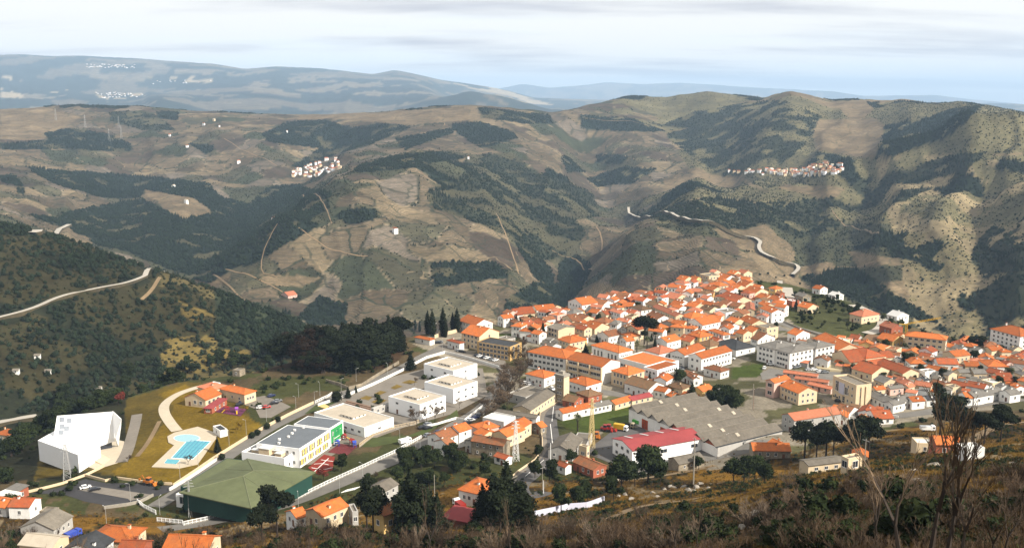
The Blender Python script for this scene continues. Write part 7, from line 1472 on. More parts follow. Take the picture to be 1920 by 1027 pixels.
PYW = plain('white_steel', (.62,.62,.60), var=.05); PYY = plain('yellowed_steel', (.55,.42,.20), var=.1)
pylon(967,863,17,'white lattice pylon before the long bright orange roof',PYW,2.4); pylon(1109,840,22,'yellowish lattice pylon at the edge of the factory yard',PYY,2.4); pylon(127,900,15,'grey lattice pylon in front of the museum',METAL,3.0); pylon(357,968,14,'thin lattice pylon at the left corner of the green hall',METAL,1.2)
for i, (u, v) in enumerate(((105,222),(160,235),(223,236),(228,256),(205,262))): pylon(u, v+4, 40, 'distant power pylon on the far vineyard slope', METAL, 6.0)['group'] = 'distant power pylons'
def pole(u, v, h, label, c=CONC, r=.16, arm=True, name='utility_pole', cat='pole', lamp=False):
    o = thing(name, P(u, v), random.uniform(0, 3), label, cat); b = MB(); b.bar((0,0,-1), (0,0,h), r, c, 6, r*.6); link('pole', b.mesh('pole'), o)
    if arm: b = MB(); b.bar((-1.0,0,h-.5), (1.0,0,h-.5), .07, METAL); link('cross_arm', b.mesh('cross_arm'), o)
    if lamp: b = MB(); b.bar((0,0,h), (1.2,0,h+.2), .05, METAL); b.box(.9, 1.6, -.15, .15, h+.12, h+.26, METAL); link('lamp_head', b.mesh('lamp_head'), o)
    return o
pole(1300,908,18,'tallest concrete pole, standing above the white boulders',r=.28); pole(1411,768,13,'concrete pole behind the factory, left of the rusty mast',r=.22); pole(1347,760,9,'concrete pole before the white house with hipped roof'); pole(1032,870,9,'white pole on the inside of the road bend',PYW,r=.22,arm=False); pole(1017,918,9,'pole with insulators inside the lower bend',r=.16)
pole(1063,862,9,'pole in front of the grey barn'); pole(1019,925,5,'short white post at the lower bend',PYW,arm=False); pole(815,940,10,'thin pole among the overgrown gardens',arm=False); pole(1083,805,6,'thin post beneath the dark palm',arm=False); pole(1225,845,4,'thin pole behind the small stone barn'); pole(1620,880,8,'pole beside the rightmost black pine'); pole(1363,845,8,'pole at the factory road',arm=True)
pole(1412,768,11,'thin rusty mast right of the concrete pole behind the factory',plain('rusty_steel',(.16,.07,.04)),.12); pole(1260,770,9,'thin wire pole behind the factory',arm=False); pole(1600,700,8,'lamp mast at the mound car park',arm=False)
for i, (u, v) in enumerate(((338,900),(372,876),(430,838),(462,815),(500,790),(555,770),(590,760),(640,735),(668,715),(727,705),(560,745),(600,742))): pole(u, v, 7, 'slim street lamp along the wall of the school road', METAL, .09, False, 'street_lamp', 'street lamp', True)['group'] = 'street lamps of the school road'
for i, (u, v) in enumerate(((637,925),(680,900),(780,860),(788,850),(750,835),(560,958),(815,655),(830,660),(245,940),(300,965),(200,985))): pole(u, v, 7, 'slim street lamp along the avenue', METAL, .09, False, 'street_lamp', 'street lamp', True)['group'] = 'street lamps of the avenue'
p = P(1697,650, 0); o = thing('tower_crane', p, R(-8), 'yellow building crane behind the big cream block', 'crane'); b = MB(); s_ = .5
for i in range(10):
    z0, z1 = i*1.5-1, (i+1)*1.5-1
    for a in ((-s_,-s_),(s_,-s_),(s_,s_),(-s_,s_)): b.bar((*a,z0), (*a,z1), .08, YEL)
    b.bar((-s_,-s_,z0), (s_,-s_,z1), .05, YEL); b.bar((s_,s_,z0), (-s_,s_,z1), .05, YEL); b.bar((s_,-s_,z0), (s_,s_,z1), .05, YEL)
link('mast', b.mesh('mast'), o); b = MB()
for i in range(12):
    x0, x1 = i*1.6, (i+1)*1.6; z0, z1 = 14+x0*.22, 14+x1*.22; b.bar((x0,-.35,z0), (x1,-.35,z1), .09, YEL); b.bar((x0,.35,z0), (x1,.35,z1), .09, YEL); b.bar((x0,0,z0+.8), (x1,0,z1+.8), .09, YEL); b.bar((x0,-.35,z0), (x1,0,z1+.8), .05, YEL); b.bar((x0,.35,z0), (x1,0,z1+.8), .05, YEL)
link('jib', b.mesh('jib'), o); b = MB(); b.box(-4.5, 0, -.3, .3, 13.6, 14.2, YEL); b.box(-4.4, -3.0, -.6, .6, 12.6, 14.0, CONC); link('counterweight', b.mesh('counterweight'), o)
# ------------------------------------------------------------------ walls, fences, railings
wall_line('boundary_wall', [(325,913),(400,862),(480,812),(540,780),(588,757)], 1.5, .3, WALLS['cream'], 'long pale wall along the pool side of the school road')
wall_line('boundary_wall', [(596,762),(640,747),(700,722),(760,693),(800,672),(835,662),(875,672),(935,690),(945,705),(935,725)], 1.5, .3, WALLS['white'], 'white wall bounding the school grounds towards the square')
wall_line('retaining_wall', qs('d6', (330,230),(480,270),(600,320),(760,280),(900,190),(1060,90),(1200,10)), 1.6, .5, WALLS['stone'], 'pale stone retaining wall of the grove terrace'); wall_line('cemetery_wall', qs('d5', (590,270),(700,230),(850,200),(1020,150)), 2.2, .4, WALLS['cream'], 'cream cemetery wall running up towards the cypresses')
wall_line('boundary_wall', [(905,775),(925,752),(940,725),(945,708)], 1.0, .3, CONC, 'low kerb wall curving along the avenue beside the school'); wall_line('boundary_wall', qs('d4', (0,320),(160,285),(440,200),(560,230),(830,20)), 1.1, .3, WALLS['white'], 'white wall behind the mottled house on the avenue')
wall_line('parapet_wall', [(1112,742),(1062,749),(1034,761),(1013,774),(1011,792),(1017,824),(1017,846),(1002,864),(970,886),(950,902)], .9, .3, WALLS['cream'], 'cream parapet along the outside of the road bend')
wall_line('boundary_wall', qs('f1', (170,760),(300,730),(420,700),(560,690),(690,640)), 2.0, .3, WALLS['lav'], 'painted white and pale blue wall beside the meadow'); wall_line('boundary_wall', qs('f4', (205,255),(470,190),(650,125),(780,60)), 1.0, .4, WALLS['cream'], 'pale wall rising from the car park to the museum')
wall_line('boundary_wall', qs('f4', (640,130),(790,170),(880,150),(1120,185),(1290,195)), 1.0, .4, WALLS['cream'], 'pale kerb wall between car park and pool lawn'); wall_line('boundary_wall', qs('f4', (1270,240),(1400,165),(1630,10)), 1.3, .35, WALLS['white'], 'white wall between pool lawn and green hall')
wall_line('boundary_wall', qs('f4', (780,375),(960,350),(1050,330),(1150,280)), 1.2, .4, CONC, 'curved kerb wall at the near side of the car park'); wall_line('boundary_wall', [(1455,598),(1500,617),(1560,637),(1640,652)], 1.2, .4, CONC, 'long grey wall along the rim road')
wall_line('boundary_wall', qs('e7', (1380,600),(1550,640)), 1, .3, WALLS['cream'], 'garden wall under the half-ruined house'); wall_line('boundary_wall', qs('c7', (200,900),(300,930),(560,985),(700,990)), 1.2, .3, WALLS['white'], 'white garden wall before the black-slate cottage')
def balustrade(px, label, h=1.1, gap=1.6, c=None, base=.5):
    c = c or WALLS['bright']; pts = resample([Vector((p.x, p.y, 0)) for p in PXL(px)], gap); o = thing('balustrade', (pts[0].x, pts[0].y, float(H(pts[0].x, pts[0].y))), 0, label, 'fence'); oz = Vector(o.location); b1, b2, b3 = MB(), MB(), MB()
    g = lambda p, z: Vector((p.x, p.y, float(H(p.x, p.y))+z))-oz
    for i, p in enumerate(pts):
        b1.bar(g(p, -.5), g(p, base+h+.1), .13, c)
        if i+1 < len(pts):
            n = pts[i+1]; b2.bar(g(p, base+h), g(n, base+h), .10, c); b2.bar(g(p, base+.1), g(n, base+.1), .08, c); b3.bar(g(p, .1), g(n, .1), .28, CONC)
            for k in range(1, 5): m_ = p.lerp(n, k/5); b1.bar(g(m_, base), g(m_, base+h), .045, c)
    po = link('picket', b1.mesh('picket'), o, kind='stuff'); link('rail', b2.mesh('rail'), o); link('kerb', b3.mesh('kerb'), o); return o
balustrade([(345,985),(400,972),(455,957),(520,945),(560,935),(620,905),(680,878),(740,850),(790,822)], 'long white railing between the green hall and the avenue'); balustrade(qs('f4', (1030,330),(1080,370),(1170,415)), 'short white railing stepping down beside the car park')
balustrade(qs('d6', (730,1010),(900,880),(1150,790),(1400,740),(1440,720)), 'pale fence curving round the low school block', c=WALLS['cream'])
balustrade(qs('d6', (200,490),(350,420),(400,385)), 'white railing beside the school gate'); balustrade(qs('f4', (1180,470),(1370,490)), 'white railing at the foot of the green hall drive', c=WALLS['bright'])
# bleachers / steps, cemetery tombs
TOMB = plain('white_marble', (.55,.53,.5), var=.08); gt = random.Random(4); tomb0 = None
for i in range(34):
    u, v = gt.uniform(792, 878), gt.uniform(603, 630)
    if not inside(u, v, [(788,622),(800,606),(862,600),(884,608),(862,618),(815,632)]): continue
    if tomb0 is None: b = MB(); b.box(-.5, .5, -1, 1, -.3, .7, TOMB); b.box(-.45, .45, .8, 1.0, .7, 1.9, TOMB); b.box(-.08, .08, .82, .98, 1.9, 2.5, TOMB); b.box(-.3, .3, .83, .97, 2.1, 2.25, TOMB); tomb0 = b.mesh('tomb')
    o = link('tomb', tomb0, None, P(u, v), -.5); tag(o, 'white marble tomb with a cross among the cypresses', 'tomb', 'cemetery tombs'); s_ = gt.uniform(.8, 1.7); o.scale = (s_,)*3
# bleacher steps in the school garden
o = thing('step_bench', P(672,762), R(-36), 'long brown tiered bench in the school garden', 'bench')
for i in range(3): b = MB(); b.box(-9, 9, i*1.2-2, i*1.2-.8, -.5, .4+.4*i, plain('brown_bench', (.20,.13,.09))); link('step', b.mesh('step'), o)
# playground pieces
for i, (k, pt, c, l) in enumerate((('d7',(1680,440),RDP,'dark red play block on the school yard'),('d7',(1780,500),RDP,'red climbing frame on the maroon play surface'),('d7',(1810,530),BLP,'blue play panel on the maroon play surface'),('d7',(1590,520),BLP,'small blue spring toy on the maroon play surface'),('e1',(1160,330),RDP,'red slide on the purple playground'),('e1',(1210,335),plain('violet_paint',(.22,.06,.30)),'violet climbing frame on the purple playground'))):
    o = thing('play_frame', P(*q(k, pt)), i, l, 'play frame')
    for x in (-.9, .9):
        for y in (-.6, .6): b = MB(); b.bar((x,y,-.3), (x,y,2.2), .1, c); link('post', b.mesh('post'), o)
    b = MB(); b.hexa([(-1,-.7,1.3),(1,-.7,1.3),(1,.7,1.3),(-1,.7,1.3)], [(-1,-.7,1.45),(1,-.7,1.45),(1,.7,1.45),(-1,.7,1.45)], c); b.hexa([(-1.1,-.8,2.2),(1.1,-.8,2.2),(1.1,.8,2.2),(-1.1,.8,2.2)], [(-.1,-.8,2.9),(.1,-.8,2.9),(.1,.8,2.9),(-.1,.8,2.9)], c); link('platform', b.mesh('platform'), o)
    b = MB(); b.hexa([(1,-.3,1.3),(3,-.3,.1),(3,.3,.1),(1,.3,1.3)], [(1,-.3,1.4),(3,-.3,.2),(3,.3,.2),(1,.3,1.4)], YEL); link('slide', b.mesh('slide'), o)
# ------------------------------------------------------------------ boulders
ROCK = plain('pale_granite', (.27,.24,.20), var=.42, scale=2.2, bump=.8)
def rock_mesh(seed):
    bm = bmesh.new(); bmesh.ops.create_icosphere(bm, subdivisions=3, radius=1); g = random.Random(seed); cut = [(Vector((g.gauss(0,1),g.gauss(0,1),g.gauss(0,1))).normalized(), g.uniform(.5,.85)) for _ in range(11)]
    for v in bm.verts:
        for n, d in cut:
            e = v.co.dot(n)-d
            if e > 0: v.co -= n*e
        v.co *= 1+.05*math.sin(v.co.x*7+seed)*math.cos(v.co.y*6); v.co.z *= .72
    me = bpy.data.meshes.new('boulder'); bm.to_mesh(me); bm.free(); me.materials.append(ROCK); return me
RK = [rock_mesh(i) for i in range(4)]
BL = [(1246,917,1.2),(1256,912,1.6),(1263,914,1.3),(1283,914,1.9),(1290,918,1.5),(1298,921,2.2),(1305,915,2.0),(1313,907,1.6),(1328,914,1.4),(1225,924,1.3),(1232,931,1.1),(1172,927,1.5),(1160,930,1.2),(1184,936,1.4),(1148,898,1.6),(1156,900,1.4),(1164,897,1.2),(1141,900,1.0),(1075,922,1.8),(1040,928,.9),(1109,872,1.6),
      (1420,968,2.4),(1440,985,1.8),(1395,990,1.3),(1622,940,1.6),(1648,948,1.0),(1725,905,1.6),(1715,885,1.4),(1752,872,1.5),(1760,855,1.0),(1820,862,.9),(1850,910,.9),(1880,905,.8),(1865,925,.7),(1450,955,1.0),(1345,945,1.0),(1480,915,1.0),(1510,905,1.1),(987,992,1.2),(880,972,1.2),(1010,1005,1.0),(1600,905,.9),(1560,912,.8),(60,985,2.0),(30,1000,2.4),(90,1012,2.0),(1900,870,1.0),(1795,915,.7)]
marksB = [('tall concrete pole',1300,905),('road bend wall',1060,935),('broad green tree',1200,925),('black pine clump',1560,900),('large bare saplings',1750,900),('big pale rock',1420,968),('lower left barn',60,1000),('right edge',1900,890)]
items = []
for i, (u, v, s_) in enumerate(BL):
    o = link('boulder', RK[i % 4], None, P(u, v)+Vector((0,0,-.15)), i*1.3); o.scale = (s_, s_*random.uniform(.7,1.1), s_*random.uniform(.7,1.0)); o['category'] = 'boulder'; o['group'] = 'pale boulders on the slope'; items.append((o, u, v, ('large' if s_ > 1.7 else 'middling' if s_ > 1.15 else 'small')+' pale granite boulder'))
autolabel(items, lambda wd, r, rel, nm: '%s, %s%s the %s' % (wd, r if r else 'nearest ', rel, nm), marksB, 1.5)
# ------------------------------------------------------------------ foreground bushes
for i, (u, v, h, l) in enumerate(((1745,1040,14.5,'tallest bare sapling on the near slope, dark trunk'),(1765,1045,13.5,'bare sapling just right of the tallest one'),(1688,1040,13,'bare sapling left of the tallest one with arching twigs'),(1800,1045,10,'thin bare sapling leaning right'),(1650,1040,8.5,'short bare sapling left of the group'),(1860,1040,6,'bare sapling near the right edge'),(1880,1050,7,'bare sapling at the right edge'))):
    s, t = ray(u, 1027); Y = 62 if u > 1660 else 75; x_ = float(s)*Y; plant('sap%d' % (i % 3), Vector((x_, Y, float(H(x_, Y)))), h, label=l)
for i, (u, Y, h, l) in enumerate(((790,165,15,'bare tree reaching up at the bottom centre'),(95,150,17,'bare forked tree in the lower left corner'),(40,150,14,'thin bare tree at the far lower left'),(300,170,13,'bare tree before the wide orange house'),(355,165,12,'bare twiggy tree near the bottom left'),(180,160,12,'bare tree rising before the large grey barn'),(425,170,10,'low bare tree before the avenue railing'),(240,160,10,'bare crown before the cream tent roof'),(960,160,11,'bare stem below the dark clump'),(1335,110,7,'bare pale sapling below the boulders'),(1290,110,7,'leaning bare stem left of the pale sapling'),(1215,120,7,'bare reddish stem above the path'),(1550,80,5,'bare sapling beside the pale rock'))):
    x_ = (u-960)/FPX*Y; plant('sap%d' % (i % 3), Vector((x_, Y, float(H(x_, Y)))), h, label=l)
gs = random.Random(12); nb_ = 0
while nb_ < 330:
    u = gs.uniform(-20, 1940); vmin = np.interp(u, [0,500,900,1150,1350,1500,1920], [1003,990,985,975,945,905,868]); v = vmin+(1045-vmin)*gs.random()**.8
    if 380 < 0: pass
    p = P(u, min(v, 1026)); 
    if v > 1026: p = Vector((p.x*.93, p.y*.93, 0)); p.z = float(H(p.x, p.y))
    if fbm(np.array([p.x/14]), np.array([p.y/14]), 99, 2)[0] < -.22: continue
    nb_ += 1
    if gs.random() < .52: plant('shrub%d' % gs.randrange(2), p, gs.uniform(1.4, 4.0), label='low evergreen bush on the near hillside', group='evergreen bushes of the near hillside')
    else: plant('bush%d' % gs.randrange(4), p, gs.uniform(1.8, 4.2)*(.85 if p.y < 110 else 1.2), label='leafless brown bush on the near hillside', group='leafless bushes of the near hillside')
# ------------------------------------------------------------------ scattered growth (uncountable)
def scatter(name, pts, sc_, meshname_mesh, seed=0):
    me = bpy.data.meshes.new(name); me.vertices.add(len(pts)); me.vertices.foreach_set('co', pts.astype(np.float32).ravel()); at = me.attributes.new('sc', 'FLOAT', 'POINT'); at.data.foreach_set('value', sc_.astype(np.float32))
    o = bpy.data.objects.new(name, me); col.objects.link(o); o['kind'] = 'stuff'
    src = bpy.data.objects.new(name+'_source', meshname_mesh)
    ng = bpy.data.node_groups.new(name, 'GeometryNodeTree'); ng.interface.new_socket('Geometry', in_out='INPUT', socket_type='NodeSocketGeometry'); ng.interface.new_socket('Geometry', in_out='OUTPUT', socket_type='NodeSocketGeometry')
    N = ng.nodes; L = ng.links; gi = N.new('NodeGroupInput'); go = N.new('NodeGroupOutput'); ip = N.new('GeometryNodeInstanceOnPoints'); oi = N.new('GeometryNodeObjectInfo'); oi.inputs['Object'].default_value = src
    na = N.new('GeometryNodeInputNamedAttribute'); na.data_type = 'FLOAT'; na.inputs['Name'].default_value = 'sc'; rv = N.new('FunctionNodeRandomValue'); rv.data_type = 'FLOAT_VECTOR'; rv.inputs[0].default_value = (-.12,-.12,0); rv.inputs[1].default_value = (.12,.12,6.28); rv.inputs['Seed'].default_value = seed
    L.new(gi.outputs[0], ip.inputs['Points']); L.new(oi.outputs['Geometry'], ip.inputs['Instance']); L.new(na.outputs['Attribute'], ip.inputs['Scale']); L.new(rv.outputs[0], ip.inputs['Rotation']); L.new(ip.outputs[0], go.inputs[0])
    md = o.modifiers.new('scatter', 'NODES'); md.node_group = ng; return o
def offroad(X, Y):
    ok = np.ones(len(X), bool)
    for pts, hw in ROADS:
        a = np.array(pts); x0, y0 = a.min(0)-hw; x1, y1 = a.max(0)+hw; m = np.where((X > x0) & (X < x1) & (Y > y0) & (Y < y1))[0]
        if len(m): d = np.min((X[m, None]-a[None, :, 0])**2+(Y[m, None]-a[None, :, 1])**2, 1); ok[m[d < (hw+1.0)**2]] = False
    return ok
def field(n, y0, y1, smax=.62, pw=1.0):
    Y = np.sqrt(RNG.uniform(y0*y0, y1*y1, n)) if pw == 1 else RNG.uniform(y0, y1, n); s = RNG.uniform(-smax, smax, n); X = s*Y; Z = H(X, Y)
    fi = (s-Sg[0])/(Sg[1]-Sg[0]); i = np.clip(np.rint(fi).astype(int), 0, len(Sg)-1); j = np.clip(np.searchsorted(Yg, Y), 0, len(Yg)-1); return X, Y, Z, KF[i, j]
far_a = cloud_mesh('tree_clump', [(0,0,2.6,2.6,2.6,2.6),(1.2,.5,1.6,1.8,1.8,1.6),(-1.0,-.8,1.8,1.9,1.9,1.7)], 90, .62, 91, F_FAR, .8); far_b = cloud_mesh('tree_clump', cone_lobes(8, 2.2, 4), 90, .55, 92, F_FAR, .8); scr_a = cloud_mesh('bush_clump', [(0,0,.8,1.1,1.1,.9),(.6,.3,.6,.8,.8,.7)], 40, .34, 93, F_SCR, .8)
X, Y, Z, K_ = field(480000, 600, 4300); C_, wd, vi, scb = landcover(X, Y, Z, K_); r_ = RNG.random(len(X))
keep = (r_ < wd*np.where(Y > 2600, .75, 1.0)) & (K_ > 7.9) & (K_ < 16.6); hillm = K_ >= 11
keep &= offroad(X, Y)
m1 = keep & hillm & ((K_ < 16.0) | (wd > .9)) & ((wd > .45) | (RNG.random(len(X)) < .5)) & (RNG.random(len(X)) < .75); pts = np.stack([X, Y, Z-.3], 1)
sz = RNG.uniform(.45, 1.1, len(X))*np.where(Y > 2500, .85, 1)*np.where(wd < .4, .7, 1); conif = fbm(X/160, Y/160, 205, 2) > .30
scatter('hillside_woodland', pts[m1 & ~conif], sz[m1 & ~conif], far_a, 1); scatter('hillside_conifers', pts[m1 & conif], sz[m1 & conif], far_b, 2)
m2 = hillm & (K_ < 16.4) & (scb > .3) & (r_ > .55) & (RNG.random(len(X)) < scb*.8) & (Y < 3300); scatter('hillside_scrub', pts[m2], RNG.uniform(.5, 1.5, int(m2.sum())), scr_a, 3)
print('wood', int(m1.sum()), 'scrub', int(m2.sum()))
X, Y, Z, K_ = field(60000, 480, 1080, .62); C_, wd, vi, scb = landcover(X, Y, Z, K_); nh = (K_ > 7.6) & (K_ < 11.3) & offroad(X, Y); r_ = RNG.random(len(X)); pts = np.stack([X, Y, Z-.2], 1)
gx = np.abs((X*.8+Y*.6) % 7.0-3.5) < 1.6     # planted in loose rows
m = nh & (r_ < wd*.55); scatter('near_hill_trees', pts[m], RNG.uniform(.45, .95, int(m.sum())), far_a, 4); m = nh & (r_ > .35) & gx & (wd < .6); scatter('near_hill_olives', pts[m], RNG.uniform(.7, 1.5, int(m.sum())), scr_a, 5); print('near', int(m.sum()))
# rough grass and low scrub of the near slope and the gardens
def tuft(seed, mat, n=26, h=.55):
    g = random.Random(seed); b = MB()
    for i in range(n):
        a = g.uniform(0, 6.28); o_ = g.uniform(0, .35); p = Vector((math.cos(a)*o_, math.sin(a)*o_, -.05)); w_ = Vector((-math.sin(a), math.cos(a), 0))*.03; t = p+Vector((math.cos(a)*g.uniform(0,.3), math.sin(a)*g.uniform(0,.3), h*g.uniform(.5,1.1))); b.poly([p-w_, p+w_, t], mat)
    return b.mesh('tuft')
G1 = foliage('dry_grass', (.10,.058,.011), (.19,.115,.026)); G2 = foliage('rusty_grass', (.032,.020,.008), (.07,.042,.015)); G3 = foliage('low_green', (.05,.06,.02), (.11,.12,.04))
X, Y, Z, K_ = field(90000, 55, 400, .60, 2); fsm = offroad(X, Y) & (K_ < 5.1) | ((K_ < 6.2) & (RNG.random(len(X)) < .25) & (X > 0)); nn = fbm(X/9, Y/14, 47, 4); pts = np.stack([X, Y, Z], 1)
uu0, vv0 = project(X, Y, Z); below = vv0 > np.interp(uu0, [0,500,900,1150,1350,1500,1700,1920], [1005,992,990,985,960,925,905,880])+14*fbm(X/10, Y/10, 55, 3)
town_clear = np.array([not near(x, y, .5) if k > 3.6 else True for x, y, k in zip(X, Y, K_)]) & fsm
m = town_clear & ((nn > -.05) | ~below) & (RNG.random(len(X)) < .42); scatter('dry_grass', pts[m], RNG.uniform(.7, 1.7, int(m.sum())), tuft(1, G1), 6)
m = town_clear & (nn < .1) & (RNG.random(len(X)) < np.where(below, .35, .05)); scatter('rusty_undergrowth', pts[m], RNG.uniform(.8, 2.2, int(m.sum())), tuft(2, G2, 30, .7), 7)
m = town_clear & (nn < -.1) & (RNG.random(len(X)) < .22); scatter('low_green_scrub', pts[m], RNG.uniform(.4, 1.1, int(m.sum())), cloud_mesh('bush_clump', [(0,0,.5,.8,.8,.6)], 60, .16, 95, F_GRN, .7), 8)
m = town_clear & below & (nn < .15) & (K_ < 4.4) & (RNG.random(len(X)) < .10); scatter('twiggy_undergrowth', pts[m], RNG.uniform(.35, .8, int(m.sum())), stems(401, 16, 2.4, 1.1, TWIGR, .02), 9)
# plateau shrubs in the gardens and verges
X, Y, Z, K_ = field(26000, 300, 860, .56); C_, wd, vi, scb = landcover(X, Y, Z, K_); pts = np.stack([X, Y, Z], 1); g2_ = (K_ > 5) & (K_ < 7.9) & (scb > .4) & (RNG.random(len(X)) < .30) & np.array([not near(x, y, 1.5) for x, y in zip(X, Y)]) & (fbm(X/14, Y/14, 303, 3) > -.02)
uu, vv_ = project(X, Y, Z); roadm = np.zeros(len(X), bool)
for pl in ([(300,990),(960,680),(990,700),(900,790),(600,950),(340,1010)], [(280,960),(830,640),(840,665),(330,935)], [(930,740),(1090,730),(1070,770),(1050,850),(1000,920),(960,930),(950,880),(1000,800)]): roadm |= inpoly(uu, vv_, pl)
m = g2_ & ~roadm & offroad(X, Y); scatter('garden_scrub', pts[m], RNG.uniform(.6, 1.9, int(m.sum())), cloud_mesh('bush_clump', [(0,0,.7,1,1,.8),(.5,.4,.6,.8,.8,.6)], 70, .24, 96, F_GRN, .75), 10)
# ------------------------------------------------------------------ villages far away, one body of roofs each
def village(name, poly, n, seed, sz=9):
    g = random.Random(seed); b = MB(); k = 0; us = [p[0] for p in poly]; vs2 = [p[1] for p in poly]
    while k < n:
        u, v = g.uniform(min(us), max(us)), g.uniform(min(vs2), max(vs2))
        if not inside(u, v, poly): continue
        k += 1; p = P(u, v); a = g.uniform(0, 3.1); c, s_ = math.cos(a), math.sin(a); w, d, h = sz*g.uniform(.7,1.3), sz*g.uniform(.6,1), g.uniform(4, 8)
        f_ = lambda x, y, z: (p.x+x*c-y*s_, p.y+x*s_+y*c, p.z+z); wm_ = WALLS['bright' if g.random() < .7 else 'cream']; rm = ROOFS[g.choice(['pink','old','old','beige'])]
        b.hexa([f_(-w/2,-d/2,-3),f_(w/2,-d/2,-3),f_(w/2,d/2,-3),f_(-w/2,d/2,-3)], [f_(-w/2,-d/2,h),f_(w/2,-d/2,h),f_(w/2,d/2,h),f_(-w/2,d/2,h)], wm_)
        b.hexa([f_(-w/2-.4,-d/2-.4,h+.03),f_(w/2+.4,-d/2-.4,h+.03),f_(w/2+.4,d/2+.4,h+.03),f_(-w/2-.4,d/2+.4,h+.03)], [f_(-w/2,-.2,h+2.3),f_(w/2,-.2,h+2.3),f_(w/2,.2,h+2.3),f_(-w/2,.2,h+2.3)], rm)
    o = link(name, b.mesh(name)); o['kind'] = 'stuff'; return o
village('far_village', [(535,330),(560,318),(600,302),(632,298),(640,318),(600,330),(560,335)], 62, 1, 8); village('far_village', [(1352,322),(1410,321),(1500,319),(1540,309),(1585,312),(1575,326),(1500,332),(1400,327)], 105, 2, 8); village('scattered_farms', [(40,240),(600,220),(1240,230),(1240,400),(700,460),(100,330)], 12, 3, 7)
village('distant_village', [(175,172),(270,176),(260,182),(190,184)], 45, 5, 15); village('distant_village', [(150,120),(260,122),(250,128),(160,127)], 45, 6, 17); village('distant_village', [(290,152),(400,150),(380,156),(280,160)], 14, 7, 15)

# ------------------------------------------------------------------ labels for the many alike plants
ORDN += [w+' ' for w in 'sixteenth seventeenth eighteenth nineteenth twentieth twenty-first twenty-second twenty-third twenty-fourth twenty-fifth twenty-sixth twenty-seventh twenty-eighth twenty-ninth thirtieth thirty-first'.split()]
def relabel(group, word, marks, vs=1.8, nb=31):
    its = []
    for o in col.objects:
        if o.get('group') == group:
            u, v = project(o.location.x, o.location.y, o.location.z+1.5); its.append((o, float(u), float(v), word(o)))
    autolabel(its, lambda wd, r, rel, nm: '%s, %s%s the %s' % (wd, r if r else 'nearest ', rel, nm), marks, vs)
szw = lambda o, a, b: 'tall' if o.scale[2] > b else 'low' if o.scale[2] < a else 'middling'
NEARM = [('tallest bare sapling',1745,1000),('large pale rock',1420,968),('tall concrete pole',1300,908),('painted roadside wall',1080,955),('dark clump under the bend',940,985),('solitary hipped house',895,925),('yellow-walled house',728,985),('cream cottage by the avenue',620,965),('spreading dark pine',520,1000),('green hall corner',470,965),
 ('wide orange house',220,1005),('lower left barn',88,985),('low cream outbuilding',1560,875),('rightmost hillside pine',1876,828),('pale rock on the slope',1725,905),('rusty orange roof',1772,835),('small white slope hut',1820,845),('bottom right corner',1915,1020),('boulder cluster',1255,925),('right bare sapling',1880,980)]
relabel('leafless bushes of the near hillside', lambda o: '%s leafless %s bush' % (szw(o, 1.1, 1.6), {'twigs':'brown','reddish_twigs':'reddish','pale_twigs':'pale'}[o.data.materials[0].name]), NEARM)
relabel('evergreen bushes of the near hillside', lambda o: '%s evergreen bush' % szw(o, .8, 1.1), NEARM)
GM = [('left tip of the grove',515,680),('stone terrace wall',650,705),('leftmost cypress',780,610),('single dark conifer',770,690),('orange nursery roof',440,725),('green front trees',680,700),('notch in the grove',620,650)]
relabel('grove of dark evergreens', lambda o: '%s %s in the dark grove' % (szw(o, .85, 1.1), {'cedar':'spreading evergreen','conif':'pointed evergreen','pine_':'domed pine'}[o.name[:5]]), GM)
relabel('green trees fronting the grove', lambda o: 'rounded green tree fronting the grove', GM)
relabel('trees below the rim', lambda o: '%s dark tree below the rim' % szw(o, .85, 1.1), [('museum roof',160,775),('museum left corner',70,825),('nursery roofs',420,725),('tiny stone hut',448,695),('curved pool path',310,760),('left edge of the slope',10,870),('rust-red tree',222,745)])
relabel('trees of the overgrown gardens', lambda o: '%s bushy garden tree' % szw(o, .65, .85), [('solitary hipped house',895,925),('stone barn',910,840),('small white gabled house',830,830),('avenue railing',760,850),('grey shed across the avenue',715,915),('white lattice pylon',967,850)])
relabel('scrub on the left bank', lambda o: '%s scrubby tree on the left bank' % szw(o, .6, 1.1), [('museum left corner',70,850),('grey lattice pylon',127,880),('asphalt car park',200,930),('left edge',5,880)])
relabel('bare avenue trees', lambda o: 'leafless plane tree in the avenue', [('concrete tower',1053,725),('white depot',935,790),('ochre office',930,665),('second school block',850,745),('flat garage roof',985,745)])
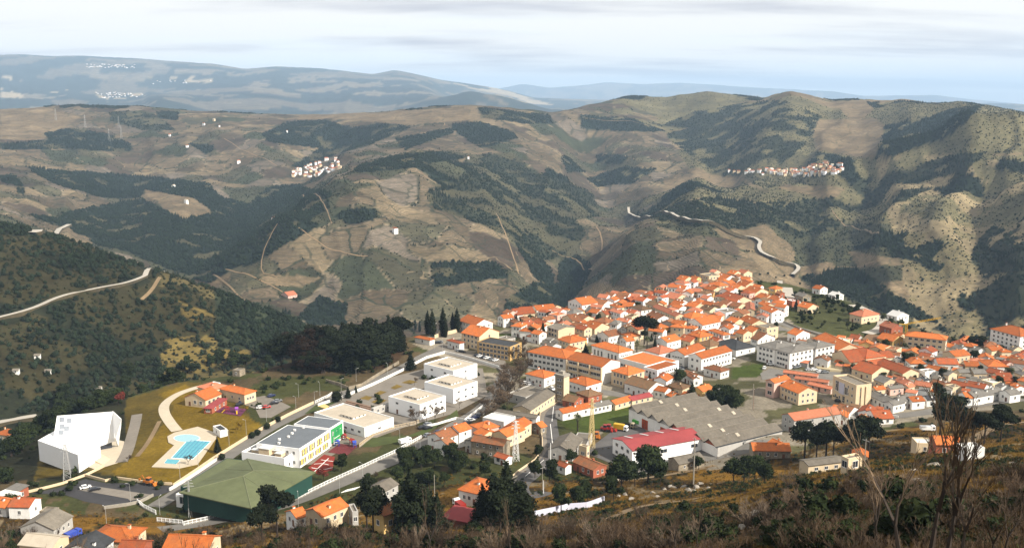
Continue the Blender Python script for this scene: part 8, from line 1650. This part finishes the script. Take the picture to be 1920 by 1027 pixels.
relabel('clump of trees behind the factory', lambda o: '%s dark green tree' % szw(o, 1.1, 1.25), [('rusty mast',1412,740),('factory roof',1360,800),('white house with weathered roof',1343,700)])
relabel('dark clump below the bend road', lambda o: '%s dark evergreen' % szw(o, .85, 1.05), [('solitary hipped house',895,925),('lower road bend',1000,920),('bottom edge',950,1020)])
relabel('dark trees below the avenue', lambda o: '%s tall dark tree' % szw(o, .9, 1.1), [('yellow-walled house',728,985),('cream cottage by the avenue',620,965),('solitary hipped house',895,925)])
relabel('trees of the rim gardens', lambda o: 'small dark garden tree', [('curved rim road',1655,605),('lone yellow house',1454,540),('last hilltop houses',1400,520),('pink villa on the rim',1620,590),('brick flat-roofed shell',1487,565)])
relabel('bushes along the garden lane', lambda o: 'dark bush on the garden lane', [('umbrella pine',1208,630),('gable with orange roof',1320,610)])
relabel('distant power pylons', lambda o: 'distant power pylon', [('hamlet on the valley slope',590,315),('dark wood at the far left',100,265),('skyline knoll',150,196)])
relabel('cemetery tombs', lambda o: 'white marble tomb with a cross', [('leftmost cypress',779,610),('tallest cypress',831,620),('rightmost cypress',857,612),('cemetery gatehouse',795,632)])
relabel('garden trees between the houses', lambda o: 'small %s among houses' % {'everg':'leafy tree','conif':'pointed conifer','olive':'olive tree'}[o.name[:5]], MARKS)
relabel('street lamps of the avenue', lambda o: 'slim street lamp', [('green hall corner',583,900),('hotel',895,650),('museum car park',240,925),('zebra crossing',655,920)])
relabel('street lamps of the school road', lambda o: 'slim street lamp', [('nursery car park',500,770),('stone terrace wall',650,715),('green hall',450,880),('school gate',620,750)])
for o in col.objects:       # anything left without a label of its own
    if o.parent is None and o.get('category') and not o.get('label'): o['label'] = 'unplaced '+o['category']
for key, (root, used) in PROTO.items():     # kinds that ended up unused
    if not used:
        for c in list(root.children): bpy.data.objects.remove(c)
        bpy.data.objects.remove(root)
for o in col.objects:
    l = o.get('label')
    if l and len(l.split()) > 16: o['label'] = ' '.join(l.replace('faded pink', 'pinkish').replace('-walled house,', ' house,').split()[:16])
